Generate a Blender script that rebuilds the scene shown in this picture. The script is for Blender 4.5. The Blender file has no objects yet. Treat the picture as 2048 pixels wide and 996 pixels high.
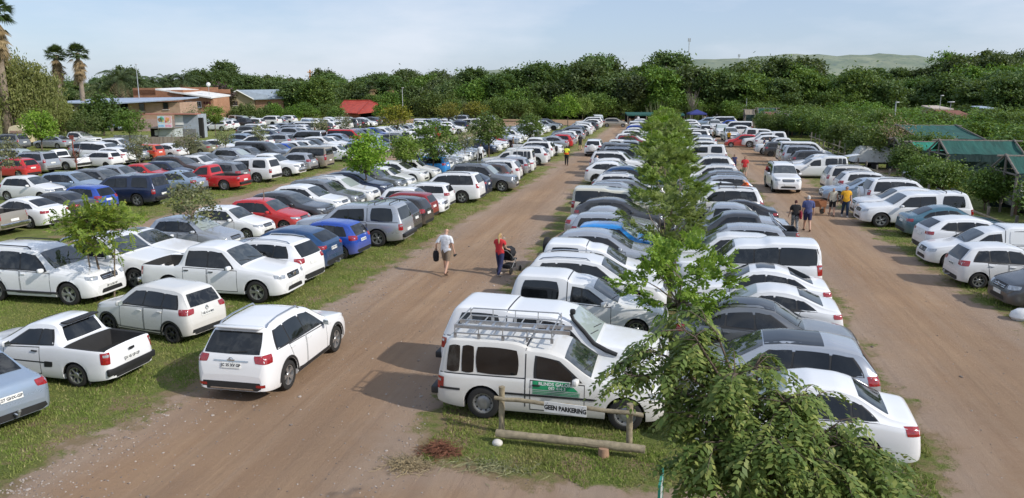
# Gravel-and-grass market car park seen from a balcony: everything is built here from code.
import bpy, bmesh, math, random
import numpy as np
from mathutils import Vector, Matrix
from mathutils.bvhtree import BVHTree

random.seed(7)
NP = np.random.RandomState(11)
PI = math.pi
scene = bpy.context.scene
COL = scene.collection
PLAN = []          # filled with (thing, label, ...)

# ------------------------------------------------------------------ camera
CAM_H, CAM_F, CAM_HY, CAM_VX = 7.0, 1550.0, 173.0, 1335.0
TH = math.atan((498 - CAM_HY) / CAM_F)
AZ = -math.atan2(CAM_VX - 1024, CAM_F * math.cos(TH) + (498 - CAM_HY) * math.sin(TH))
_Fh = np.array([math.sin(AZ), math.cos(AZ), 0.0]); _R = np.array([math.cos(AZ), -math.sin(AZ), 0.0])
_U = np.array([0, 0, 1.0]); _F = _Fh * math.cos(TH) - _U * math.sin(TH); _V = _Fh * math.sin(TH) + _U * math.cos(TH)
_C = np.array([0, 0, CAM_H])


def at(px, py, z=0.0):
    """ground (or height z) point seen at a photo pixel"""
    d = _F * CAM_F + _R * (px - 1024) + _V * (498 - py)
    return _C + d * ((z - CAM_H) / d[2])


def along(px, py, Y):
    """point of the same sight line at world depth Y"""
    d = _F * CAM_F + _R * (px - 1024) + _V * (498 - py)
    return _C + d * (Y / d[1])


def proj(x, y, z):
    P = np.array([x, y, z], float) - _C
    w = P @ _F
    return 1024 + CAM_F * (P @ _R) / w, 498 - CAM_F * (P @ _V) / w


def y_at(x, py, z):
    """depth Y on the line (x, *, z) whose picture row is py"""
    lo, hi = 8.0, 400.0
    for _ in range(50):
        m = (lo + hi) / 2
        if proj(x, m, z)[1] > py: lo = m
        else: hi = m
    return lo


cam_d = bpy.data.cameras.new('camera')
cam = bpy.data.objects.new('camera', cam_d); COL.objects.link(cam)
cam.location = (0, 0, CAM_H); cam.rotation_euler = (PI / 2 - TH, 0, -AZ)
cam_d.sensor_width = 36; cam_d.lens = 36 * CAM_F / 2048
cam_d.clip_start = 0.1; cam_d.clip_end = 9000
scene.camera = cam

# ------------------------------------------------------------------ light
SUN_EL, SUN_DIR = math.radians(35), np.array([2.56, -0.75])      # where the sun stands (right, a little behind)
sun_d = bpy.data.lights.new('sun', 'SUN'); sun = bpy.data.objects.new('sun', sun_d); COL.objects.link(sun)
sd = SUN_DIR / np.linalg.norm(SUN_DIR)
vec = Vector((sd[0] * math.cos(SUN_EL), sd[1] * math.cos(SUN_EL), math.sin(SUN_EL)))
sun.rotation_euler = vec.to_track_quat('Z', 'Y').to_euler()
sun.location = (40, -20, 60)
sun_d.energy = 3.65; sun_d.angle = math.radians(0.8); sun_d.color = (1.0, 0.95, 0.88)

world = bpy.data.worlds.new('World'); scene.world = world; world.use_nodes = True
nt = world.node_tree; nt.nodes.clear()
def wn(t, **k):
    n = nt.nodes.new(t)
    for a, b in k.items(): setattr(n, a, b)
    return n
sky = wn('ShaderNodeTexSky', sky_type='NISHITA', sun_disc=False, sun_elevation=SUN_EL)
sky.sun_rotation = math.atan2(sd[0], sd[1])
sky.altitude = 1200; sky.air_density = 1.0; sky.dust_density = 2.2; sky.ozone_density = 1.5
tc = wn('ShaderNodeTexCoord'); mp = wn('ShaderNodeMapping'); mp.inputs['Scale'].default_value = (1.0, 1.0, 3.6)
cl = wn('ShaderNodeTexNoise'); cl.inputs['Scale'].default_value = 2.6; cl.inputs['Detail'].default_value = 7; cl.inputs['Roughness'].default_value = 0.55
cr = wn('ShaderNodeMapRange'); cr.inputs['From Min'].default_value = 0.44; cr.inputs['From Max'].default_value = 0.70
cr.inputs['To Min'].default_value = 0.0; cr.inputs['To Max'].default_value = 0.6
mx = wn('ShaderNodeMix', data_type='RGBA')
hz = wn('ShaderNodeMix', data_type='RGBA'); hz.inputs[0].default_value = 0.55
hz.inputs[7].default_value = (4.1, 5.05, 6.85, 1)      # thin high haze over the whole sky
mx.inputs[7].default_value = (6.7, 7.0, 7.7, 1)      # pale cloud
bg = wn('ShaderNodeBackground'); bg.inputs['Strength'].default_value = 0.13
out = wn('ShaderNodeOutputWorld')
L = nt.links.new
L(tc.outputs['Generated'], mp.inputs['Vector']); L(mp.outputs['Vector'], cl.inputs['Vector'])
L(cl.outputs['Fac'], cr.inputs['Value']); L(sky.outputs['Color'], hz.inputs[6]); L(hz.outputs[2], mx.inputs[6])
L(cr.outputs['Result'], mx.inputs[0]); L(mx.outputs[2], bg.inputs['Color']); L(bg.outputs['Background'], out.inputs['Surface'])

scene.render.engine = 'CYCLES'
scene.view_settings.view_transform = 'Standard'; scene.view_settings.look = 'None'
scene.view_settings.exposure = 0; scene.view_settings.gamma = 1
scene.cycles.use_denoising = True; scene.cycles.use_adaptive_sampling = True; scene.cycles.adaptive_threshold = 0.02
scene.cycles.max_bounces = 6; scene.cycles.diffuse_bounces = 3; scene.cycles.glossy_bounces = 3
scene.cycles.transmission_bounces = 3; scene.cycles.transparent_max_bounces = 6

# ------------------------------------------------------------------ materials
class NT:
    """small helper around a material's node tree"""
    def __init__(s, name):
        s.m = bpy.data.materials.new(name); s.m.use_nodes = True; s.t = s.m.node_tree; s.t.nodes.clear()
        s.out = s.t.nodes.new('ShaderNodeOutputMaterial')
    def n(s, t, ins=None, **k):
        nd = s.t.nodes.new(t)
        for a, b in k.items(): setattr(nd, a, b)
        for a, b in (ins or {}).items():
            if hasattr(b, 'is_output'): s.t.links.new(b, nd.inputs[a])
            else: nd.inputs[a].default_value = b
        return nd
    def l(s, a, b): s.t.links.new(a, b)
    def noise(s, vec, scale, detail=4, rough=.55, dist=0):
        nd = s.n('ShaderNodeTexNoise', {'Scale': scale, 'Detail': detail, 'Roughness': rough, 'Distortion': dist})
        if vec is not None: s.l(vec, nd.inputs['Vector'])
        return nd.outputs['Fac']
    def rng(s, v, a, b, c=0., d=1., smooth=False):
        nd = s.n('ShaderNodeMapRange', {'Value': v, 'From Min': a, 'From Max': b, 'To Min': c, 'To Max': d})
        if smooth: nd.interpolation_type = 'SMOOTHSTEP'
        return nd.outputs['Result']
    def mix(s, f, a, b, mode='MIX'):
        nd = s.n('ShaderNodeMix', data_type='RGBA', blend_type=mode)
        for i, v in ((0, f), (6, a), (7, b)):
            if hasattr(v, 'is_output'): s.l(v, nd.inputs[i])
            else: nd.inputs[i].default_value = v if i == 0 else (tuple(v) + (1,))[:4]
        return nd.outputs[2]
    def math(s, op, a, b=0.):
        nd = s.n('ShaderNodeMath', operation=op)
        for i, v in ((0, a), (1, b)):
            if hasattr(v, 'is_output'): s.l(v, nd.inputs[i])
            else: nd.inputs[i].default_value = v
        return nd.outputs[0]
    def bsdf(s, **k):
        ins = {}
        for a, b in k.items():
            a = {'base': 'Base Color', 'rough': 'Roughness', 'metal': 'Metallic', 'spec': 'Specular IOR Level', 'coat': 'Coat Weight',
                 'coat_rough': 'Coat Roughness', 'normal': 'Normal', 'emit': 'Emission Color', 'emit_s': 'Emission Strength', 'ior': 'IOR', 'alpha': 'Alpha', 'trans': 'Transmission Weight'}[a]
            ins[a] = (tuple(b) + (1,))[:4] if isinstance(b, (tuple, list)) else b
        p = s.n('ShaderNodeBsdfPrincipled', ins)
        return p.outputs['BSDF']
    def done(s, shader):
        s.l(shader, s.out.inputs['Surface']); return s.m


_mats = {}
def plain(name, col, rough=.6, metal=0., spec=.5, var=.12, scale=6., coat=0., bump=0.):
    """a plain procedural surface with a little noise in colour and roughness"""
    if name in _mats: return _mats[name]
    g = NT(name); tcn = g.n('ShaderNodeTexCoord').outputs['Object']
    nz = g.noise(tcn, scale, 5)
    f = g.rng(nz, .3, .7)
    c = g.mix(f, tuple(x * (1 - var) for x in col), tuple(min(1, x * (1 + var)) for x in col))
    kw = dict(base=c, rough=g.rng(nz, .3, .7, max(.02, rough - .08), min(1, rough + .08)), metal=metal, spec=spec, coat=coat)
    if bump:
        b = g.n('ShaderNodeBump', {'Strength': bump, 'Distance': .02, 'Height': g.noise(tcn, scale * 8, 3)}); kw['normal'] = b.outputs['Normal']
    _mats[name] = g.done(g.bsdf(**kw)); return _mats[name]


def paint(name, col, metal=0., dirt=.5):
    """car paint: base, clear coat, and road dust gathering towards the sills and on flat tops"""
    key = 'paint ' + name
    if key in _mats: return _mats[key]
    g = NT(key); t = g.n('ShaderNodeTexCoord'); ob = t.outputs['Object']
    sep = g.n('ShaderNodeSeparateXYZ', {'Vector': ob})
    nz = g.noise(ob, 2.3, 5, .65); nf = g.noise(ob, 14, 3)
    low = g.rng(g.math('ADD', sep.outputs['Z'], g.math('MULTIPLY', g.math('SUBTRACT', nz, .5), .5)), .22, .85, 1., 0., True)
    rnd = g.n('ShaderNodeObjectInfo').outputs['Random']
    film = g.rng(nz, .45, .8, 0., .22)
    d = g.math('MULTIPLY', g.math('MAXIMUM', g.math('MULTIPLY', low, .55), film), g.rng(rnd, 0, 1, .35 * dirt, 1.3 * dirt))
    base = g.mix(d, col, (.33, .25, .18))
    rough = g.rng(d, 0, .5, .22, .6)
    bump = g.n('ShaderNodeBump', {'Strength': .03, 'Distance': .01, 'Height': nf})
    _mats[key] = g.done(g.bsdf(base=base, rough=rough, metal=metal, coat=g.rng(d, 0, .4, .7, .1), coat_rough=.06, normal=bump.outputs['Normal']))
    return _mats[key]


PAINT = {
    'white': paint('white', (.76, .765, .77), dirt=.35), 'warm white': paint('warm white', (.70, .69, .655), dirt=.5), 'bright white': paint('bright white', (.82, .825, .83), dirt=.2),
    'silver': paint('silver', (.48, .5, .53), .55), 'pale blue': paint('pale blue', (.36, .45, .56), .5), 'grey': paint('grey', (.22, .23, .24), .5),
    'dark grey': paint('dark grey', (.075, .08, .088), .4), 'black': paint('black', (.018, .019, .022), .1), 'navy': paint('navy', (.02, .033, .075), .3),
    'blue': paint('blue', (.015, .075, .42), .1), 'dark blue': paint('dark blue', (.02, .075, .19), .35), 'sky blue': paint('sky blue', (.03, .28, .72), .1),
    'red': paint('red', (.52, .02, .022)), 'dark red': paint('dark red', (.28, .015, .02), .2), 'brown': paint('brown', (.09, .06, .05), .3),
    'beige': paint('beige', (.38, .34, .28), .4), 'olive': paint('olive', (.26, .25, .15), .4), 'teal': paint('teal', (.07, .17, .23), .3),
    'cream': paint('cream', (.62, .6, .5)), 'orange red': paint('orange red', (.55, .07, .03)), 'yellow': paint('yellow', (.7, .5, .05)),
}

def glass_mat():
    g = NT('tinted glass'); ob = g.n('ShaderNodeTexCoord').outputs['Object']
    nz = g.noise(ob, 1.6, 4); n2 = g.noise(ob, .9, 2)
    rn = g.n('ShaderNodeObjectInfo').outputs['Random']
    base = g.mix(g.rng(nz, .35, .7), (.004, .005, .006), (.016, .018, .02))
    base = g.mix(g.math('MULTIPLY', g.rng(g.noise(ob, 3.5, 3, .6, .5), .45, .62), g.rng(rn, .35, 1, 0, .8)), base, (.06, .062, .06))
    return g.done(g.bsdf(base=base, rough=.04, spec=.7, ior=1.5, normal=g.n('ShaderNodeBump', {'Strength': .12, 'Distance': .06, 'Height': n2}).outputs['Normal']))
def screen_mat():
    # opaque windscreen, the cabin's dimness put into its base colour: grey-green, more reflective
    g = NT('windscreen glass'); ob = g.n('ShaderNodeTexCoord').outputs['Object']
    nz = g.noise(ob, 2.4, 4)
    rn = g.n('ShaderNodeObjectInfo').outputs['Random']
    base = g.mix(g.rng(nz, .35, .7), (.010, .014, .015), (.05, .062, .062))
    base = g.mix(g.rng(g.noise(ob, 4.5, 2, .5), .5, .58, 0, .6), base, (.085, .088, .082))
    base = g.mix(g.rng(rn, .88, .9), base, (.34, .39, .38))
    return g.done(g.bsdf(base=base, rough=.05, spec=1.0, ior=1.75))
GLASS, SCREEN = glass_mat(), screen_mat()
TRIM = plain('black trim plastic', (.022, .022, .023), .55)
RUBBER = plain('tyre rubber', (.022, .021, .02), .85, bump=.3, scale=20)
CHROME = plain('chrome', (.6, .61, .62), .2, 1.)
ALLOY = plain('alloy wheel', (.46, .47, .48), .35, .8)
STEEL_RIM = plain('steel rim', (.3, .3, .3), .45, .6)
DARK_RIM = plain('dark rim', (.05, .05, .052), .4, .5)
TAIL = plain('tail lamp red', (.30, .006, .008), .12, spec=.8, coat=1, scale=20, var=.35)
LAMP = plain('head lamp lens', (.42, .44, .46), .1, .35, spec=1, coat=1, scale=18, var=.4)
AMBER = plain('indicator lens', (.6, .2, .02), .2, coat=1)
PLATE = plain('number plate', (.78, .78, .74), .45)
INK = plain('plate ink', (.02, .025, .04), .6)
UNDER = plain('underbody', (.012, .012, .012), .95)
LINER = plain('load bed liner', (.03, .03, .031), .8, bump=.4)
METAL = plain('galvanised metal', (.42, .43, .44), .45, .7)


# ------------------------------------------------------------------ mesh helpers
class MB:
    """collects faces (with a material index each) and links them as one mesh"""
    def __init__(s): s.v, s.f, s.mi, s.sm = [], [], [], []
    def add(s, v, f, mi=0, smooth=True):
        o = len(s.v); s.v += [tuple(p) for p in v]
        for k, q in enumerate(f):
            s.f.append(tuple(i + o for i in q)); s.mi.append(mi[k] if isinstance(mi, (list, np.ndarray)) else mi); s.sm.append(smooth)
        return s
    def box(s, c, size, mi=0, M=None, taper=1., bev=0.):
        x, y, z = [d / 2 for d in size]
        if bev:
            b = min(bev, x * .9, y * .9, z * .9); vs = []
            bm = bmesh.new(); bmesh.ops.create_cube(bm, size=1)
            for v in bm.verts:
                t = taper if v.co.z > 0 else 1
                v.co = (v.co.x * 2 * x * t, v.co.y * 2 * y * t, v.co.z * 2 * z)
            bmesh.ops.bevel(bm, geom=bm.edges[:], offset=b, segments=2, affect='EDGES', profile=.5)
            bm.verts.index_update()
            vs = [v.co.copy() for v in bm.verts]; fs = [[v.index for v in f.verts] for f in bm.faces]; bm.free()
        else:
            vs = [Vector((sx * x * (taper if sz > 0 else 1), sy * y * (taper if sz > 0 else 1), sz * z)) for sz in (-1, 1) for sy in (-1, 1) for sx in (-1, 1)]
            fs = [(0, 2, 3, 1), (4, 5, 7, 6), (0, 1, 5, 4), (2, 6, 7, 3), (0, 4, 6, 2), (1, 3, 7, 5)]
        if M is not None: vs = [M @ v for v in vs]
        return s.add([(v[0] + c[0], v[1] + c[1], v[2] + c[2]) for v in vs], fs, mi, bool(bev))
    def tube(s, pts, r, n=8, mi=0, cap=True):
        pts = [Vector(p) for p in pts]; rs = r if isinstance(r, (list, tuple)) else [r] * len(pts)
        vs, fs = [], []; up0 = None
        for i, p in enumerate(pts):
            t = (pts[min(i + 1, len(pts) - 1)] - pts[max(i - 1, 0)]).normalized()
            a = t.orthogonal().normalized() if up0 is None else (up0 - t * up0.dot(t)).normalized()
            up0 = a; b = t.cross(a)
            for k in range(n):
                w = 2 * PI * k / n; vs.append(p + (a * math.cos(w) + b * math.sin(w)) * rs[i])
        for i in range(len(pts) - 1):
            for k in range(n):
                k2 = (k + 1) % n; fs.append((i * n + k, i * n + k2, (i + 1) * n + k2, (i + 1) * n + k))
        if cap:
            fs.append(tuple(range(n - 1, -1, -1))); fs.append(tuple((len(pts) - 1) * n + k for k in range(n)))
        return s.add(vs, fs, mi)
    def lathe(s, prof, n=20, mi=0, axis='y', c=(0, 0, 0), close=False):
        vs, fs = [], []; m = len(prof)
        for k in range(n):
            w = 2 * PI * k / n
            for (r, h) in prof:
                p = (r * math.cos(w), h, r * math.sin(w)) if axis == 'y' else (r * math.cos(w), r * math.sin(w), h)
                vs.append((p[0] + c[0], p[1] + c[1], p[2] + c[2]))
        for k in range(n):
            k2 = (k + 1) % n
            for j in range(m - 1): fs.append((k * m + j, k2 * m + j, k2 * m + j + 1, k * m + j + 1))
        return s.add(vs, fs, mi)
    def merge(s, o, remap=None, M=None):
        vs = o.v if M is None else [tuple(M @ Vector(p)) for p in o.v]
        off = len(s.v); s.v += vs
        for f, mi, sm in zip(o.f, o.mi, o.sm):
            s.f.append(tuple(i + off for i in f)); s.mi.append(remap[mi] if remap else mi); s.sm.append(sm)
        return s
    def mesh(s, name, mats, sharp=None):
        me = bpy.data.meshes.new(name)
        me.from_pydata(s.v, [], s.f); me.validate(verbose=False)
        for m in mats: me.materials.append(m)
        if len(me.polygons) == len(s.f):
            me.polygons.foreach_set('material_index', s.mi); me.polygons.foreach_set('use_smooth', s.sm)
        else:
            for p in me.polygons: p.use_smooth = True
        if sharp: me.set_sharp_from_angle(angle=math.radians(sharp))
        me.update(); return me
    def obj(s, name, mats, parent=None, sharp=40, loc=None):
        if not isinstance(mats, (list, tuple)): mats = [mats]
        return link(name, s.mesh(name, mats, sharp), parent, loc)


def link(name, data, parent=None, loc=None, rz=0):
    o = bpy.data.objects.new(name, data); COL.objects.link(o)
    if parent is not None: o.parent = parent
    if loc is not None: o.location = loc
    if rz: o.rotation_euler[2] = rz
    return o
def tag(o, label=None, cat=None, group=None, kind=None):
    if label: o['label'] = label
    if cat: o['category'] = cat
    if group: o['group'] = group
    if kind: o['kind'] = kind
    return o
def thing(name, label, cat, loc=(0, 0, 0), rz=0., group=None):
    return tag(link(name, None, None, loc, rz), label, cat, group)


def quads_mesh(name, V, mats, n=4, mi=None, smooth=False):
    """fast mesh from an (N*n,3) array of separate n-gons"""
    V = np.asarray(V, dtype=np.float32).reshape(-1, 3); N = len(V) // n
    me = bpy.data.meshes.new(name)
    me.vertices.add(len(V)); me.vertices.foreach_set('co', V.ravel())
    me.loops.add(len(V)); me.loops.foreach_set('vertex_index', np.arange(len(V), dtype=np.int32))
    me.polygons.add(N); me.polygons.foreach_set('loop_start', np.arange(0, len(V), n, dtype=np.int32))
    if mi is not None: me.polygons.foreach_set('material_index', np.asarray(mi, dtype=np.int32))
    for m in mats: me.materials.append(m)
    me.update(calc_edges=True); me.validate()
    return me


def text_mesh(txt, size, mat, bold=0.):
    cu = bpy.data.curves.new('lettering', 'FONT'); cu.body = txt; cu.size = size; cu.align_x = 'CENTER'; cu.align_y = 'CENTER'
    cu.offset = bold; cu.resolution_u = 2
    o = bpy.data.objects.new('lettering', cu); COL.objects.link(o)
    dg = bpy.context.evaluated_depsgraph_get()
    me = bpy.data.meshes.new_from_object(o.evaluated_get(dg)); me.materials.clear(); me.materials.append(mat)
    bpy.data.objects.remove(o); bpy.data.curves.remove(cu)
    c = np.array([v.co[:] for v in me.vertices]); mid = (c.min(0) + c.max(0)) / 2
    for v in me.vertices: v.co -= Vector(mid)
    return me
# ------------------------------------------------------------------ ground: grass strips and dirt roads
RL_L = ([-20, 10.5, 13.2, 15.7, 20, 30, 47, 64, 137, 200], [-13.5, -11.4, -10.9, -10.8, -10.4, -10.5, -10.1, -9.4, -9.5, -9.5])
RL_R = ([-20, 12.5, 14, 16, 37.6, 71, 140, 200], [-4.5, -4.5, -4.6, -4.9, -5.7, -6.2, -6.3, -6.3])
RR_L = ([-20, 13.5, 16, 20, 29.5, 45, 95, 200], [5.0, 5.1, 5.6, 5.5, 5.8, 6.3, 6.8, 7.0])
RR_R = ([-20, 24, 29.6, 39, 54, 85, 100, 200], [11.2, 10.6, 10.3, 10.1, 10.6, 11.3, 12.5, 13])


def dirt_depth(x, y):
    """metres inside the nearest dirt surface (negative on grass)"""
    d = np.minimum(x - np.interp(y, *RL_L), np.interp(y, *RL_R) - x)
    d = np.maximum(d, np.minimum(x - np.interp(y, *RR_L), np.interp(y, *RR_R) - x))
    d = np.maximum(d, np.minimum(12.75 - y + .25 * np.sin(x * 1.3), x + 11.2))                       # track in front of the island
    d = np.maximum(d, np.minimum(1.5 - abs(y - 70.5), np.minimum(x + 13.5, 26 - x)))                 # cross track
    d = np.maximum(d, 2.1 - abs(x + 25.6 + .02 * (y - 40)) - .6)
    d = np.maximum(d, 1.7 - abs(x + 44.5 + .03 * (y - 60)) - .7)
    d = np.maximum(d, np.minimum(np.minimum(y - 144, 168 - y), np.minimum(x + 75, 40 - x)))            # far end of the lot
    return np.clip(d, -6, 6)


def ground_mat():
    g = NT('dirt and grass'); P = g.n('ShaderNodeNewGeometry').outputs['Position']
    a = g.n('ShaderNodeAttribute', attribute_name='dirt').outputs['Fac']
    n1 = g.noise(P, .55, 5, .6); n2 = g.noise(P, 3.2, 6, .7); n3 = g.noise(P, 22, 4, .65); n4 = g.noise(P, 90, 3, .6)
    rag = g.math('ADD', g.math('MULTIPLY', g.math('SUBTRACT', n1, .5), 2.6), g.math('MULTIPLY', g.math('SUBTRACT', n2, .5), 1.5))
    rag = g.math('ADD', rag, g.math('MULTIPLY', g.math('SUBTRACT', n3, .5), .5))
    e = g.math('ADD', a, rag)
    m = g.rng(e, -.22, .22, 0., 1., True)                                     # 1 = dirt
    # dirt: red-brown fines in the wheel tracks, grey gravel along the verges
    mp = g.n('ShaderNodeMapping', {'Vector': P, 'Scale': (1.5, .07, 1)}).outputs['Vector']
    tr = g.noise(mp, 1.1, 5, .6, .6); sp = g.noise(P, 160, 2, .5); st = g.n('ShaderNodeTexVoronoi', {'Vector': P, 'Scale': 26.0}).outputs['Distance']
    d1 = g.mix(g.rng(tr, .35, .66), (.335, .208, .122), (.445, .30, .185))
    rut = g.noise(g.n('ShaderNodeMapping', {'Vector': P, 'Scale': (2.2, .09, 1)}).outputs['Vector'], 1.0, 3, .5, .8)
    d1 = g.mix(g.rng(rut, .54, .68, 0, .32), d1, (.215, .147, .105)); d1 = g.mix(g.rng(rut, .46, .34, 0, .28), d1, (.44, .335, .25))
    d1 = g.mix(g.rng(n2, .3, .75, 0, .55), d1, (.33, .22, .145))
    d1 = g.mix(g.rng(g.noise(P, .18, 3), .42, .62, 0, .6), d1, (.28, .19, .125))
    grav = g.mix(g.rng(n4, .3, .7), (.27, .21, .17), (.47, .39, .325))
    verge = g.math('MULTIPLY', g.rng(e, .2, 1.9, 1., 0., True), g.rng(n1, .3, .65, .25, 1.))
    d1 = g.mix(g.math('MULTIPLY', verge, .6), d1, grav)
    d1 = g.mix(g.rng(sp, .62, .75, 0, .55), d1, (.42, .36, .31))
    d1 = g.mix(g.rng(sp, .36, .26, 0, .5), d1, (.12, .085, .065))
    # grass: olive and yellow-green patches, bare threadbare spots
    g1 = g.mix(g.rng(n1, .3, .68), (.135, .20, .036), (.245, .30, .066))
    g1 = g.mix(g.rng(n2, .35, .75, 0, .75), g1, (.33, .31, .115))
    g1 = g.mix(g.rng(n3, .38, .6, .75, 0), g1, (.075, .11, .026))
    g1 = g.mix(g.rng(n4, .5, .72, 0, .55), g1, (.33, .35, .13))
    g1 = g.mix(g.rng(g.noise(P, 1.3, 5, .7, .4), .52, .66, 0, .5), g1, (.33, .29, .12))
    bare = g.rng(g.math('ADD', g.noise(P, .9, 5, .7), g.math('MULTIPLY', g.rng(a, -2.5, .0, 0., 1.), .16)), .58, .70, 0, .8)
    g1 = g.mix(bare, g1, (.36, .25, .16))
    col = g.mix(m, g1, d1)
    h = g.math('ADD', g.math('MULTIPLY', n3, .9), g.math('MULTIPLY', n4, .7))
    hd = g.math('ADD', g.math('MULTIPLY', n2, .35), g.math('ADD', g.math('MULTIPLY', n4, .35), g.math('ADD', g.math('MULTIPLY', tr, .6), g.math('MULTIPLY', rut, .45))))
    hh = g.n('ShaderNodeMix', {0: m, 2: h, 3: hd}).outputs[0]
    b = g.n('ShaderNodeBump', {'Strength': 1.0, 'Distance': .07, 'Height': hh})
    return g.done(g.bsdf(base=col, rough=.95, spec=.15, normal=b.outputs['Normal']))


GROUND = ground_mat()
def nonuni(segs):
    o = []
    for a, b, st in segs: o += list(np.arange(a, b, st))
    return np.array(o + [segs[-1][1]], float)
gx = nonuni([(-4000, -400, 600), (-400, -90, 20), (-90, -16, 2), (-16, 16, .8), (16, 60, 3), (60, 400, 20), (400, 4000, 600)])
gy = nonuni([(-60, 6, 4), (6, 40, .8), (40, 170, 2), (170, 420, 20), (420, 6000, 700)])


def terrain_z(x, y):
    """the land rises behind the stalls on the right and rolls a little far away"""
    r = np.clip((y - 175) / 120, 0, 1); s = np.clip((x - 20) / 90, 0, 1)
    return 8.5 * (r * r * (3 - 2 * r)) * (s * s * (3 - 2 * s)) - .0
X, Y = np.meshgrid(gx, gy); Z = terrain_z(X, Y); DD = dirt_depth(X, Y)
nx = len(gx)
def ground_piece(name, want_road):
    cx = (X[:-1, :-1] + X[1:, 1:]) / 2; cy = (Y[:-1, :-1] + Y[1:, 1:]) / 2
    road = dirt_depth(cx, cy) > -.2
    idx = np.argwhere(road == want_road)
    q = np.stack([idx[:, 0] * nx + idx[:, 1], idx[:, 0] * nx + idx[:, 1] + 1, (idx[:, 0] + 1) * nx + idx[:, 1] + 1, (idx[:, 0] + 1) * nx + idx[:, 1]], 1)
    used, inv = np.unique(q, return_inverse=True); inv = inv.reshape(q.shape)
    V = np.stack([X.ravel()[used], Y.ravel()[used], Z.ravel()[used]], 1)
    me = bpy.data.meshes.new(name); me.from_pydata(V.tolist(), [], inv.tolist())
    at_ = me.attributes.new('dirt', 'FLOAT', 'POINT'); at_.data.foreach_set('value', DD.ravel()[used].astype(np.float32))
    me.materials.append(GROUND); me.update()
    for p in me.polygons: p.use_smooth = True
    return tag(link(name, me), kind='structure')
ground_piece('ground', False); ground_piece('dirt_road', True)

# far hill
def hill():
    g = NT('distant hillside'); P = g.n('ShaderNodeNewGeometry').outputs['Position']
    n1 = g.noise(P, .012, 6, .65); n2 = g.noise(P, .06, 4, .7)
    c = g.mix(g.rng(n1, .35, .65), (.18, .225, .175), (.30, .325, .24)); c = g.mix(g.rng(n2, .52, .66, 0, .8), c, (.15, .19, .18))  # aerial haze put into the hill colour: paler and greyer
    m = g.done(g.bsdf(base=c, rough=1, spec=0))
    mb = MB(); n, k = 70, 12; vs = []
    xs = np.linspace(-800, 1300, n)
    def top(x):
        px = np.interp(x, [-760, -660, -560, -480, -300, -120, 0, 100, 250, 420, 640, 760, 905, 1100, 1300], [0, 60, 64, 50, 30, 64, 80, 94, 104, 109, 108, 98, 80, 50, 10])
        return px + 3.0 * math.sin(x * .021) + 2 * math.sin(x * .07 + 1)
    rr = random.Random(3)
    for j in range(k):
        f = j / (k - 1)
        for x in xs:
            vs.append((x * 1.06, 2350 + 420 * f, max(-2, top(x) * (math.sin(f * PI / 2) ** .9)) + rr.uniform(-1.2, 1.6) * (f > 0)))
    fs = [(j * n + i, j * n + i + 1, (j + 1) * n + i + 1, (j + 1) * n + i) for j in range(k - 1) for i in range(n - 1)]
    mb.add(vs, fs); tag(mb.obj('hill', m, sharp=None), kind='structure')
hill()
# ------------------------------------------------------------------ cars
MATS = [PAINT['white'], GLASS, TRIM, CHROME, TAIL, LAMP, RUBBER, ALLOY, UNDER, LINER, SCREEN, PLATE, INK, AMBER, STEEL_RIM, DARK_RIM]
PA, GL, TR, CH, TL, HL, RU, AL, UN, LI, SC, PL, IK, AM, SR, DR = range(16)


def smooth_interp(pts, x, sig):
    """piecewise linear through pts, corners rounded over about sig metres"""
    px, pz = zip(*pts); a, b = px[0], px[-1]
    d = .01; xx = np.arange(a - .6, b + .6, d)
    yy = np.interp(xx, px, pz)
    lo = xx < a; hi = xx > b
    yy[lo] = pz[0] + (pz[1] - pz[0]) / max(1e-6, px[1] - px[0]) * (xx[lo] - a)
    yy[hi] = pz[-1] + (pz[-1] - pz[-2]) / max(1e-6, px[-1] - px[-2]) * (xx[hi] - b)
    k = np.exp(-.5 * (np.arange(-30, 31) * d / sig) ** 2); k /= k.sum()
    ys = np.convolve(np.pad(yy, 30, mode='edge'), k, 'valid')
    return np.interp(x, xx, ys)


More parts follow.
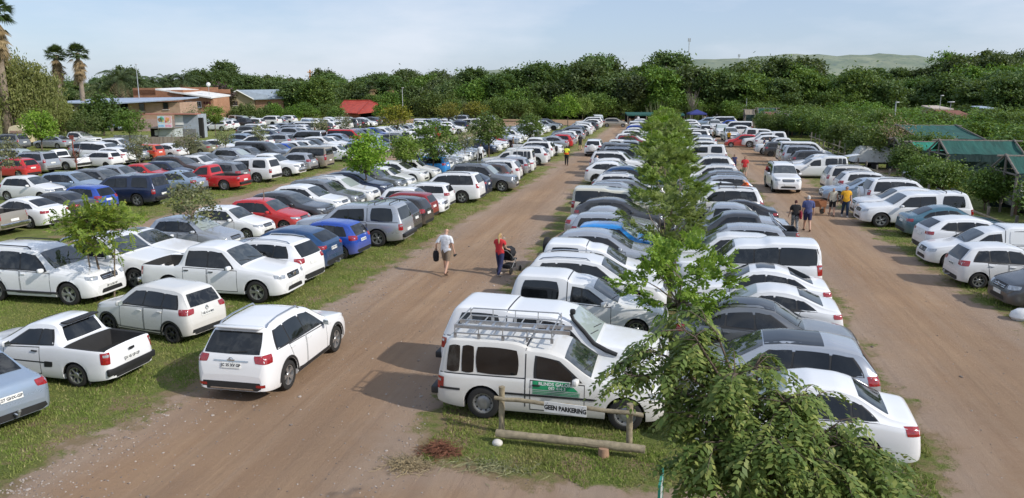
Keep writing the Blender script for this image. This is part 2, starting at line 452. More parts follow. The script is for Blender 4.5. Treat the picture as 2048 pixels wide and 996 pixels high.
# every shape is given from the front bumper (0) to the tail, heights in metres
SHAPES = {
 'hatch': dict(L=3.85, W=1.68, H=1.5, clr=.17, rw=.295, ax=(.72, 3.18), top=[(0, .55), (.05, .70), (.25, .80), (.95, .97), (1.12, 1.0), (1.75, 1.42), (2.2, 1.5), (3.0, 1.48), (3.45, 1.40), (3.76, 1.0), (3.82, .92), (3.85, .6)],
     belt=[(0, .5), (.3, .72), (1.1, .88), (3.2, .97), (3.85, .9)], rk=.70, ws=(1.14, 1.76), rear=('x', .97, 1.36, .62, .54), side=(1.38, 1.9, [(2.22, 2.28), (2.86, 2.88)], 3.42, 3.2), doors=[(1.32, 2.26), (2.28, 2.95)], head=(.50, .78, .62, .76), tail=(.80, 1.0)),
 'sedan': dict(L=4.5, W=1.75, H=1.45, clr=.15, rw=.31, ax=(.84, 3.46), top=[(0, .5), (.05, .66), (.28, .77), (1.15, .93), (1.32, .96), (2.02, 1.36), (2.45, 1.45), (3.0, 1.43), (3.3, 1.36), (3.92, 1.02), (4.05, 1.0), (4.4, .96), (4.47, .86), (4.5, .55)],
     belt=[(0, .5), (.3, .7), (1.2, .86), (3.5, .94), (4.5, .84)], rk=.66, ws=(1.34, 2.03), rear=('z', 3.34, 3.9, .54, .60), side=(1.6, 2.2, [(2.5, 2.55), (3.22, 3.2)], 3.72, 3.38), doors=[(1.5, 2.52), (2.54, 3.32)], head=(.48, .80, .58, .72), tail=(.74, .92)),
 'suv': dict(L=4.6, W=1.83, H=1.69, clr=.21, rw=.355, ax=(.9, 3.6), top=[(0, .62), (.05, .80), (.28, .93), (1.1, 1.07), (1.28, 1.1), (2.0, 1.55), (2.5, 1.67), (3.4, 1.68), (4.1, 1.60), (4.5, 1.14), (4.56, 1.02), (4.6, .68)],
     belt=[(0, .55), (.3, .84), (1.2, .99), (3.9, 1.12), (4.6, 1.02)], rk=.70, ws=(1.30, 2.02), rear=('x', 1.13, 1.55, .66, .58), side=(1.6, 2.2, [(2.62, 2.66), (3.4, 3.42)], 4.05, 3.86), doors=[(1.5, 2.64), (2.66, 3.5)], head=(.5, .84, .74, .88), tail=(.92, 1.12), clad=1, rails=1),
 'big': dict(L=4.8, W=1.86, H=1.84, clr=.25, rw=.39, ax=(.92, 3.7), top=[(0, .66), (.05, .88), (.22, 1.04), (1.2, 1.15), (1.4, 1.18), (2.0, 1.68), (2.45, 1.81), (3.6, 1.83), (4.4, 1.78), (4.7, 1.24), (4.75, 1.1), (4.8, .7)],
     belt=[(0, .6), (.25, .92), (1.3, 1.07), (4.2, 1.16), (4.8, 1.08)], rk=.75, ws=(1.42, 2.02), rear=('x', 1.24, 1.7, .70, .62), side=(1.66, 2.18, [(2.66, 2.7), (3.5, 3.52)], 4.42, 4.22), doors=[(1.55, 2.68), (2.7, 3.55)], head=(.5, .86, .82, .98), tail=(.95, 1.22), clad=0, rails=1),
 'box': dict(L=4.83, W=1.9, H=1.9, clr=.27, rw=.39, ax=(.85, 3.73), top=[(0, .72), (.04, .98), (.14, 1.1), (1.3, 1.2), (1.44, 1.22), (1.98, 1.74), (2.3, 1.8), (2.95, 1.82), (3.15, 1.9), (4.6, 1.9), (4.74, 1.84), (4.79, 1.2), (4.83, .75)],
     belt=[(0, .7), (.15, 1.02), (1.35, 1.13), (4.83, 1.16)], rk=.80, ws=(1.46, 2.0), rear=('x', 1.26, 1.76, .74, .68), side=(1.62, 2.1, [(2.62, 2.62), (3.42, 3.42)], 4.66, 4.62), doors=[(1.5, 2.62), (2.64, 3.44)], head=(.5, .84, .86, 1.02), tail=(.85, 1.22), clad=0, rails=0),
 'mpv': dict(L=4.28, W=1.78, H=1.6, clr=.17, rw=.32, ax=(.8, 3.58), top=[(0, .55), (.05, .74), (.25, .86), (.85, 1.03), (1.0, 1.07), (1.8, 1.52), (2.3, 1.6), (3.3, 1.58), (3.85, 1.48), (4.18, 1.06), (4.24, .96), (4.28, .62)],
     belt=[(0, .52), (.3, .78), (1.0, .94), (3.7, 1.04), (4.28, .94)], rk=.70, ws=(1.02, 1.82), rear=('x', 1.05, 1.45, .64, .56), side=(1.36, 1.98, [(2.42, 2.46), (3.2, 3.22)], 3.9, 3.66), doors=[(1.3, 2.44), (2.46, 3.3)], head=(.48, .82, .66, .82), tail=(.84, 1.05)),
 'van': dict(L=4.9, W=1.9, H=1.96, clr=.2, rw=.34, ax=(.9, 3.9), top=[(0, .62), (.05, .85), (.2, 1.02), (.75, 1.2), (.9, 1.25), (1.55, 1.82), (1.95, 1.94), (4.6, 1.96), (4.78, 1.9), (4.84, 1.2), (4.9, .65)],
     belt=[(0, .58), (.25, .95), (1.0, 1.12), (4.9, 1.15)], rk=.83, ws=(.92, 1.56), rear=('x', 1.25, 1.75, .74, .7), side=(1.2, 1.75, [(2.12, 2.14), (3.2, 3.2)], 4.7, 4.66), doors=[(1.12, 2.14), (2.16, 3.22)], head=(.5, .84, .72, .92), tail=(.8, 1.3)),
 'dcab': dict(L=5.3, W=1.85, H=1.8, clr=.26, rw=.385, ax=(.92, 4.12), top=[(0, .66), (.05, .90), (.2, 1.04), (1.25, 1.17), (1.45, 1.2), (2.05, 1.68), (2.5, 1.79), (3.2, 1.79), (3.55, 1.72), (3.78, 1.16), (3.8, 1.12), (5.2, 1.12), (5.26, 1.1), (5.3, .68)],
     belt=[(0, .62), (.25, .92), (1.3, 1.08), (3.7, 1.12), (5.3, 1.09)], rk=.74, ws=(1.48, 2.08), rear=('x', 1.24, 1.6, .64, .58), rearx=3.7, side=(1.72, 2.25, [(2.68, 2.7)], 3.5, 3.42), doors=[(1.6, 2.69), (2.71, 3.6)], head=(.5, .86, .80, .96), tail=(.78, 1.06), bed=(3.9, 5.18, .62), cab_end=3.8),
 'dcan': dict(L=5.25, W=1.85, H=1.86, clr=.27, rw=.39, ax=(.92, 4.05), top=[(0, .66), (.05, .90), (.2, 1.04), (1.2, 1.17), (1.42, 1.2), (2.05, 1.68), (2.5, 1.79), (3.3, 1.80), (3.52, 1.80), (3.62, 1.86), (4.75, 1.87), (4.9, 1.82), (5.16, 1.16), (5.2, 1.1), (5.25, .7)],
     belt=[(0, .62), (.25, .92), (1.3, 1.08), (3.7, 1.12), (5.25, 1.09)], rk=.81, ws=(1.45, 2.08), rear=('x', 1.22, 1.72, .68, .6), side=(1.72, 2.25, [(2.68, 2.7)], 3.42, 3.4), side2=(3.7, 3.74, [], 4.84, 4.74), doors=[(1.6, 2.69), (2.71, 3.55)], head=(.5, .86, .80, .96), tail=(.78, 1.06), seam=3.58, clad=0),
 'scan': dict(L=4.86, W=1.72, H=1.74, clr=.22, rw=.36, ax=(.78, 3.8), top=[(0, .58), (.05, .80), (.2, .92), (1.3, 1.05), (1.48, 1.08), (2.05, 1.48), (2.4, 1.585), (2.72, 1.6), (2.84, 1.6), (2.92, 1.69), (3.2, 1.74), (4.54, 1.74), (4.66, 1.68), (4.81, 1.03), (4.83, .95), (4.86, .58)],
     belt=[(0, .56), (.25, .8), (1.3, .95), (2.8, .99), (4.86, .99)], rk=.85, ws=(1.5, 2.07), rear=('x', 1.08, 1.6, .66, .6), side=(1.7, 2.22, [], 2.68, 2.66), side2=(3.0, 3.02, [(3.98, 3.98), (4.3, 4.28)], 4.64, 4.58), doors=[(1.62, 2.78)], head=(.5, .82, .68, .85), tail=(.62, .9), seam=2.88, steel=1),
 'utility': dict(L=4.45, W=1.66, H=1.5, clr=.16, rw=.30, ax=(.8, 3.52), top=[(0, .5), (.05, .66), (.25, .78), (1.15, .93), (1.3, .96), (2.0, 1.36), (2.35, 1.46), (2.75, 1.47), (2.95, 1.42), (3.12, 1.06), (3.14, .99), (4.36, .96), (4.41, .93), (4.45, .55)],
     belt=[(0, .5), (.3, .7), (1.2, .88), (3.0, .97), (4.45, .93)], rk=.70, ws=(1.33, 2.02), rear=('x', 1.04, 1.36, .60, .52), rearx=3.04, side=(1.6, 2.18, [(2.52, 2.56)], 2.95, 2.84), doors=[(1.5, 2.56)], head=(.48, .78, .56, .72), tail=(.62, .9), bed=(3.24, 4.33, .52), cab_end=3.14),
 'utilcan': dict(L=4.45, W=1.66, H=1.66, clr=.16, rw=.30, ax=(.8, 3.52), top=[(0, .5), (.05, .68), (.25, .80), (1.15, .96), (1.3, 1.0), (2.0, 1.4), (2.3, 1.5), (2.66, 1.52), (2.8, 1.62), (3.0, 1.66), (4.05, 1.66), (4.2, 1.6), (4.38, 1.0), (4.41, .94), (4.45, .55)],
     belt=[(0, .5), (.3, .72), (1.2, .90), (3.0, .98), (4.45, .95)], rk=.79, ws=(1.33, 2.02), rear=('x', 1.06, 1.52, .62, .56), side=(1.6, 2.2, [(2.32, 2.34)], 2.62, 2.58), side2=(2.92, 2.98, [], 4.1, 4.0), doors=[(1.5, 2.4)], head=(.48, .78, .58, .74), tail=(.62, .9), seam=2.74),
 'scab': dict(L=5.1, W=1.8, H=1.74, clr=.25, rw=.375, ax=(.9, 3.95), top=[(0, .64), (.05, .88), (.2, 1.0), (1.3, 1.14), (1.48, 1.17), (2.05, 1.62), (2.4, 1.73), (2.7, 1.73), (2.86, 1.66), (2.98, 1.1), (3.0, 1.06), (5.0, 1.06), (5.05, 1.04), (5.1, .66)],
     belt=[(0, .6), (.25, .88), (1.3, 1.04), (2.9, 1.08), (5.1, 1.03)], rk=.76, ws=(1.5, 2.07), rear=('x', 1.2, 1.56, .62, .56), rearx=2.93, side=(1.7, 2.22, [], 2.74, 2.7), doors=[(1.62, 2.82)], head=(.5, .84, .76, .92), tail=(.7, 1.0), bed=(3.1, 4.97, .6), cab_end=3.0, steel=1),
}

SHAPES['suv2'] = dict(SHAPES['suv'], L=4.5, W=1.84, H=1.65, ax=(.9, 3.58), top=[(0, .64), (.05, .84), (.3, .96), (1.05, 1.06), (1.22, 1.09), (2.0, 1.52), (2.5, 1.63), (3.1, 1.64), (3.8, 1.54), (4.38, 1.2), (4.46, 1.05), (4.5, .68)], belt=[(0, .56), (.3, .86), (1.2, 1.0), (3.9, 1.16), (4.5, 1.04)], ws=(1.24, 2.02),
    rear=('x', 1.22, 1.5, .64, .54), side=(1.55, 2.2, [(2.58, 2.62), (3.3, 3.3)], 3.98, 3.62), doors=[(1.45, 2.6), (2.62, 3.4)], head=(.5, .84, .78, .90), tail=(.95, 1.10), rails=0)
SHAPES['hatch2'] = dict(SHAPES['hatch'], L=3.7, W=1.6, H=1.52, clr=.19, rw=.285, ax=(.65, 3.06), top=[(0, .6), (.05, .76), (.2, .86), (.82, 1.0), (.98, 1.03), (1.5, 1.42), (1.9, 1.52), (3.05, 1.5), (3.36, 1.44), (3.6, 1.06), (3.66, .94), (3.7, .6)], belt=[(0, .54), (.25, .78), (1.0, .93), (3.1, 1.01), (3.7, .94)], ws=(1.0, 1.52),
    rear=('x', 1.04, 1.38, .60, .53), side=(1.2, 1.7, [(2.05, 2.08), (2.75, 2.76)], 3.34, 3.2), doors=[(1.15, 2.06), (2.08, 2.82)], head=(.5, .78, .68, .82), tail=(.84, 1.02))
SHAPES['sedan2'] = dict(SHAPES['sedan'], L=4.65, W=1.8, H=1.44, rw=.325, ax=(.85, 3.62), top=[(0, .52), (.06, .68), (.3, .8), (1.3, .94), (1.5, .97), (2.25, 1.37), (2.65, 1.44), (3.1, 1.42), (3.5, 1.32), (4.1, 1.06), (4.2, 1.04), (4.5, 1.0), (4.6, .9), (4.65, .56)], belt=[(0, .5), (.3, .72), (1.3, .88), (3.6, .97), (4.65, .86)], ws=(1.52, 2.26),
    rear=('z', 3.42, 4.08, .54, .62), side=(1.78, 2.42, [(2.68, 2.74), (3.36, 3.34)], 3.92, 3.52), doors=[(1.68, 2.7), (2.72, 3.46)], head=(.48, .8, .6, .72), tail=(.77, .91))


class Car:
    """builds the parts of one car shape; parts = list of (name, MB, parent name or None)"""
    def __init__(s, key):
        S = s.S = SHAPES[key]; s.key = key; s.L = S['L']; s.w = S['W'] / 2; s.H = S['H']
        s.zc, s.zr = S['belt'][2][1], S['H']
        s.body_mesh(); s.tree = BVHTree.FromPolygons([Vector(v) for v in s.body.v], s.body.f)

    def X(s, d): return s.L / 2 - d
    def top(s, d): return smooth_interp(s.S['top'], d, .045)
    def belt(s, d): return np.minimum(smooth_interp(s.S['belt'], d, .06), s.top(d) - .03)
    def wid(s, d):
        f = np.ones_like(d); L = s.L; a, b = .75, .6
        u = np.clip((a - d) / a, 0, 1); f -= .10 * u ** 2 + .16 * u ** 7
        u = np.clip((d - (L - b)) / b, 0, 1); f -= .06 * u ** 2 + .12 * u ** 8
        return s.w * f
    def yroof(s, d):
        k = np.clip((s.top(d) - s.zc) / (s.zr - s.zc), 0, 1) ** .8
        return s.wid(d) * (.93 - (.93 - s.S['rk']) * k)

    def body_mesh(s):
        S, L, rw = s.S, s.L, s.S['rw']; R = rw * 1.16
        ds = list(np.linspace(.12, L - .1, 64)) + [0, .012, .03, .06, .09, L - .07, L - .045, L - .025, L - .01, L]
        for a in S['ax']:
            ds = [d for d in ds if not (abs(d - a) < R + .02)]
            ds += [a + R * math.cos(t) for t in np.linspace(0, PI, 13)] + [a - R - .004, a + R + .004]
        bed = S.get('bed')
        if bed:
            ds = [d for d in ds if min(abs(d - bed[0]), abs(d - bed[1])) > .02] + [bed[0] - .003, bed[0] + .003, bed[1] - .003, bed[1] + .003]
        d = np.array(sorted(ds)); n = len(d)
        zt, zs, w, yr = s.top(d), s.belt(d), s.wid(d), s.yroof(d)
        zb = np.full(n, S['clr']) + .06 * np.clip((.5 - d) / .5, 0, 1) ** 2 + .09 * np.clip((d - (L - .6)) / .6, 0, 1) ** 1.5
        za = np.zeros(n)
        for a in S['ax']:
            q = np.abs(d - a); ok = q <= R + 1e-6
            za[ok] = rw + np.sqrt(np.maximum(0, R * R - (d[ok] - a) ** 2))
        zlow = np.maximum(zb, za)
        h = np.maximum(zt - zs, .02); sec = []
        endf = np.clip(np.minimum(d, L - d) / .05, 0, 1) ** .5
        for i in range(n):
            wi, b, t = w[i] * (1 - .02 * (1 - endf[i])), zb[i], zs[i]; hgt = t - b
            p = [(0, zlow[i]), (.80 * wi, zlow[i]), (.955 * wi, max(b + .02, zlow[i])), (.985 * wi, max(b + .09, zlow[i])), (.995 * wi, max(b + .3 * hgt, zlow[i])), (1.0 * wi, max(b + .55 * hgt, zlow[i])),
                 (.995 * wi, max(b + .74 * hgt, zlow[i])), (.978 * wi, max(b + .88 * hgt, zlow[i])), (.962 * wi, t - .02), (.945 * wi, t)]
            inbed = bed and bed[0] < d[i] < bed[1]
            if inbed:
                zf = bed[2]
                p += [(.93 * wi, t + .012), (.89 * wi, t + .012), (.865 * wi, t - .01), (.86 * wi, t - .1), (.855 * wi, zf + .02), (.84 * wi, zf), (.4 * wi, zf), (.2 * wi, zf), (0, zf)]
            else:
                r = min(.10, .45 * h[i]); y1 = yr[i]; y0 = .945 * wi
                fx = lambda q: y0 + (y1 - y0) * q
                p += [(fx(.03), t + .02 * min(1, h[i] / .2)), (fx(.35), t + (h[i] - r) * .38), (fx(.72), t + (h[i] - r) * .74), (fx(1.0), t + (h[i] - r)), (y1 - .022, t + h[i] - r * .42), (y1 - .07, t + h[i] - r * .12),
                      (y1 * .75, zt[i] + .006), (y1 * .4, zt[i] + .016), (0, zt[i] + .02)]
            sec.append(p)
        m = len(sec[0]); B = s.body = MB(); vs = []; idx = {}
        for i in range(n):
            for j in range(m):
                y, z = sec[i][j]
                idx[i, j, 0] = len(vs); vs.append((s.X(d[i]), y, z))
                if y > 1e-6: idx[i, j, 1] = len(vs); vs.append((s.X(d[i]), -y, z))
                else: idx[i, j, 1] = idx[i, j, 0]
        fs, mi = [], []
        for i in range(n - 1):
            dm = (d[i] + d[i + 1]) / 2
            inb = bed and bed[0] - .002 < dm < bed[1] + .002
            for j in range(m - 1):
                mat = PA
                if j == 0 or (j < 3 and za[i] > 0 and za[i + 1] > 0): mat = UN
                if inb and j >= 11: mat = LI
                if inb and j in (9, 10): mat = LI if S['L'] < 4.6 else PA
                for k in (0, 1):
                    q = [idx[i, j, k], idx[i + 1, j, k], idx[i + 1, j + 1, k], idx[i, j + 1, k]]
                    if k == 0: q = q[::-1]
                    q2 = []
                    for a in q:
                        if a not in q2: q2.append(a)
                    if len(q2) > 2: fs.append(tuple(q2)); mi.append(mat)
        for i in (0, n - 1):
            ring = [idx[i, j, 0] for j in range(m)] + [idx[i, j, 1] for j in range(m - 2, 0, -1)]
            fs.append(tuple(ring if i == 0 else ring[::-1])); mi.append(PA)
        B.add(vs, fs, mi)

    def ray(s, o, dr):
        hit, nrm, _, _ = s.tree.ray_cast(Vector(o), Vector(dr))
        return hit, nrm

    def patch(s, mb, c00, c10, c11, c01, dr, nu=8, nv=5, off=.004, mi=GL, rnd=0., ring=None):
        """sheet over the body: a quad (corners in 3-D) shot along dr, lifted by off; ring=(width_u,width_v,mat) gives an edge band"""
        us = list(np.linspace(0, 1, nu + 1)); vs_ = list(np.linspace(0, 1, nv + 1))
        if ring:
            us = [0, ring[0]] + [u for u in us if ring[0] * 1.5 < u < 1 - ring[0] * 1.5] + [1 - ring[0], 1]
            vs_ = [0, ring[1]] + [u for u in vs_ if ring[1] * 1.5 < u < 1 - ring[1] * 1.5] + [1 - ring[1], 1]
        c00, c10, c11, c01 = [Vector(c) for c in (c00, c10, c11, c01)]; dr = Vector(dr).normalized(); pt = {}
        V, F, M = [], [], []
        for i, u in enumerate(us):
            for j, v in enumerate(vs_):
                a, b = 2 * u - 1, 2 * v - 1
                if rnd: a, b = a * math.sqrt(1 - rnd * b * b), b * math.sqrt(1 - rnd * a * a)
                U, W = (a + 1) / 2, (b + 1) / 2
                p = c00 * (1 - U) * (1 - W) + c10 * U * (1 - W) + c11 * U * W + c01 * (1 - U) * W
                h, nn = s.ray(p - dr * 1.2, dr)
                if h is None or (h - p).length > 1.0: continue
                if nn.dot(dr) > 0: nn = -nn
                pt[i, j] = len(V); V.append(h + (nn * .6 - dr * .4).normalized() * off)
        for i in range(len(us) - 1):
            for j in range(len(vs_) - 1):
                q = [(i, j), (i + 1, j), (i + 1, j + 1), (i, j + 1)]
                if all(k in pt for k in q):
                    F.append([pt[k] for k in q])
                    M.append(ring[2] if ring and (i in (0, len(us) - 2) or j in (0, len(vs_) - 2)) else mi)
        if not F: return mb
        a = [V[k] for k in F[0]]
        if ((a[1] - a[0]).cross(a[2] - a[0])).dot(dr) > 0: F = [f[::-1] for f in F]
        return mb.add([tuple(v) for v in V], F, M)

    def side_pane(s, mb, sg, b0, t0, b1, t1, zb, zt, off, mi, rnd):
        w = s.w * 1.05 * sg
        # bottom/top heights follow the belt and the roof edge
        P = lambda d, z: (s.X(d), w, z)
        s.patch(mb, P(b0, zb(b0)), P(b1, zb(b1)), P(t1, zt(t1)), P(t0, zt(t0)), (0, -sg, 0), 10, 5, off, mi, rnd)

    def glazing(s, sg):
        """black surround and separate panes of one side"""
        S = s.S; fb = lambda d: float(s.belt(np.array([d]))[0]); ft = lambda d: float(s.top(np.array([d]))[0])
        out = []
        for nm in ('side', 'side2'):
            if nm not in S: continue
            b0, t0, sp, b1, t1 = S[nm]
            zb = lambda d: fb(d) + .035; zt = lambda d: min(ft(d), s.H + .02) - .125
            if nm == 'side':
                sur = MB(); s.side_pane(sur, sg, b0 - .05, t0 - .05, b1 + .04, t1 + .03, lambda d: zb(d) - .02, lambda d: zt(d) + .025, .003, TR, .06); out.append(('window_surround', sur))
            edges = [(b0, t0)] + sp + [(b1, t1)]
            for k in range(len(edges) - 1):
                g = .02
                p = MB(); s.side_pane(p, sg, edges[k][0] + g, edges[k][1] + g, edges[k + 1][0] - g, edges[k + 1][1] - g, zb, zt, .007, GL, .10 if nm == 'side' else .16); out.append(('side_window', p))
        return out

    def screens(s):
        S = s.S; a, b = S['ws']; fy = lambda d: float(s.yroof(np.array([d]))[0])
        m = MB(); y0, y1 = fy(a) - .04, fy(b) - .05
        s.patch(m, (s.X(a), y0, 3), (s.X(a), -y0, 3), (s.X(b), -y1, 3), (s.X(b), y1, 3), (0, 0, -1), 8, 7, .005, SC, .03)
        # the patch starts above; ray() searches from 1.2 above the quad, so drop the quad to roof height
        m = MB(); zz = s.H
        s.patch(m, (s.X(a), y0, zz), (s.X(a), -y0, zz), (s.X(b), -y1, zz), (s.X(b), y1, zz), (0, 0, -1), 16, 14, .008, SC, .03)
        out = [('windscreen', m)]
        r = S['rear']; m = MB()
        if r[0] == 'z':
            a, b, wa, wb = r[1:]
            s.patch(m, (s.X(a), wa, zz), (s.X(a), -wa, zz), (s.X(b), -wb, zz), (s.X(b), wb, zz), (0, 0, -1), 16, 14, .008, GL, .04)
        else:
            z0, z1, wb, wt = r[1:]; xr = s.X(S.get('rearx', s.L)) - (.0 if 'rearx' not in S else .15)
            wb *= s.w / .875; wt *= s.w / .875
            s.patch(m, (xr, wb, z0), (xr, -wb, z0), (xr, -wt, z1), (xr, wt, z1), (1, 0, 0), 14, 8, .007, GL, .05)
        out.append(('rear_window', m))
        return out

    def lamp(s, sg, front):
        S = s.S; m = MB()
        if front:
            y0, y1, z0, z1 = S['head']; y1 = min(y1, .93); w = s.w
            x = s.X(.1); ax = Vector((-.75, sg * .66, 0)).normalized(); dr = Vector((-.66, -sg * .75, 0)).normalized()
            c = Vector((s.X(.16), sg * w * .74, 0)); l = .24 if z1 - z0 < .15 else .2
            P = lambda q, z: c + ax * q + Vector((0, 0, z))
            s.patch(m, P(-l * .9, z0 + .01), P(l * 1.0, z0 + .05), P(l * 1.15, z1 + .015), P(-l * .9, z1 - .03), dr, 8, 4, .006, HL, .14)
        else:
            z0, z1 = S['tail']; w = s.w; ax = Vector((.7, sg * .72, 0)).normalized(); dr = Vector((.72, -sg * .7, 0)).normalized()
            c = Vector((s.X(s.L - .08), sg * w * .90, 0))
            P = lambda q, z: c + ax * q + Vector((0, 0, z))
            tall = z1 - z0 > .23
            l, l2 = (.09, .12) if tall else (.20, .20)
            s.patch(m, P(-l, z0 + (.0 if tall else .02)), P(l2, z0), P(l2, z1), P(-l, z1 - (0 if tall else .01)), dr, 8, 4, .006, TL, .12)
            if tall: s.patch(m, P(-l * .8, z0 + .62 * (z1 - z0)), P(l2 * .5, z0 + .62 * (z1 - z0)), P(l2 * .5, z0 + .82 * (z1 - z0)), P(-l * .8, z0 + .82 * (z1 - z0)), dr, 3, 2, .009, HL)
        return m

    def grille(s):
        S = s.S; z0, z1 = S['head'][2:]; m = MB(); x = s.X(.05); w = s.w * .44
        s.patch(m, (x, w * .92, z0 - .04), (x, -w * .92, z0 - .04), (x, -w, z1 - .02), (x, w, z1 - .02), (-1, 0, 0), 8, 4, .005, TR, .12)
        for q in (.3, .62):
            z = z0 - .04 + q * (z1 - z0)
            s.patch(m, (x, w * .85, z), (x, -w * .85, z), (x, -w * .85, z + .018), (x, w * .85, z + .018), (-1, 0, 0), 6, 1, .009, CH)
        zl = S['clr'] + .12
        s.patch(m, (x, w * 1.25, zl), (x, -w * 1.25, zl), (x, -w * 1.1, zl + .14), (x, w * 1.1, zl + .14), (-1, 0, 0), 8, 2, .005, TR, .1)
        return m

    def bumper_rear(s):
        S = s.S; m = MB(); x = s.X(s.L - .05); z0 = S['clr'] + .10; z1 = z0 + (.2 if S.get('clad') else .15)
        if s.key in ('dcab', 'dcan', 'scan', 'scab'):
            z = .55; m.box((s.X(s.L + .04), 0, z), (.16, s.w * 1.78, .17), CH if s.key == 'dcab' else TR, bev=.03); return m
        s.patch(m, (x, s.w * .8, z0), (x, -s.w * .8, z0), (x, -s.w * .78, z1), (x, s.w * .78, z1), (1, 0, 0), 10, 2, .006, TR, .06)
        return m

    def plate(s, front):
        m = MB(); z = (s.S['tail'][0] - .04 if not front else s.S['clr'] + .33)
        if not front and s.S.get('bed'): z = .62 if s.key == 'utility' else .74
        sg = 1 if front else -1
        hits = [s.ray((sg * (s.L / 2 + 1), 0, z + q), (-sg, 0, 0))[0] for q in (-.05, .05)]
        a, b = hits; up = (b - a).normalized(); nn = Vector((up.z * sg, 0, -up.x * sg)); c = (a + b) / 2 + nn * .012
        xa = Vector((0, sg, 0)); s.plate_M = getattr(s, 'plate_M', {})
        s.plate_M[front] = Matrix(((xa.x, up.x, nn.x, c.x), (xa.y, up.y, nn.y, c.y), (xa.z, up.z, nn.z, c.z), (0, 0, 0, 1)))
        q = MB(); q.box((0, 0, 0), (.46, .118, .016), PL); m.merge(q, None, s.plate_M[front]); return m

    def trims(s, sg):
        """sill strip and wheel-arch lips of one side"""
        S = s.S; m = MB(); w = s.w * 1.05 * sg; a0, a1 = S['ax']; R = S['rw'] * 1.16; c = S['clr']
        P = lambda d, z: (s.X(d), w, z)
        s.patch(m, P(a0 + R + .01, c + .03), P(a1 - R - .01, c + .03), P(a1 - R - .01, c + .14), P(a0 + R + .01, c + .14), (0, -sg, 0), 8, 1, .005, TR)
        for a in (a0, a1):
            n = 14
            for k in range(n):
                t0, t1 = PI * (-.02 + 1.04 * k / n), PI * (-.02 + 1.04 * (k + 1) / n); r0, r1 = R + .004, R + .065
                s.patch(m, P(a + r0 * math.cos(t0), S['rw'] + r0 * math.sin(t0)), P(a + r0 * math.cos(t1), S['rw'] + r0 * math.sin(t1)), P(a + r1 * math.cos(t1), S['rw'] + r1 * math.sin(t1)), P(a + r1 * math.cos(t0), S['rw'] + r1 * math.sin(t0)), (0, -sg, 0), 1, 1, .008, TR)
        return m

    def door(s, sg, d0, d1):
        S = s.S; m = MB(); w = s.w * 1.05 * sg; fb = lambda d: float(s.belt(np.array([d]))[0])
        P = lambda d, z: (s.X(d), w, z); z0 = S['clr'] + .1
        a = S['ax'][1] - S['rw'] * 1.2
        e1 = min(d1, a) if d1 > a else d1
        u = .016 / (d1 - d0); v = .02 / (fb(d0) - z0)
        s.patch(m, P(d0, z0), P(e1, z0 + (.06 if d1 > a else 0)), P(d1, fb(d1) - .012), P(d0, fb(d0) - .012), (0, -sg, 0), 6, 5, .0035, PA, .0, (u, v, TR))
        return m

    def handle(s, sg, d1):
        m = MB(); z = float(s.belt(np.array([d1]))[0]) - .115; w = s.w * 1.05 * sg
        h, nn = s.ray((s.X(d1 - .14), w * 1.4, z), (0, -sg, 0))
        if h: m.box((h.x, h.y + sg * .018, h.z), (.17, .03, .035), PA if s.key not in ('dcab', 'scab', 'utility', 'scan') else TR, bev=.01)
        return m

    def mirror(s, sg):
        m = MB(); d = s.S['side'][0] + .12; z = float(s.belt(np.array([d]))[0]) + .08
        y = s.w * .97
        M = Matrix.Rotation(sg * .25, 4, 'Z')
        m.box((s.X(d) + .02, sg * (y + .13), z), (.13, .2, .145), PA, M, bev=.05)
        m.box((s.X(d) - .05, sg * (y + .13), z), (.01, .16, .11), SC, M)
        m.box((s.X(d) + .03, sg * (y + .01), z - .05), (.06, .1, .03), TR)
        return m

    def rails(s, sg):
        S = s.S; a = S['ws'][1] + .35; b = s.L - .62; m = MB(); ys = lambda d: sg * (float(s.yroof(np.array([d]))[0]) - .075)
        zt = lambda d: float(s.top(np.array([d]))[0])
        pts = [(s.X(a), ys(a), zt(a) - .02)] + [(s.X(d), ys(d), zt(d) + .045) for d in np.linspace(a + .12, b - .12, 7)] + [(s.X(b), ys(b), zt(b) - .02)]
        m.tube(pts, .021, 6, CH if s.key == 'suv' else TR); return m

    def wipers(s):
        m = MB(); a = s.S['ws'][0] + .03
        for y0, y1 in ((.45, -.12), (-.1, -.62)):
            pts = []
            for q in np.linspace(0, 1, 5):
                h, n = s.ray((s.X(a + .02 + .10 * q), y0 + (y1 - y0) * q, 3), (0, 0, -1))
                if h: pts.append(h + Vector((0, 0, .015)))
            if len(pts) > 1: m.tube(pts, .011, 4, TR)
        return m

    def bed_extra(s):
        return None


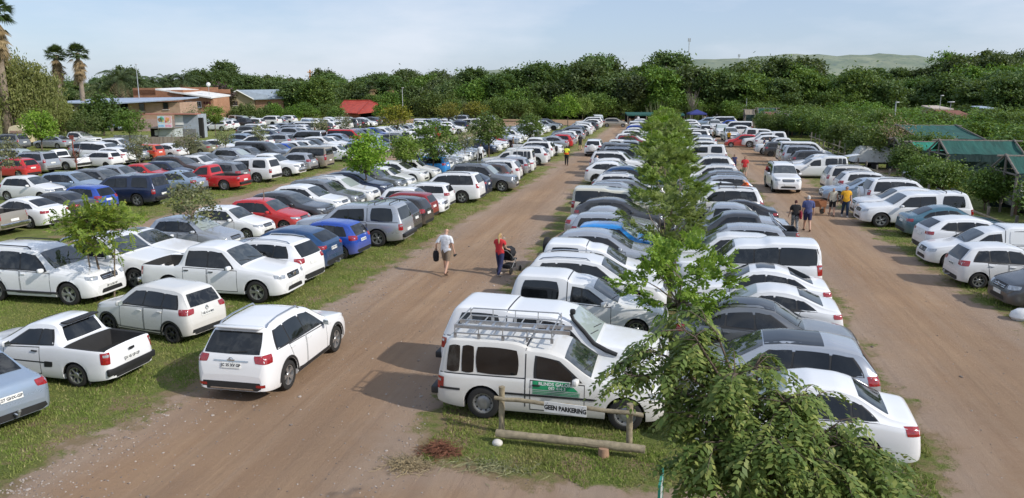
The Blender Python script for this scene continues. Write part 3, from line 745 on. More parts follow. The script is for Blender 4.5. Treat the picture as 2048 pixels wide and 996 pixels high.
def wheel_parts(rw, kind):
    """tyre and rim, centred, axis along y (outside = +y)"""
    t = MB(); wd = .11; q = rw * (.66 if kind != 2 else .62)
    t.lathe([(q, wd * .8), (q + .012, wd), (rw - .05, wd * 1.04), (rw - .012, wd * .86), (rw, wd * .5), (rw, -wd * .5), (rw - .012, -wd * .86), (rw - .05, -wd), (q, -wd)], 22, RU)
    r = MB(); mt = {0: AL, 1: AL, 2: SR, 3: DR}[kind]
    r.lathe([(q + .004, wd * .84), (q - .02, wd * .82), (q - .03, wd * .3)], 22, mt)
    r.lathe([(q - .02, wd * .25), (.001, wd * .3)], 22, DR)
    if kind == 2:
        r.lathe([(q - .02, wd * .45), (q * .75, wd * .35), (q * .6, wd * .62), (q * .3, wd * .68), (.001, wd * .6)], 22, SR)
        for k in range(10):
            a = 2 * PI * k / 10; r.box((q * .78 * math.cos(a), wd * .45, q * .78 * math.sin(a)), (.03, .02, .03), DR)
    else:
        ns = {0: 5, 1: 7, 3: 6}[kind]
        for k in range(ns):
            a = 2 * PI * k / ns; wv = .045 if ns == 5 else .032
            for da in ((-.16, .16) if kind == 0 else (0,)):
                c, sn = math.cos(a), math.sin(a); c2, s2 = math.cos(a + da), math.sin(a + da)
                p0 = Vector((c * .04, wd * .72, sn * .04)); p1 = Vector((c2 * (q - .012), wd * .84, s2 * (q - .012)))
                tdir = Vector((-s2, 0, c2)) * wv * .55
                r.add([p0 + tdir * .9, p0 - tdir * .9, p1 - tdir, p1 + tdir, p0 + tdir * .9 - Vector((0, .04, 0)), p0 - tdir * .9 - Vector((0, .04, 0)), p1 - tdir - Vector((0, .04, 0)), p1 + tdir - Vector((0, .04, 0))],
                      [(0, 1, 2, 3), (1, 5, 6, 2), (0, 3, 7, 4)], mt, False)
        r.lathe([(.075, wd * .68), (.06, wd * .82), (.001, wd * .84)], 12, mt)
    return t, r


WHEEL_KIND = {'suv2': 3, 'hatch2': 3, 'sedan2': 0, 'hatch': 1, 'sedan': 1, 'suv': 0, 'big': 0, 'box': 0, 'mpv': 1, 'van': 1, 'dcab': 0, 'dcan': 0, 'scan': 2, 'utility': 1, 'utilcan': 1, 'scab': 2}
CARS = {}


def orient_fix(mb):
    """make the faces of a closed-ish body point outwards"""
    bm = bmesh.new(); vs = [bm.verts.new(v) for v in mb.v]
    return mb


class Proto:
    """meshes of one shape at three levels of detail, shared by every copy"""
    def __init__(s, key):
        c = s.c = Car(key); S = c.S; s.key = key; s.meshes = {}
        parts = [('body', c.body, None)]
        for nm, m in c.screens(): parts.append((nm, m, None))
        for sg in (1, -1):
            for nm, m in c.glazing(sg): parts.append((nm, m, None))
        for sg in (1, -1):
            parts.append(('headlight', c.lamp(sg, True), None)); parts.append(('tail_light', c.lamp(sg, False), None))
        parts.append(('grille', c.grille(), None)); parts.append(('rear_bumper', c.bumper_rear(), None))
        parts.append(('number_plate', c.plate(True), None)); parts.append(('number_plate', c.plate(False), None))
        s.basic = list(parts)
        for sg in (1, -1): parts.append(('mirror', c.mirror(sg), None))
        if S.get('clad'): s.clad = [('arch_trim', c.trims(sg), None) for sg in (1, -1)]
        else: s.clad = []
        parts += s.clad
        if S.get('rails'):
            for sg in (1, -1): parts.append(('roof_rail', c.rails(sg), None))
        s.mid = list(parts)
        for sg in (1, -1):
            for d0, d1 in S['doors']:
                parts.append(('door', c.door(sg, d0, d1), None)); parts.append(('handle', c.handle(sg, d1), len(parts) - 1))
        parts.append(('wiper', c.wipers(), None))
        if S.get('seam'):
            for sg in (1, -1):
                m = MB(); w = c.w * 1.05 * sg; d = S['seam']
                c.patch(m, (c.X(d - .012), w, S['clr'] + .16), (c.X(d + .012), w, S['clr'] + .16), (c.X(d + .012), w * .9, c.H - .03), (c.X(d - .012), w * .9, c.H - .03), (0, -sg, 0), 1, 12, .004, TR)
                zb = float(c.belt(np.array([d]))[0]); e = c.L - .1
                c.patch(m, (c.X(d), w, zb - .012), (c.X(e), w, zb - .012), (c.X(e), w, zb + .012), (c.X(d), w, zb + .012), (0, -sg, 0), 12, 1, .004, TR)
                parts.append(('canopy_seam', m, None))
            m = MB(); yq = float(c.yroof(np.array([d]))[0]) - .03; c.patch(m, (c.X(d - .014), yq, c.H), (c.X(d - .014), -yq, c.H), (c.X(d + .014), -yq, c.H), (c.X(d + .014), yq, c.H), (0, 0, -1), 12, 1, .005, TR); parts.append(('canopy_seam', m, None))
        s.near = parts
        wk = 2 if S.get('steel') else WHEEL_KIND[key]
        s.tyre, s.rim = wheel_parts(S['rw'], wk)
        s.tyre_m = s.tyre.mesh('tyre', MATS, 40); s.rim_m = s.rim.mesh('rim', MATS, 40)
        s.wh = MB().merge(s.tyre).merge(s.rim); s.wh_m = s.wh.mesh('wheel', MATS, 40)
        # one merged mesh for cars too small to show their parts
        far = MB()
        for nm, m, _ in s.mid:
            far.merge(m)
        for pos, rz in s.wheels(): far.merge(s.wh, None, Matrix.Translation(pos) @ Matrix.Rotation(rz, 4, 'Z'))
        s.far = far; s.far_m = far.mesh('car', MATS, 40)
        s.part_m = {}

    def wheels(s):
        S = s.c.S; o = []
        for d in S['ax']:
            for sg in (1, -1): o.append((Vector((s.c.X(d), sg * (s.c.w - .125), S['rw'])), 0 if sg > 0 else PI))
        return o

    def part_mesh(s, lst, k):
        nm, m, _ = lst[k]
        if (nm, id(m)) not in s.part_m: s.part_m[nm, id(m)] = m.mesh(nm, MATS, 35)
        return s.part_m[nm, id(m)]


def proto(key):
    if key not in CARS: CARS[key] = Proto(key)
    return CARS[key]


def set_paint(o, mat):
    s = o.material_slots[0]; s.link = 'OBJECT'; s.material = mat


NAMES = {'hatch': ('hatchback', 'hatchback'), 'sedan': ('sedan', 'sedan'), 'suv': ('crossover', 'crossover suv'), 'big': ('large_suv', 'large suv'), 'box': ('boxy_suv', 'boxy suv'), 'mpv': ('compact_mpv', 'tall hatchback'),
         'van': ('minibus', 'minibus'), 'dcab': ('double_cab_pickup', 'double-cab pickup'), 'dcan': ('canopy_pickup', 'double-cab pickup with canopy'), 'scan': ('single_cab_pickup', 'single-cab pickup with canopy'),
         'utility': ('small_pickup', 'small open pickup'), 'utilcan': ('small_canopy_pickup', 'small pickup with canopy'), 'scab': ('single_cab_pickup', 'single-cab open pickup')}

for _k in ('suv', 'hatch', 'sedan'): NAMES[_k + '2'] = NAMES[_k]


def place_car(key, colour, x, y, rz, lod, label, group, wheel_turn=0., cat='car', clad=True, grime=None):
    P = proto(key); mat = PAINT[colour]; name = NAMES[key][0]
    loc = (x, y, float(terrain_z(np.array(x), np.array(y))))
    if lod == 2:
        o = link(name, P.far_m, None, loc, rz); set_paint(o, mat); tag(o, label, cat, group); return o
    root = thing(name, label, cat, loc, rz, group)
    lst = P.near if lod == 0 else P.mid
    objs = []
    for k, (nm, m, par) in enumerate(lst):
        if not m.f: objs.append(None); continue
        if nm == 'arch_trim' and not clad: objs.append(None); continue
        o = link(nm, P.part_mesh(lst, k), root if par is None or objs[par] is None else objs[par])
        set_paint(o, mat); objs.append(o)
    for k, (pos, r) in enumerate(P.wheels()):
        if lod == 0:
            t = link('wheel', P.tyre_m, root, pos, r + (wheel_turn if k < 2 else 0)); link('rim', P.rim_m, t)
        else: link('wheel', P.wh_m, root, pos, r)
    return root
# ------------------------------------------------------------------ the parked and moving cars
ROWT = {
 'A': 'the left side of the middle island', 'B': 'the right side of the middle island', 'C': 'the grass row left of the left road', 'D': 'the second row left of the left road',
 'E': 'the row beyond the first grass lane', 'F': 'the row behind the lane row at left', 'G': 'the row beside the market stalls', 'H': 'the row near the reed fence', 'I': 'the back row at far left', 'J': 'the row under the big weeping tree',
 'K': 'the far rows in front of the wood',
}
ROWG = {k: 'cars parked in ' + v for k, v in ROWT.items()}
def ordinal(n): return '%d%s' % (n, 'th' if 10 <= n % 100 <= 20 else {1: 'st', 2: 'nd', 3: 'rd'}.get(n % 10, 'th'))

ENT = []   # dicts: shape, colour, x, y, heading, row, label, extras, fixed
def dvec(h): return np.array([math.cos(math.radians(h)), math.sin(math.radians(h))])
def roofmid(key):
    S = SHAPES[key]; t = S['top']; L = S['L']; H = S['H']
    d = [q[0] for q in t if q[1] > H - .12]; return (min(d) + max(d)) / 2 - L / 2
def roof(row, key, col, px, py, h=0, label=None, **ex):
    """car whose roof middle is seen at a photo pixel"""
    H = SHAPES[key]['H']; p = at(px, py, H)[:2] + dvec(h) * roofmid(key)
    ENT.append(dict(k=key, c=col, x=p[0], y=p[1], h=h, row=row, label=label, ex=ex, fixed=False)); return ENT[-1]
def wheel(row, key, col, px, py, h, axle, side, label=None, **ex):
    """car with one tyre touching the ground at a photo pixel"""
    S = SHAPES[key]; g = at(px, py)[:2]; lx = S['L'] / 2 - S['ax'][axle]; ly = side * (S['W'] / 2 - .03)
    d = dvec(h); n = np.array([-d[1], d[0]]); p = g - d * lx - n * ly
    ENT.append(dict(k=key, c=col, x=p[0], y=p[1], h=h, row=row, label=label, ex=ex, fixed=True)); return ENT[-1]
def deep(row, key, col, x, py, h=0, label=None, **ex):
    """car in a row at x whose roof line is seen at a photo row"""
    ENT.append(dict(k=key, c=col, x=x, y=y_at(x, py, SHAPES[key]['H']), h=h, row=row, label=label, ex=ex, fixed=False)); return ENT[-1]
def put(row, key, col, x, y, h, label=None, **ex):
    ENT.append(dict(k=key, c=col, x=x, y=y, h=h, row=row, label=label, ex=ex, fixed=True)); return ENT[-1]

# --- middle island, left side (noses to the right)
wheel('A', 'scan', 'warm white', 966, 838, -1, 1, -1, 'white single-cab pickup with ladder on roof rack and green door panel', rack=1, sign=1)
roof('A', 'dcan', 'bright white', 1018, 600, -3, 'white canopy pickup with black snorkel and white bull bar', snorkel=1, bullbar=1)
roof('A', 'utilcan', 'white', 1096, 543, -2, 'white half-ton pickup with big canopy window, behind the snorkel pickup')
roof('A', 'suv', 'white', 1140, 506, -1, 'white crossover with bare roof rails, between two white small canopy pickups')
roof('A', 'utilcan', 'bright white', 1178, 489, 0, 'white small canopy pickup with rounded hood, next to the silver wagon')
roof('A', 'suv', 'silver', 1162, 456, -1, 'silver seven-seat wagon with black spare wheel on its tail', spare='black')
roof('A', 'hatch', 'sky blue', 1222, 446, -2, 'bright sky-blue hatchback in the middle island')
roof('A', 'hatch', 'silver', 1196, 428, -1, 'silver hatchback beside the sky-blue hatchback')
roof('A', 'sedan', 'silver', 1208, 415, -1, 'silver sedan with red tail lamp between silver hatchback and charcoal crossover')
roof('A', 'suv', 'dark grey', 1200, 397, 0, 'charcoal crossover with chrome window line on the middle island')
roof('A', 'box', 'cream', 1226, 376, 0, 'cream boxy four-wheel drive on the middle island')
roof('A', 'suv', 'silver', 1212, 364, 0, 'silver crossover with roof rails behind the cream boxy four-wheel drive')
roof('A', 'mpv', 'grey', 1256, 358, 0, 'grey tall hatchback parked deep towards the island trees')
roof('A', 'suv', 'white', 1262, 352, 0)
roof('A', 'sedan', 'dark grey', 1238, 346, 0, 'dark grey sloping-roof sedan with red tail lamp beside the left road')
roof('A', 'suv', 'dark blue', 1246, 332, 0, 'dark blue crossover on the left side of the middle island')
for k, (key, c, py) in enumerate([('suv', 'bright white', 322), ('hatch', 'white', 316), ('big', 'white', 307), ('suv', 'silver', 301), ('big', 'silver', 294), ('dcan', 'grey', 286), ('dcan', 'white', 278), ('hatch', 'dark red', 272), ('mpv', 'white', 267), ('suv', 'white', 260), ('hatch', 'white', 255), ('hatch', 'blue', 251), ('suv', 'white', 247), ('van', 'white', 242), ('suv', 'silver', 239), ('hatch', 'white', 237)]):
    x = -6.1 + SHAPES[key]['L'] / 2 + .3
    deep('A', key, c, x + .3 * math.sin(k * 2.1), py, 2 * math.sin(k * 1.7), **({'spare': 'black'} if k == 5 else {}))

# --- middle island, right side
roof('B', 'sedan', 'bright white', 1604, 749, 175, 'clean white sedan nearest the camera behind the leafy tree')
roof('B', 'mpv', 'silver', 1592, 666, 176, 'silver tall hatchback with black glass roof', blackroof=1)
roof('B', 'sedan', 'grey', 1462, 602, -4, 'dark silver sedan with black panoramic roof facing the right road', blackroof=1)
roof('B', 'sedan2', 'white', 1530, 570, 176, 'white sedan with dark red tail lamps next to the dark silver sedan')
roof('B', 'sedan2', 'bright white', 1516, 534, 177, 'white sedan with an open grey sunroof beside the tall white four-wheel drive', sunroof=1)
roof('B', 'box', 'bright white', 1556, 476, 178, 'tall white stepped-roof four-wheel drive on the right side of the island')
roof('B', 'hatch', 'white', 1488, 470, 178, 'white hatchback half hidden behind the tall white four-wheel drive')
roof('B', 'mpv', 'silver', 1496, 453, 178, 'silver tall hatchback with red tail lamps two cars behind the tall white four-wheel drive')
roof('B', 'dcab', 'dark grey', 1440, 434, 178, 'dark grey double-cab pickup with silver sports bar over the bed', rollbar=1)
roof('B', 'dcab', 'silver', 1446, 404, -3, 'silver double-cab pickup nosing out into the right road')
roof('B', 'sedan', 'black', 1478, 397, 178, 'black hatch-tailed car half hidden behind the silver double-cab pickup')
roof('B', 'big', 'bright white', 1474, 373, 178, 'white large suv carrying bicycle bars on its roof', bars=1)
roof('B', 'hatch', 'white', 1440, 365, 178)
for k, (key, c, py, hh) in enumerate([('suv', 'silver', 348, 180), ('suv', 'grey', 339, 180), ('suv', 'white', 327, 180), ('suv', 'white', 312, 180), ('dcan', 'white', 287, 176), ('suv', 'white', 281, 180), ('hatch', 'white', 275, 180), ('suv', 'silver', 269, 180), ('dcab', 'white', 263, 180), ('big', 'white', 258, 180), ('suv', 'white', 254, 180), ('hatch', 'silver', 250, 180), ('suv', 'white', 246, 180), ('hatch', 'white', 243, 180), ('suv', 'white', 240, 180)]):
    deep('B', key, c, 5.45 - SHAPES[key]['L'] / 2 + .2 * math.sin(k * 3.1), py, hh + 2 * math.sin(k * 2.7))

# --- row left of the left road
_p = at(22, 792, .74)[:2]; _q = _p + dvec(163) * 2.22
put('C', 'sedan', 'pale blue', _q[0], _q[1], 163, 'pale blue sedan with tow hook, cut by the left edge nearest the camera', tow=1, plate='27 GHX-GP')
wheel('C', 'utility', 'bright white', 155, 775, 177, 1, 1, 'white small open pickup with black load bed and mud flaps', plate='DV 45 GP-GP')
wheel('C', 'hatch2', 'warm white', 345, 688, 168, 1, 1, 'white little hatchback with black wheel arches and dark steel wheels', cladding=1, plate='GB 614 MN', badge='diamond')
wheel('C', 'dcab', 'bright white', 515, 607, -1, 0, -1, 'white open double-cab pickup with black door mirrors and dark grille', badge='oval')
roof('C', 'suv', 'bright white', 512, 492, 176, 'white crossover with dark tinted rear glass behind the white double-cab pickup')
wheel('C', 'suv2', 'dark blue', 607, 548, 179, 1, 1, 'metallic dark blue crossover with black wheels and tow bar', tow=1, plate='FJ 77 RL GP')
wheel('C', 'hatch', 'blue', 683, 519, 177, 1, 1, 'bright royal-blue hatchback with alloy wheels beside the silver canopy pickup', plate='CN 14 HD')
wheel('C', 'dcan', 'silver', 755, 494, 180, 1, 1, 'silver double-cab pickup with silver canopy and roof bars', bars2=1)
roof('C', 'suv', 'dark grey', 772, 402, 180, 'dark grey crossover hidden behind the silver canopy pickup')
roof('C', 'hatch', 'black', 806, 396, 178, 'black hatchback with bright red tail lamp next to the red hatchback')
roof('C', 'hatch', 'dark red', 824, 384, 178, 'dark red hatchback in the grass row by the left road')
roof('C', 'hatch', 'bright white', 798, 375, 2, 'white hatchback nosing out beside the dark red hatchback')
roof('C', 'hatch', 'white', 860, 368, 180, 'small old square white hatchback beside the white large suv')
wheel('C', 'big', 'bright white', 924, 407, 180, 1, 1, 'white large suv with six-spoke alloy wheels, rear to the left road')
roof('C', 'suv', 'navy', 930, 345, 180, 'navy crossover tucked behind the white large suv')
roof('C', 'big', 'grey', 944, 326, 0, 'grey-silver wagon facing the left road with silver roof bars')
for k, (key, c, py, hh) in enumerate([('suv', 'brown', 330, 180), ('suv', 'white', 323, 180), ('hatch', 'dark red', 317, 180), ('hatch', 'silver', 314, 180), ('sedan', 'white', 309, 180), ('scan', 'warm white', 298, 180), ('suv', 'white', 292, 180), ('hatch', 'white', 286, 180), ('big', 'bright white', 280, 180), ('dcab', 'white', 276, 0), ('sedan', 'silver', 272, 180),
        ('hatch', 'red', 270, 180), ('suv', 'silver', 265, 180), ('hatch', 'white', 261, 180), ('hatch', 'silver', 258, 180), ('suv', 'grey', 255, 180), ('suv', 'navy', 251, 180), ('suv', 'white', 248, 180), ('hatch', 'silver', 246, 0), ('suv', 'white', 244, 180), ('suv', 'dark grey', 241, 180), ('hatch', 'white', 239, 180), ('suv', 'white', 237, 180), ('suv', 'silver', 235.5, 180), ('big', 'white', 234, 180)]):
    deep('C', key, c, -10.6 - SHAPES[key]['L'] / 2 + .25 * math.sin(k * 2.3), py, hh + 2 * math.sin(k * 1.9), **({'spare': 'black'} if k == 7 else {}))

# --- second row left of the left road (noses to the right)
wheel('D', 'big', 'bright white', 140, 612, 0, 0, -1, 'white large suv with chrome grille and side steps under the feathery tree', steps=1, badge='three', plate='BF 12 BX GP')
roof('D', 'dcab', 'bright white', 214, 493, -1, 'white double-cab pickup with chrome sports bar behind the feathery tree', rollbar=1)
roof('D', 'sedan', 'bright white', 272, 455, -2, 'white low saloon with dark sunroof', sunroof=1)
roof('D', 'hatch', 'silver', 362, 430, -1, 'silver little hatchback behind the thin stake tree')
roof('D', 'hatch', 'bright white', 438, 409, -2, 'white hatchback with black grille between silver and red hatchbacks')
roof('D', 'hatch', 'red', 512, 397, -2, 'bright red hatchback behind a thin wooden stake')
roof('D', 'suv', 'dark grey', 572, 381, -1, 'dark slate crossover next to the bright red hatchback')
roof('D', 'suv', 'bright white', 622, 373, -1); roof('D', 'suv', 'grey', 642, 367, -1)
roof('D', 'suv', 'white', 684, 357, -1, 'white crossover beside the small round tree in the second row')
roof('D', 'suv', 'navy', 704, 344, -1, 'navy crossover with roof rails in the second row'); roof('D', 'hatch', 'bright white', 752, 338, 0); roof('D', 'suv', 'grey', 784, 335, 0)
roof('D', 'suv', 'white', 802, 320, 0); roof('D', 'hatch', 'white', 850, 318, 0); roof('D', 'hatch', 'sky blue', 888, 313, 180, 'sky-blue hatchback peeping out between the second-row trees')
for k, (key, c, py) in enumerate([('suv', 'white', 307), ('hatch', 'white', 303), ('dcab', 'silver', 298), ('suv', 'white', 292), ('big', 'silver', 288), ('dcab', 'white', 283), ('hatch', 'navy', 279), ('suv', 'white', 275), ('sedan', 'white', 272), ('hatch', 'red', 269), ('suv', 'white', 265), ('dcab', 'white', 262), ('hatch', 'white', 259), ('suv', 'silver', 256), ('suv', 'white', 253), ('suv', 'grey', 251), ('suv', 'white', 249), ('hatch', 'white', 247), ('suv', 'white', 245), ('van', 'white', 241), ('suv', 'white', 239), ('suv', 'dark grey', 237.5)]):
    deep('D', key, c, -19.6 + .3 * math.sin(k * 1.3), py, 2 * math.sin(k * 2.2))

# --- beyond the first grass lane
_p = at(24, 432, .95)[:2]
put('E', 'dcab', 'beige', _p[0] - 2.75, _p[1] + .3, 179, 'brown-grey open pickup, tailgate to the lane, at the left edge')
roof('E', 'sedan', 'bright white', 30, 397, 178, 'white sedan with wide red tail lamps beside the brown-grey pickup')
roof('E', 'sedan', 'dark grey', 96, 383, 178, 'dark slate sedan behind the feathery tree')
roof('E', 'hatch', 'blue', 178, 371, 178, 'cobalt blue hatchback with roof rails beside the navy canopy pickup', cladding=1)
roof('E', 'dcan', 'navy', 262, 347, 179, 'navy double-cab pickup with navy canopy'); roof('E', 'sedan', 'pale blue', 318, 341, 179, 'grey-blue sedan tail showing behind the navy canopy pickup')
roof('E', 'suv', 'grey', 422, 329, 180, 'grey-green square crossover with silver wheels beside a red pickup'); roof('E', 'scab', 'red', 452, 332, 180, 'bright red open pickup with black bed cover')
roof('E', 'dcan', 'white', 512, 314, 180, 'white canopy pickup in the row beyond the grass lane'); roof('E', 'dcab', 'bright white', 556, 306, 0, 'white double-cab with nudge bar facing the grass lane', bullbar=1)
roof('E', 'hatch', 'silver', 622, 306, 178, 'silver sloping hatchback between white pickup and beige van'); roof('E', 'van', 'beige', 655, 292, 180, 'beige people-carrier van with long dark windows')
roof('E', 'hatch', 'white', 722, 291, 0); roof('E', 'sedan', 'black', 750, 287, 180, 'shiny black sedan in the row beyond the grass lane'); roof('E', 'sedan', 'silver', 806, 281, 0)
# --- row behind it
for key, c, px, py, lab in [('hatch', 'white', 45, 351, None), ('mpv', 'pale blue', 95, 347, None), ('mpv', 'grey', 148, 341, None), ('hatch', 'silver', 195, 336, None), ('sedan', 'red', 250, 334, 'faded red old square sedan behind the navy canopy pickup'), ('hatch', 'navy', 292, 326, None), ('suv', 'brown', 316, 316, 'brown crossover with roof rails near a small olive tree'), ('hatch', 'white', 368, 315, None), ('sedan', 'silver', 405, 304, None), ('suv', 'silver', 440, 299, None), ('suv', 'grey', 480, 294, None), ('van', 'dark grey', 505, 287, None), ('mpv', 'pale blue', 560, 288, None), ('hatch', 'blue', 590, 287, None), ('hatch', 'white', 620, 284, None), ('hatch', 'white', 648, 281, None), ('hatch', 'dark grey', 676, 279, None), ('mpv', 'white', 712, 276, None), ('hatch', 'white', 745, 273, None)]:
    roof('F', key, c, px, py, 0, lab)
# --- near the reed fence
for key, c, px, py, h, lab in [('hatch', 'red', 38, 316, 178, 'bright red hatchback near the left edge behind an olive tree'), ('big', 'silver', 78, 301, 178, 'silver-mauve large suv beside the bright red hatchback'), ('scab', 'white', 118, 298, 178, None), ('hatch', 'white', 182, 304, 178, None), ('suv', 'bright white', 212, 295, 178, 'white crossover with white-covered spare wheel near the reed fence'), ('suv', 'silver', 252, 290, 178, None), ('hatch', 'orange red', 300, 289, 178, 'orange-red hatchback near the reed fence'), ('sedan', 'white', 336, 287, 178, None), ('sedan', 'olive', 395, 281, 178, 'olive-gold sedan right in front of the reed fence'), ('hatch', 'white', 428, 278, 0, None), ('suv', 'white', 522, 269, 180, None), ('suv', 'silver', 565, 267, 180, None), ('van', 'silver', 622, 261, 180, None), ('hatch', 'white', 660, 262, 0, None), ('dcab', 'white', 690, 258, 180, None)]:
    roof('H', key, c, px, py, h, lab, **({'spare': 'white'} if px == 212 else {}))
for key, c, px, py, h in [('mpv', 'silver', 30, 296, 0), ('suv', 'silver', 140, 286, 0), ('box', 'white', 190, 283, 0), ('suv', 'white', 222, 276, 0), ('suv', 'pale blue', 478, 266, 0), ('suv', 'white', 500, 259, 0), ('hatch', 'navy', 530, 259, 0), ('suv', 'silver', 566, 256, 0), ('suv', 'white', 590, 254, 0)]:
    roof('I', key, c, px, py, h)
for key, c, px, py, h in [('big', 'grey', 28, 267, 178), ('sedan', 'silver', 112, 271, 178), ('dcab', 'white', 152, 262, 0)]:
    roof('J', key, c, px, py, h)

# --- row beside the stalls
put('G', 'mpv', 'dark grey', 12.95, 27.2, 184, 'slate grey people carrier cut by the right edge', badge='ring')
_p = at(1920, 560)[:2]; put('G', 'hatch', 'white', 12.25, 30.0, 2, 'white hatchback with tall red tail lamps and tow hook on the right edge', tow=1, plate='HN 38 WP')
put('G', 'utilcan', 'bright white', 12.55, 33.3, 181, 'white small panel-canopy pickup with dark grille and silver hub caps', panel=1, badge='ring')
roof('G', 'suv', 'bright white', 1918, 434, 2, 'white wagon with black roof rails and wide red tail lamps'); roof('G', 'sedan', 'teal', 1888, 412, 1, 'grey-teal old sedan next to the white canopy pickup')
roof('G', 'dcan', 'bright white', 1874, 380, 182, 'white canopy pickup nosing towards the road beside the teal sedan', bars2=1); roof('G', 'suv', 'white', 1838, 374, 181, 'white crossover with dark lower grille next to the white canopy pickup')
roof('G', 'big', 'bright white', 1776, 357, 2, 'white large suv with white spare wheel on its back door', spare='white'); roof('G', 'sedan', 'pale blue', 1737, 355, 181, 'grey-blue sedan nosing out beside the spare-wheel suv')
roof('G', 'suv', 'white', 1716, 340, 2, 'pearl white wagon with red tail lamps beside the grey-blue sedan'); roof('G', 'big', 'warm white', 1694, 330, 2, 'cream-white large suv with dark rear glass')
roof('G', 'scan', 'white', 1668, 311, 182, 'white single-cab pickup with its canopy hatch standing open', openhatch=1); roof('G', 'sedan', 'white', 1642, 309, 182)
roof('G', 'mpv', 'dark grey', 1622, 300, 2, 'dark grey tall hatchback parked tail to the right road'); roof('G', 'big', 'silver', 1600, 293, 2); roof('G', 'van', 'white', 1590, 283, 2, 'long white minibus by the stalls')
for key, c, px, py, h in [('hatch', 'dark grey', 1552, 283, 2), ('dcab', 'white', 1572, 276, 180), ('suv', 'white', 1532, 269, 0), ('dcan', 'white', 1548, 263, 180), ('dcan', 'white', 1512, 256, 0), ('suv', 'white', 1486, 249, 180), ('van', 'white', 1484, 242, 180), ('hatch', 'blue', 1462, 240, 180), ('suv', 'white', 1462, 236, 180), ('van', 'white', 1452, 233, 180), ('suv', 'white', 1438, 233, 180), ('suv', 'pale blue', 1424, 234, 180)]:
    roof('G', key, c, px, py, h)
put(None, 'dcab', 'white', 20.6, 49.5, 92, 'white pickup half hidden by the bushes behind the log fence', grp='cars behind the log fence')
put(None, 'sedan', 'white', 18.9, 61.5, 100, 'white car nose showing between bushes behind the log fence', grp='cars behind the log fence')

# --- cars on the roads
put(None, 'suv', 'bright white', -9.36, 17.22, 90, 'white crossover driving away on the left road with registration plate JC 25 XV GP', grp='cars moving on the dirt roads', plate='JC 25 XV GP', badge='ring', big=1)
_p = at(1186, 313)[:2]; put(None, 'suv', 'bright white', _p[0], _p[1] + 2.1, 89, 'small white crossover with white spare wheel driving far down the left road', grp='cars moving on the dirt roads', spare='white', plate='FG 91 LD')
_p = at(1573, 388)[:2]; put(None, 'big', 'bright white', _p[0], _p[1] + 2.4, -88, 'white large suv driving towards the camera on the right road', grp='cars moving on the dirt roads', plate='HW 59 TP')
_p = at(1483, 295)[:2]; put(None, 'hatch', 'red', _p[0], _p[1] + .8, 180, 'red hatchback crossing the right road by the stalls', grp='cars moving on the dirt roads')
_p = at(1240, 247)[:2]; put(None, 'mpv', 'beige', _p[0], 139, 0, 'beige hatchback crossing the far end of the left road', grp='cars moving on the dirt roads')
put(None, 'van', 'white', -12.2, 143.5, -80, 'white minibus facing the camera at the far end of the left road', grp='cars moving on the dirt roads')
for px, py, key, h, lab in [(1411, 274, 'suv', 90, 'white crossover with white spare wheel queueing on the far right road'), (1444, 275, 'dcab', -88, 'white pickup facing the camera beside the queueing crossover'), (1430, 263, 'dcab', -88, 'white pickup facing the camera at the back of the right road queue'), (1462, 284, 'dcab', -86, 'white pickup facing the camera behind the red crossing hatchback'), (1424, 252, 'hatch', -90, 'white hatchback farthest down the right road queue')]:
    _p = at(px, py)[:2]; put(None, key, 'white', _p[0], _p[1] + 2, h, lab, grp='cars queueing on the right road', **({'spare': 'white'} if key == 'suv' else {}))

# --- the rest of the big field towards the wood
rr = random.Random(5)
_keys = ['hatch', 'suv', 'suv', 'sedan', 'big', 'dcab', 'dcan', 'mpv', 'van', 'hatch']
_cols = ['white'] * 9 + ['bright white'] * 4 + ['silver'] * 5 + ['grey', 'dark grey', 'navy', 'black', 'red', 'blue', 'beige', 'pale blue']
def rowend(r): return max([e['y'] for e in ENT if e['row'] == r] or [0])
for r, x, h, y1 in [('E', -31.8, 180, 142), ('F', -37.0, 0, 142), ('H', -51.5, 180, 140), ('I', -56.5, 0, 138)]:
    y = rowend(r) + 2.9
    while y < y1:
        if rr.random() > .08: put(r, rr.choice(_keys), rr.choice(_cols), x - .022 * (y - 80) + rr.uniform(-.3, .3), y, h + rr.uniform(-3, 3) + (180 if rr.random() < .2 else 0))['fixed'] = False
        y += rr.uniform(2.55, 3.0)
for x, h in ((-71, 180), (-76.5, 0), (-88, 0)):
    y = 112
    while y < 140:
        if rr.random() > .12: put('K', rr.choice(_keys), rr.choice(_cols), x + rr.uniform(-.3, .3), y, h + rr.uniform(-3, 3))
        y += rr.uniform(2.6, 3.2)

for i, e in enumerate(ENT):
    if e['k'] in ('suv', 'hatch', 'sedan') and not e['fixed'] and (i * 7 + int(e['y'] * 3)) % 5 in (0, 2): e['k'] += '2'
# keep neighbours in a row from overlapping
def lane_of(e): return (e['row'])
for r in 'ABCDEFGHIJ':
    es = sorted([e for e in ENT if e['row'] == r], key=lambda e: e['y'])
    for a, b in zip(es, es[1:]):
        need = (SHAPES[a['k']]['W'] + SHAPES[b['k']]['W']) / 2 + (.42 if not b['fixed'] else .3)
        if b['y'] - a['y'] < need and not b['fixed']: b['y'] = a['y'] + need
    for b, a in zip(es[::-1], es[::-1][1:]):
        need = (SHAPES[a['k']]['W'] + SHAPES[b['k']]['W']) / 2 + .25
        if b['y'] - a['y'] < need and not a['fixed']: a['y'] = b['y'] - need
ENT = [e for e in ENT if e['y'] < 150]
_bounds = {'A': (-2.9, .9), 'B': (3.1, .6), 'C': (-13.4, 1.2), 'D': (-19.4, .9), 'E': (-32.6, 1.6), 'F': (-38, 1.6)}
for e in ENT:
    if e['row'] in _bounds and not e['fixed'] and e['y'] > 45:
        c, t = _bounds[e['row']]; e['x'] = min(max(e['x'], c - t), c + t)
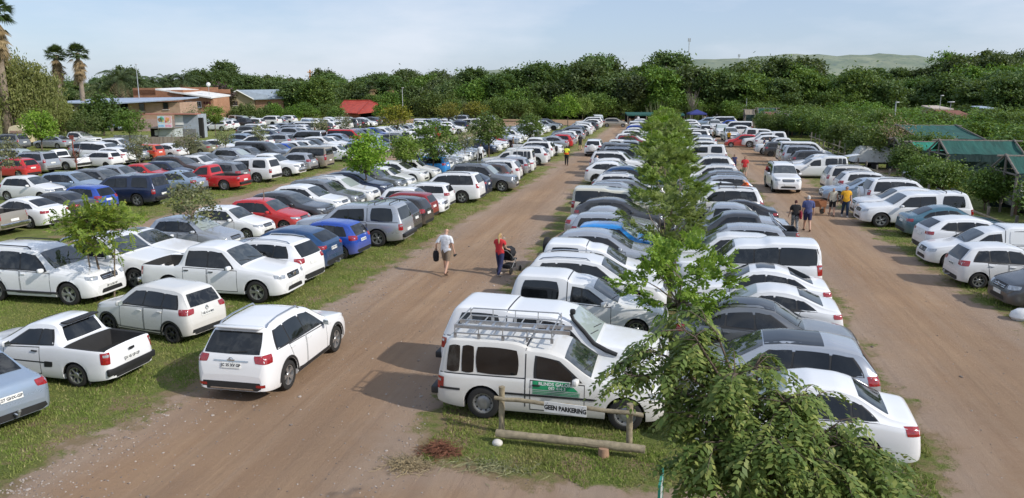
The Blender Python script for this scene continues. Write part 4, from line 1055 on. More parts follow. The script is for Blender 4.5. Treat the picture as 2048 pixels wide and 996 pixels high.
# keep nose-to-nose rows apart
for ra, rb, xm in (('A', 'B', .35), ('D', 'C', -16.9), ('F', 'E', -34.9)):
    for e in ENT:
        if e['row'] == ra and not (e['row'] == 'A' and e['y'] < 16):
            hi = xm - .15 - SHAPES[e['k']]['L'] / 2
            if e['x'] > hi and not e['fixed']: e['x'] = hi
        if e['row'] == rb:
            lo = xm + .15 + SHAPES[e['k']]['L'] / 2
            if e['x'] < lo and not e['fixed']: e['x'] = lo

for r in list('ABCDEFGHIJK'):
    es = sorted([e for e in ENT if e['row'] == r], key=lambda e: (e['y'], e['x']))
    for k, e in enumerate(es):
        e['n'] = k + 1
        nb = es[k - 1] if k else es[min(1, len(es) - 1)]
        if not e['label']:
            e['label'] = '%s %s, %s along %s' % (e['c'].replace('bright ', '').replace('warm ', ''), NAMES[e['k']][1].replace(' with canopy', '').replace('crossover suv', 'crossover'), ordinal(k + 1), ROWT[r])
for e in ENT: e['d'] = math.hypot(e['x'], e['y'])
ENT.sort(key=lambda e: e['d'])
SOLO, MASS = ENT[:296], ENT[296:]


def emblem(kind, root, x, z, sg):
    """small maker's mark: sg=+1 on the nose, -1 on the tail"""
    m = MB(); M = Matrix.Translation((x, 0, z)) @ Matrix.Rotation(PI / 2, 4, 'Y')
    if kind == 'ring':
        q = MB(); q.lathe([(.045, -.006), (.058, .006), (.07, -.006)], 18, 0, 'z'); m.merge(q, None, M); m.box((x, 0, z), (.02, .17, .03), 0)
    elif kind == 'oval':
        q = MB(); q.lathe([(.001, .008), (.055, .006), (.06, -.006)], 18, 0, 'z'); m.merge(q, None, M @ Matrix.Scale(1.7, 4, (0, 1, 0)))
    elif kind == 'diamond':
        for a in range(4):
            p = [(0, .075), (.05, 0), (0, -.075), (-.05, 0)]; a0, a1 = p[a], p[(a + 1) % 4]
            m.tube([(x, a0[0], z + a0[1]), (x, a1[0], z + a1[1])], .012, 5)
    elif kind == 'three':
        for a in range(3):
            w = PI / 2 + a * 2 * PI / 3; c, s = math.cos(w), math.sin(w); t = .075; n = .03
            m.add([(x + sg * .01, 0, z), (x + sg * .012, c * t * .5 - s * n, z + s * t * .5 + c * n), (x + sg * .012, c * t, z + s * t), (x + sg * .012, c * t * .5 + s * n, z + s * t * .5 - c * n)], [(0, 1, 2, 3)], 0, False)
    m.obj('emblem', CHROME, root)


SIGN_GREEN = plain('green vinyl sign', (.015, .27, .11), .45); SIGN_WHITE = plain('white vinyl sign', (.78, .78, .76), .45)
LETTER_BLACK = plain('black lettering', (.015, .015, .015), .5); LETTER_WHITE = plain('white lettering', (.82, .82, .8), .5); LETTER_RED = plain('maroon lettering', (.3, .02, .03), .5)
SUNGLASS = plain('sunroof glass', (.02, .022, .025), .06, spec=.9)


def extras(e, root, P):
    ex, c, S = e['ex'], P.c, P.c.S; X = c.X
    ft = lambda d: float(c.top(np.array([d]))[0]); fy = lambda d: float(c.yroof(np.array([d]))[0])
    if 'plate' in ex and e['d'] < 48:
        for front in ((False, True) if ex.get('badge') in ('three', 'oval') else (False,)):
            if e['h'] < -60: front = True
            pl = [o for o in root.children if o.name.startswith('number_plate')][0 if front else 1]
            me = text_mesh(ex['plate'], .088, INK, .003); o = link('lettering', me, pl)
            o.matrix_local = c.plate_M[front] @ Matrix.Translation((0, 0, .0105))
    if 'badge' in ex:
        tail = e['k'][:3] in ('suv', 'hat') and not ex.get('front')
        if e['row'] == 'G' or e['k'] in ('dcab', 'big'): emblem(ex['badge'], root, X(-.004), S['head'][2] + .5 * (S['head'][3] - S['head'][2]), 1)
        else:
            z = S['tail'][0] + .08
            h, _ = c.ray((X(S['L'] + 1), 0, z), (1, 0, 0)); emblem(ex['badge'], root, h.x - .012, z, -1)
    if 'spare' in ex:
        z = S['rw'] + .55; m = MB(); wm = MB(); r = S['rw']
        wm.lathe([(.001, .12), (r * .72, .13), (r * .94, .10), (r, .04), (r, -.08), (r * .9, -.12), (.001, -.12)], 22, 0)
        h, _ = c.ray((X(S['L'] + 1), 0, z), (1, 0, 0))
        m.merge(wm, None, Matrix.Translation((h.x - .13, .06, z)) @ Matrix.Rotation(PI / 2, 4, 'Z'))
        m.obj('spare_wheel', PAINT['bright white'] if ex['spare'] == 'white' else RUBBER, root)
    if 'sunroof' in ex:
        a = S['ws'][1] + .2; m = MB(); zz = S['H']; c.patch(m, (X(a), .36, zz), (X(a), -.36, zz), (X(a + .55), -.36, zz), (X(a + .55), .36, zz), (0, 0, -1), 4, 4, .006, 0, .08); m.obj('sunroof', SUNGLASS, root)
    if 'blackroof' in ex:
        a = S['ws'][1] + .02; b = a + 1.25; m = MB(); zz = S['H']; y0, y1 = fy(a) - .07, fy(b) - .07
        c.patch(m, (X(a), y0, zz), (X(a), -y0, zz), (X(b), -y1, zz), (X(b), y1, zz), (0, 0, -1), 8, 8, .006, 0, .02); m.obj('glass_roof', SUNGLASS, root)
    if 'big' in ex:
        m = MB(); x = X(S['L'] - .05); c.patch(m, (x, .55, .33), (x, -.55, .33), (x, -.52, .365), (x, .52, .365), (1, 0, 0), 8, 1, .012, 0, .04); m.obj('chrome_strip', CHROME, root)
        for sg in (1, -1): m = MB(); c.patch(m, (x, sg * .60, .40), (x, sg * .80, .40), (x, sg * .80, .47), (x, sg * .60, .46), (1, 0, 0), 4, 1, .013); m.obj('reflector', TAIL, root)
        m = MB(); c.patch(m, (x, .42, .965), (x, -.42, .965), (x, -.42, .995), (x, .42, .995), (1, 0, 0), 6, 1, .014); m.obj('tailgate_bar', CHROME, root)
        m = MB(); m.box((X(4.12), 0, S['H'] - .045), (.26, 1.12, .035), 0, Matrix.Rotation(.10, 4, 'Y'), bev=.012); m.obj('roof_spoiler', PAINT['bright white'], root)
        h1, _ = c.ray((X(S['L'] + 1), .05, 1.17), (1, 0, 0)); h2, _ = c.ray((X(S['L'] + 1), -.36, 1.2), (1, 0, 0)); m = MB(); m.tube([h1 + Vector((-.03, 0, 0)), h2 + Vector((-.03, 0, 0))], .012, 5); m.obj('rear_wiper', TRIM, root)
        for sg in (1, -1): m = MB(); c.patch(m, (X(1.35), sg * c.w * 1.05, .25), (X(3.15), sg * c.w * 1.05, .25), (X(3.15), sg * c.w * 1.05, .36), (X(1.35), sg * c.w * 1.05, .36), (0, -sg, 0), 8, 1, .012); m.obj('sill_trim', TRIM, root)
    if 'cladding' in ex or False:
        for sg in (1, -1): m = c.trims(sg); link('arch_trim', m.mesh('arch_trim', MATS), root)
    if 'tow' in ex:
        m = MB(); x = X(S['L']); m.tube([(x + .1, 0, .36), (x - .16, 0, .34), (x - .2, 0, .44)], .025, 6); m.tube([(x - .2, 0, .44), (x - .2, 0, .49)], .035, 8); m.obj('tow_hook', METAL, root)
    if 'steps' in ex:
        for sg in (1, -1): m = MB(); m.box((X(2.3), sg * (c.w - .02), .42), (2.0, .14, .06), bev=.02); m.obj('side_step', TRIM, root)
    if 'bullbar' in ex:
        m = MB(); x = X(-.10); w = c.w * .78; z0, z1 = .55, 1.02
        m.tube([(X(.06), -w, z0), (x, -w * .9, z0 + .05), (x, -w * .82, z1 - .1), (x, -w * .6, z1), (x, w * .6, z1), (x, w * .82, z1 - .1), (x, w * .9, z0 + .05), (X(.06), w, z0)], .032, 8)
        m.tube([(x, -w * .86, .78), (x, w * .86, .78)], .028, 8); m.box((x + .0, 0, .56), (.12, w * 1.9, .14), bev=.04)
        for sg in (1, -1): m.tube([(x, sg * w * .4, z0), (x, sg * w * .4, z1)], .028, 8); m.tube([(x, sg * w * .86, .9), (X(.15), sg * w * 1.12, .95), (X(.3), sg * w * 1.14, .7)], .026, 8)
        m.obj('bull_bar', PAINT['white'] if e['row'] == 'A' else CHROME, root)
    if 'snorkel' in ex:
        m = MB(); sg = -1; y = sg * (c.w * .97)
        m.tube([(X(.95), y, .98), (X(1.2), y * .99, 1.06), (X(1.5), y * .93, 1.2), (X(1.75), y * .87, 1.48), (X(2.0), y * .80, 1.72), (X(2.06), y * .79, 1.86)], [.05, .06, .055, .05, .045, .045], 8)
        m.box((X(2.02), y * .79, 1.92), (.13, .11, .14), bev=.04); m.obj('snorkel', TRIM, root)
    if 'rollbar' in ex:
        m = MB(); b = S['cab_end'] + .28
        for dd, hh in ((b, 1.66), (b + .12, 1.6)):
            m.tube([(X(dd + .5), -.78, 1.14), (X(dd + .05), -.74, hh - .12), (X(dd), -.62, hh), (X(dd), .62, hh), (X(dd + .05), .74, hh - .12), (X(dd + .5), .78, 1.14)], .034, 8)
        m.obj('sports_bar', CHROME, root)
    if 'bars' in ex or 'bars2' in ex:
        m = MB(); z = S['H'] + .09
        for d in (2.4, 3.3) if 'bars' in ex else (3.9, 4.6): m.tube([(X(d), -.68, z - .09), (X(d), -.66, z), (X(d), .66, z), (X(d), .68, z - .09)], .022, 6)
        if 'bars' in ex:
            for y in (-.3, .05, .35): m.box((X(2.9), y, z + .04), (1.3, .09, .04), bev=.01); m.box((X(2.5), y, z + .09), (.08, .12, .08))
        m.obj('roof_bars', TRIM, root)
    if 'openhatch' in ex:
        m = MB(); M = Matrix.Rotation(math.radians(12), 4, 'Y'); m.box((X(S['L'] + .28), 0, 1.82), (.9, 1.25, .05), 0, M, bev=.02); m.obj('canopy_hatch', PAINT['white'], root)
    if 'panel' in ex:
        m = MB()
        for sg in (1, -1): c.patch(m, (X(2.9), sg * c.w * 1.05, 1.02), (X(4.2), sg * c.w * 1.05, 1.02), (X(4.1), sg * c.w, 1.5), (X(2.9), sg * c.w, 1.5), (0, -sg, 0), 8, 5, .012, 0, .05)
        m.obj('canopy_panel', PAINT['white'], root)
    if e['k'] == 'utility':
        for sg in (1, -1):
            m = MB(); c.patch(m, (X(1.5), sg * c.w * 1.05, .55), (X(2.75), sg * c.w * 1.05, .55), (X(2.75), sg * c.w * 1.05, .58), (X(1.5), sg * c.w * 1.05, .58), (0, -sg, 0), 6, 1, .006); m.obj('rub_strip', TRIM, root)
            m = MB(); c.patch(m, (X(2.66), sg * c.w * 1.05, .45), (X(2.9), sg * c.w * 1.05, .47), (X(2.92), sg * c.w * 1.05, .6), (X(2.68), sg * c.w * 1.05, .6), (0, -sg, 0), 3, 2, .006, 0, .1); m.obj('side_vent', TRIM, root)
            m = MB(); m.box((X(3.52 + .36), sg * (c.w - .13), .24), (.03, .2, .26), 0); m.obj('mud_flap', TRIM, root)
        m = MB(); m.box((X(3.05), 0, 1.46), (.2, 1.02, .05), bev=.02); m.obj('roof_wing', TRIM, root)
        m = MB(); m.box((X(4.42), 0, .42), (.1, c.w * 1.9, .17), bev=.03); m.obj('tail_bumper', TRIM, root)
        m = MB(); m.box((X(4.46), 0, .82), (.02, .16, .06)); m.obj('tailgate_handle', TRIM, root)
    if 'rack' in ex:
        m = MB(); z = 1.83; x0, x1 = X(4.45), X(2.35); ys = (-.66, .66)
        for y in ys:
            m.tube([(x0, y, z + .02), (x1, y, z + .02)], .018, 6); m.tube([(x0, y, z + .12), (x0 + .06, y, z + .19), (x1 - .06, y, z + .19), (x1, y, z + .12)], .015, 6)
            for x in np.linspace(x0, x1, 5): m.tube([(x, y, z + .02), (x, y, z + .18)], .013, 6); m.box((x, y * .96, z - .04), (.06, .05, .1))
        for x in np.linspace(x0, x1, 6): m.tube([(x, -.66, z + .02), (x, .66, z + .02)], .015, 6)
        m.tube([(x0, -.66, z + .19), (x0, .66, z + .19)], .015, 6); m.tube([(x1, -.66, z + .19), (x1, .66, z + .19)], .015, 6)
        m.obj('roof_rack', METAL, root)
        ld = MB()
        for y in (-.44, -.08): ld.box((X(3.25), y, z + .1), (2.5, .035, .085))
        for x in np.linspace(X(4.3), X(2.2), 8): ld.box((x, -.26, z + .1), (.05, .36, .035))
        o = ld.obj('folding_ladder', plain('ladder aluminium', (.55, .56, .57), .35, .85), None)
        o.matrix_world = Matrix.Translation(root.location) @ Matrix.Rotation(root.rotation_euler[2], 4, 'Z')
        tag(o, 'aluminium ladder lying in the roof rack of the white pickup', 'ladder')
    if 'sign' in ex:
        sg = -1; w = c.w * 1.06 * sg
        g = MB(); c.patch(g, (X(1.75), w, .79), (X(2.72), w, .79), (X(2.72), w, .965), (X(1.95), w, .965), (0, 1, 0), 8, 4, .009); sgn = g.obj('green_sign', SIGN_GREEN, root)
        s2 = MB()
        for z in (.765, .73, .70): c.patch(s2, (X(1.72), w, z - .012), (X(2.72), w, z - .012), (X(2.72), w, z + .006), (X(1.72), w, z + .006), (0, 1, 0), 8, 1, .0095)
        s2.obj('green_stripe', SIGN_GREEN, root)
        def letters(txt, size, d, z, mat, par, bold=.0):
            q, _ = c.ray((X(d), w * 1.3, z), (0, 1, 0)); o = link('lettering', text_mesh(txt, size, mat, bold), par); o.location = (X(d), q.y - .02, z); o.rotation_euler = (PI / 2 - .03, 0, 0)
        letters('BLINDS GALORE', .10, 2.22, .92, LETTER_WHITE, sgn, .003); letters('082 414 3', .09, 2.2, .838, LETTER_WHITE, sgn, .002)
        t = MB()
        for z in (.63,): c.patch(t, (X(4.85), w, z), (X(4.3), w, z), (X(4.3), w, z + .05), (X(4.85), w, z + .05), (0, 1, 0), 6, 1, .008); c.patch(t, (X(3.35), w, z), (X(1.4), w, z), (X(1.4), w, z + .045), (X(3.35), w, z + .045), (0, 1, 0), 12, 1, .0125)
        t.obj('rub_strip', TRIM, root)


for e in SOLO:
    lod = 0 if e['d'] < 40 else (1 if e['d'] < 78 else 2)
    if e['ex'] and lod == 2: lod = 1
    grp = ROWG[e['row']] if e['row'] else e['ex'].get('grp')
    jit = 0
    root = place_car(e['k'], e['c'], e['x'], e['y'], math.radians(e['h'] + jit), lod, e['label'], grp)
    if not e['fixed']:
        q = random.Random(int(e['x'] * 977 + e['y'] * 131)); root.scale = (q.uniform(.96, 1.035), q.uniform(.98, 1.015), q.uniform(.955, 1.03))
    if e['ex']: extras(e, root, proto(e['k']))

if MASS:
    mb = MB(); mats = list(MATS); pidx = {}
    for e in MASS:
        P = proto(e['k']); m = PAINT[e['c']]
        if e['c'] not in pidx: pidx[e['c']] = len(mats); mats.append(m)
        rm = {i: i for i in range(len(MATS))}; rm[0] = pidx[e['c']]
        lite = MB()
        for nm, q, _ in P.basic: lite.merge(q)
        for pos, rz in P.wheels(): lite.merge(P.tyre, None, Matrix.Translation(pos))
        mb.merge(lite, rm, Matrix.Translation((e['x'], e['y'], 0)) @ Matrix.Rotation(math.radians(e['h']), 4, 'Z'))
    tag(mb.obj('distant_cars', mats, sharp=40), 'mass of distant parked cars in front of the wood', 'cars', kind='stuff')
print('CARS', len(SOLO), len(MASS), [sum(1 for e in ENT if e['row'] == r) for r in 'ABCDEFGHIJK'])
# ------------------------------------------------------------------ trees and plants
def leaf_mat(name, c0, c1, c2, trans=.32, dead=None, nscale=.9):
    g = NT(name); geo = g.n('ShaderNodeNewGeometry'); ob = g.n('ShaderNodeTexCoord').outputs['Object']; inf = g.n('ShaderNodeObjectInfo').outputs['Random']
    isl = geo.outputs['Random Per Island']; nz = g.noise(ob, nscale, 3)
    c = g.mix(g.rng(nz, .36, .64), c0, c1); c = g.mix(g.rng(isl, .55, 1., 0., .8), c, c2)
    c = g.mix(g.rng(isl, .25, .0, 0., .55), c, tuple(x * .45 for x in c0))
    if dead: c = g.mix(g.rng(isl, .93, .95, 0., .8), c, dead)
    h = g.n('ShaderNodeHueSaturation', {'Hue': g.rng(inf, 0, 1, .485, .515), 'Saturation': g.rng(inf, 0, 1, .88, 1.08), 'Value': g.rng(inf, 0, 1, .75, 1.22), 'Color': c}).outputs['Color']
    d = g.n('ShaderNodeBsdfPrincipled', {'Base Color': h, 'Roughness': .55, 'Specular IOR Level': .35}).outputs['BSDF']
    t = g.n('ShaderNodeBsdfTranslucent', {'Color': g.mix(.5, h, (.25, .33, .03))}).outputs['BSDF']
    m = g.n('ShaderNodeMixShader', {0: trans, 1: d, 2: t}).outputs['Shader']
    return g.done(m)


LEAF = {
 'bright': leaf_mat('bright green leaves', (.14, .235, .034), (.235, .345, .055), (.36, .45, .09), .4),
 'wood': leaf_mat('woodland leaves', (.066, .112, .036), (.108, .165, .05), (.16, .21, .07), .28, nscale=.45),  # wood leaves lightened to stand in for aerial haze
 'lush': leaf_mat('lush bush leaves', (.075, .145, .026), (.135, .22, .038), (.21, .29, .06), .28, nscale=.6),
 'olive': leaf_mat('olive grey leaves', (.15, .18, .075), (.235, .25, .115), (.33, .33, .17), .2, (.2, .12, .06)),
 'feather': leaf_mat('feathery leaves', (.13, .18, .035), (.21, .26, .05), (.30, .33, .085), .35, (.3, .26, .04)),
 'dark': leaf_mat('dark glossy leaves', (.045, .095, .02), (.08, .145, .03), (.15, .21, .04), .22),
 'weep': leaf_mat('weeping thorn leaves', (.13, .155, .04), (.195, .21, .06), (.27, .27, .09), .2, nscale=.35),
 'golden': leaf_mat('yellowing leaves', (.14, .15, .025), (.22, .19, .03), (.3, .25, .05), .3),
 'palm': leaf_mat('palm fronds', (.045, .075, .025), (.075, .11, .035), (.12, .15, .06), .15),
 'dry': leaf_mat('dry fronds', (.20, .13, .07), (.28, .2, .11), (.36, .27, .16), .1),
 'fore': leaf_mat('near leaflets', (.095, .155, .032), (.165, .235, .05), (.36, .385, .10), .28, nscale=1.4),
 'purple': leaf_mat('purple brown leaves', (.05, .03, .03), (.09, .055, .05), (.12, .09, .07), .15),
}
BARK = plain('bark', (.13, .095, .07), .9, bump=.6, scale=9, var=.3)
BARK_PALE = plain('pale bark', (.24, .19, .14), .9, bump=.5, scale=9, var=.3)


def rvec(n, rs):
    v = rs.normal(size=(n, 3)); return v / np.linalg.norm(v, axis=1, keepdims=True)


def leaf_quads(C, s, rs, up=.5, asp=.5, fold=.2):
    """one pointed leaf (4 corners) per centre with a random turn"""
    n = len(C); N = rvec(n, rs); N[:, 2] = np.abs(N[:, 2]) * .7 + up; N /= np.linalg.norm(N, axis=1, keepdims=True)
    A = np.cross(N, rvec(n, rs)); A /= np.linalg.norm(A, axis=1, keepdims=True) + 1e-9; B = np.cross(N, A)
    sz = s * rs.uniform(.6, 1.35, size=(n, 1)); a, b = A * sz, B * sz * asp
    return np.stack([C - a, C + b - N * sz * fold * .0, C + a, C - b], 1)


def crown_points(rs, rx, ry, rz, zc, nclump, per, rc, shell=.75, squash=.8, under=.9, lump=.25):
    """clump centres on broken limbs inside an ellipsoid, leaves gathered round every clump"""
    P = []
    dirs = rvec(nclump, rs); dirs[:, 2] = np.where(dirs[:, 2] < 0, dirs[:, 2] * under, dirs[:, 2])
    big = rvec(9, rs); amp = rs.uniform(-lump, lump, 9)
    f = 1 + (np.clip(dirs @ big.T, 0, 1) ** 3 * amp).sum(1)
    r = rs.uniform(shell ** 3, 1, nclump) ** (1 / 3) * f
    C = dirs * r[:, None] * np.array([rx, ry, rz]) + np.array([0, 0, zc])
    k = np.repeat(C, per, 0)
    off = rs.normal(size=(len(k), 3)) * rc * np.array([1, 1, squash]); off *= np.repeat(rs.uniform(.6, 1.3, nclump), per)[:, None]
    return k + off, C


def limbs(mb, C, base, fork, r0, rs, n=9, mi=0):
    """trunk from base to fork with limbs to some clump centres"""
    base, fork = Vector(base), Vector(fork); mid = (base + fork) / 2 + Vector((rs.uniform(-.06, .06), rs.uniform(-.06, .06), 0)) * (fork - base).length
    mb.tube([base - Vector((0, 0, .1)), base + (mid - base) * .2, mid, fork], [r0 * 1.35, r0, r0 * .85, r0 * .7], 8, mi)
    for i in rs.choice(len(C), min(n, len(C)), replace=False):
        e = Vector(C[i]); m = (fork + e) / 2 + Vector(rs.normal(size=3)) * .08 * (e - fork).length
        mb.tube([fork - (fork - base) * .05, m, e], [r0 * .55, r0 * .35, r0 * .12], 5, mi)


def tree_pair(seed, leaf, rx, ry, rz, zc, trunk, r0, nclump, per, rc, s, bark=None, shell=.6, squash=.8, under=.8, up=.45, asp=.5, lump=.3, nl=10, lean=0):
    rs = np.random.RandomState(seed); P, C = crown_points(rs, rx, ry, rz, zc, nclump, per, rc, shell, squash, under, lump)
    P[:, 2] = np.maximum(P[:, 2], .25)
    cm = quads_mesh('crown', leaf_quads(P, s, rs, up, asp), [LEAF[leaf]])
    mb = MB(); limbs(mb, C, (0, 0, 0), (lean, 0, trunk), r0, rs, nl)
    return cm, mb.mesh('trunk', [bark or BARK])


def plant(pair, name, label, cat, x, y, s=1., rz=0., group=None, sz=None, z=None):
    zz = float(terrain_z(np.array(x), np.array(y))) if z is None else z
    r = thing(name, label, cat, (x, y, zz), rz, group); r.scale = (s, s, sz or s)
    link('crown', pair[0], r); link('trunk', pair[1], r); return r


# --- sprig crowns (young trees down the middle island): pinnate leaves built leaflet by leaflet
def pinnate(rs, origins, dirs, length, pairs, lw, droop=.35, end=True, wf=.26):
    """leaflet quads for many compound leaves at once -> (N,4,3)"""
    n = len(origins); out = []
    D = dirs / np.linalg.norm(dirs, axis=1, keepdims=True); up = np.tile([0, 0, 1.], (n, 1))
    S = np.cross(D, up); S /= np.linalg.norm(S, axis=1, keepdims=True) + 1e-6
    roll = rs.uniform(-.6, .6, (n, 1)); N = np.cross(S, D); S = S * np.cos(roll) + N * np.sin(roll); N = np.cross(S, D)
    Lg = length * rs.uniform(.7, 1.2, (n, 1))
    for k in range(pairs + (1 if end else 0)):
        t = (k + .6) / (pairs + .4); base = origins + D * Lg * t - np.array([0, 0, 1]) * Lg * droop * t * t
        for sg in ((1, -1) if k < pairs else (0,)):
            w = lw * (1 - .35 * abs(2 * t - .9)) * rs.uniform(.8, 1.2, (n, 1))
            ax = (S * sg * 1.0 + D * .55 if sg else D) - np.array([0, 0, .35]) + rs.normal(size=(n, 3)) * .14
            ax /= np.linalg.norm(ax, axis=1, keepdims=True)
            cr = np.cross(ax, N); cr /= np.linalg.norm(cr, axis=1, keepdims=True) + 1e-6
            lenl = w; wid = w * wf
            m = base + ax * lenl * .45
            out.append(np.stack([base, m + cr * wid, base + ax * lenl - np.array([0, 0, .12]) * lenl, m - cr * wid], 1))
    return np.concatenate(out)


def sprig_tree(seed, leaf, h, rx, zlo, nbr, per, length, pairs, lw, r0, bark):
    """upright young tree: whippy branches leave the stem and carry compound leaves"""
    rs = np.random.RandomState(seed); mb = MB(); O, D = [], []
    stem = [Vector((0, 0, -.1))] + [Vector((rs.uniform(-.07, .07), rs.uniform(-.07, .07), h * .9 * q)) for q in (.15, .35, .55, .75, 1)]
    mb.tube(stem, [r0 * 1.2, r0, r0 * .8, r0 * .6, r0 * .4, r0 * .15], 7)
    for b in range(nbr):
        q = (b + .5) / nbr; z0 = zlo + (h * .88 - zlo) * q ** .9; a = b * 2.4 + rs.uniform(-.5, .5)
        reach = rx * (math.sin(PI * min(1, .22 + .70 * (1 - (q - .42) ** 2 * 1.9))) ** .5 if False else max(.25, 1.05 - 1.1 * abs(q - .42) ** 1.3 * 1.6)) * rs.uniform(.7, 1.15)
        p0 = Vector((0, 0, z0)); dr = Vector((math.cos(a), math.sin(a), rs.uniform(.25, .8))).normalized()
        p1 = p0 + dr * reach * .6; p2 = p1 + Vector((dr.x, dr.y, dr.z * .2 + rs.uniform(-.3, .25))).normalized() * reach * .5
        mb.tube([p0, p1, p2], [r0 * .35, r0 * .22, r0 * .07], 5)
        for k in range(per):
            t = rs.uniform(.25, 1.0); p = p0.lerp(p1, t * 1.8) if t < .55 else p1.lerp(p2, (t - .55) / .45)
            O.append(np.array(p) + rs.normal(size=3) * .10 * rx); d = rs.normal(size=3) * .8 + np.array(dr) * .6 + np.array([0, 0, .35]); D.append(d)
    Q = pinnate(rs, np.array(O), np.array(D), length, pairs, lw, .3)
    return quads_mesh('crown', Q, [LEAF[leaf]]), mb.mesh('trunk', [bark])


def island_tree(seed):
    rs = np.random.RandomState(seed + 200); P, C = crown_points(rs, 1.5, 1.4, 1.02, 1.95, 38, 13, .16, .6, .8, .95, .4)
    D = P - np.array([0, 0, 1.5]) + rs.normal(size=P.shape) * .8; D[:, 2] += .5
    Q = pinnate(rs, P, D, .34, 5, .155, .25, True, .33); mb = MB(); limbs(mb, C, (0, 0, 0), (.05, .03, 1.15), .06, rs, 14)
    return quads_mesh('crown', Q, [LEAF['bright']]), mb.mesh('trunk', [BARK_PALE])
ISL = [island_tree(s) for s in (1, 2, 3, 4)]
isl = [(.5, 21.2, .92, 'first bright green young tree of the island line, its crown below the bonnets'), (.2, 31.0, 1.04, 'second bright green tree of the island line, bare stem showing below it'), (.5, 40.2, 1.1, 'third bright green tree of the island line, leaning towards the right road'), (.1, 49.3, 1.28, None), (.0, 58.5, 1.4, None), (-.1, 67.0, 1.5, None), (-.1, 76.5, 1.5, None), (.1, 86, 1.5, None), (-.2, 95, 1.5, None), (.1, 105, 1.3, None), (0, 114, 1.35, None), (.1, 124, 1.35, None), (-.1, 133, 1.35, None)]
for k, (x, y, s, lab) in enumerate(isl):
    plant(ISL[k % 4], 'island_tree', lab or 'young tree in the middle island, %s from the near end of the line' % ordinal(k + 1), 'tree', x, y, s, k * 1.9, 'young trees down the middle island', sz=s * (1.08 if k == 0 else .86))

# --- trees between the parked rows at left
FEATH = sprig_tree(21, 'feather', 3.3, 1.5, 1.6, 30, 15, .42, 8, .13, .05, BARK)
r = plant(FEATH, 'feathery_tree', 'feathery yellow-green tree tied to stakes between the white large suv and pickup', 'tree', -18.3, 21.95, .98, .4)
m = MB()
for dx, dy, ln in ((.35, .1, .18), (-.25, .15, -.1)): m.tube([(dx, dy, -.1), (dx + ln, dy, 1.75)], .03, 6)
st = m.obj('support_stake', BARK_PALE, r)
OLV = [tree_pair(30 + k, 'olive', .95, .95, .95, 2.15, 1.4, .045, 42, 30, .19, .075, BARK_PALE, .45) for k in range(2)]
RND = [tree_pair(40 + k, 'bright', 1.25, 1.25, 1.1, 2.5, 1.5, .06, 60, 50, .24, .10, BARK, .5) for k in range(2)]
DRK = [tree_pair(50 + k, 'lush', 1.8, 1.8, 1.5, 2.9, 1.4, .09, 70, 40, .30, .13, BARK, .5, lump=.45) for k in range(2)]
GLD = [tree_pair(60, 'golden', 1.5, 1.5, 1.3, 2.6, 1.4, .06, 50, 46, .28, .11, BARK, .5)]
def tree_at(pair, name, label, px, py, s=1., rz=0., grp='young trees between the parked rows'):
    p = at(px, py); return plant(pair, name, label, 'tree', p[0], p[1], s, rz, grp)
tree_at(OLV[0], 'olive_tree', 'small olive-grey tree on a thin stem behind the white open double-cab', 392, 502, 1.05)
tree_at(RND[0], 'round_tree', 'small round bright-green tree in front of the white crossover in the second row', 733, 398, 1.12)
tree_at(DRK[0], 'broad_tree', 'broad loose green tree behind the white large suv in the grass row', 868, 352, .98, 1.0); tree_at(RND[1], 'round_tree', 'thin leaning tree left of the broad loose green tree', 812, 362, .95, 2)
tree_at(DRK[1], 'broad_tree', 'dark dense tree right of the broad loose tree, above silver bonnets', 978, 320, 1.05, 2.2); tree_at(OLV[1], 'olive_tree', 'small olive tree left of the dark dense tree in the second row', 930, 330, 1.1, 1)
tree_at(DRK[0], 'broad_tree', 'dark green tree beyond the dark dense tree, in front of white pickups', 1060, 296, .9, 2.9); tree_at(RND[0], 'round_tree', 'light green tree near the far end of the grass row', 1135, 262, 1.5, 1.3); tree_at(RND[1], 'round_tree', 'light green tree at the far end of the grass row by the wood', 1165, 252, 1.4, .3)
tree_at(OLV[0], 'olive_tree', 'small olive-grey tree in front of the brown crossover', 282, 352, 1.1, 1.5); tree_at(OLV[1], 'olive_tree', 'reddish olive tree behind the grey-green square crossover', 377, 338, 1.1, 2.5)
tree_at(OLV[0], 'olive_tree', 'small olive tree at the left edge beside the bright red hatchback', 8, 380, 1.25, .6); tree_at(OLV[1], 'olive_tree', 'thin olive tree behind the white canopy pickup', 453, 318, 1.0, .2); tree_at(OLV[0], 'olive_tree', 'thin grey tree behind the silver crossover', 523, 302, 1.0, .9)
tree_at(OLV[1], 'olive_tree', 'olive tree above the beige people-carrier van', 640, 291, 1.15, 3); tree_at(OLV[0], 'olive_tree', 'olive tree between beige van and black sedan', 690, 282, 1.15, 4); tree_at(GLD[0], 'golden_tree', 'yellow-green bushy tree among white cars of the far field', 795, 286, 1.3, 0)
tree_at(RND[0], 'round_tree', 'bright bush of a tree low beside the weeping tree', 88, 318, 1.25, 3); tree_at(DRK[1], 'broad_tree', 'broad tree in front of the open carport', 175, 292, .95, .4); tree_at(DRK[0], 'broad_tree', 'dark loose tree left of the billboard', 262, 290, .98, 1.9); tree_at(OLV[1], 'olive_tree', 'pale thin tree right of the billboard', 388, 270, 1.35, 1.1); tree_at(RND[1], 'round_tree', 'dark rounded tree right of the reed fence', 432, 272, 1.2, 5)
tree_at(GLD[0], 'golden_tree', 'yellowing tree far out in the field below the wood', 897, 262, 1.25, 2); tree_at(GLD[0], 'golden_tree', 'yellow-topped tree left of the dark dense tree', 952, 258, 1.25, 4)
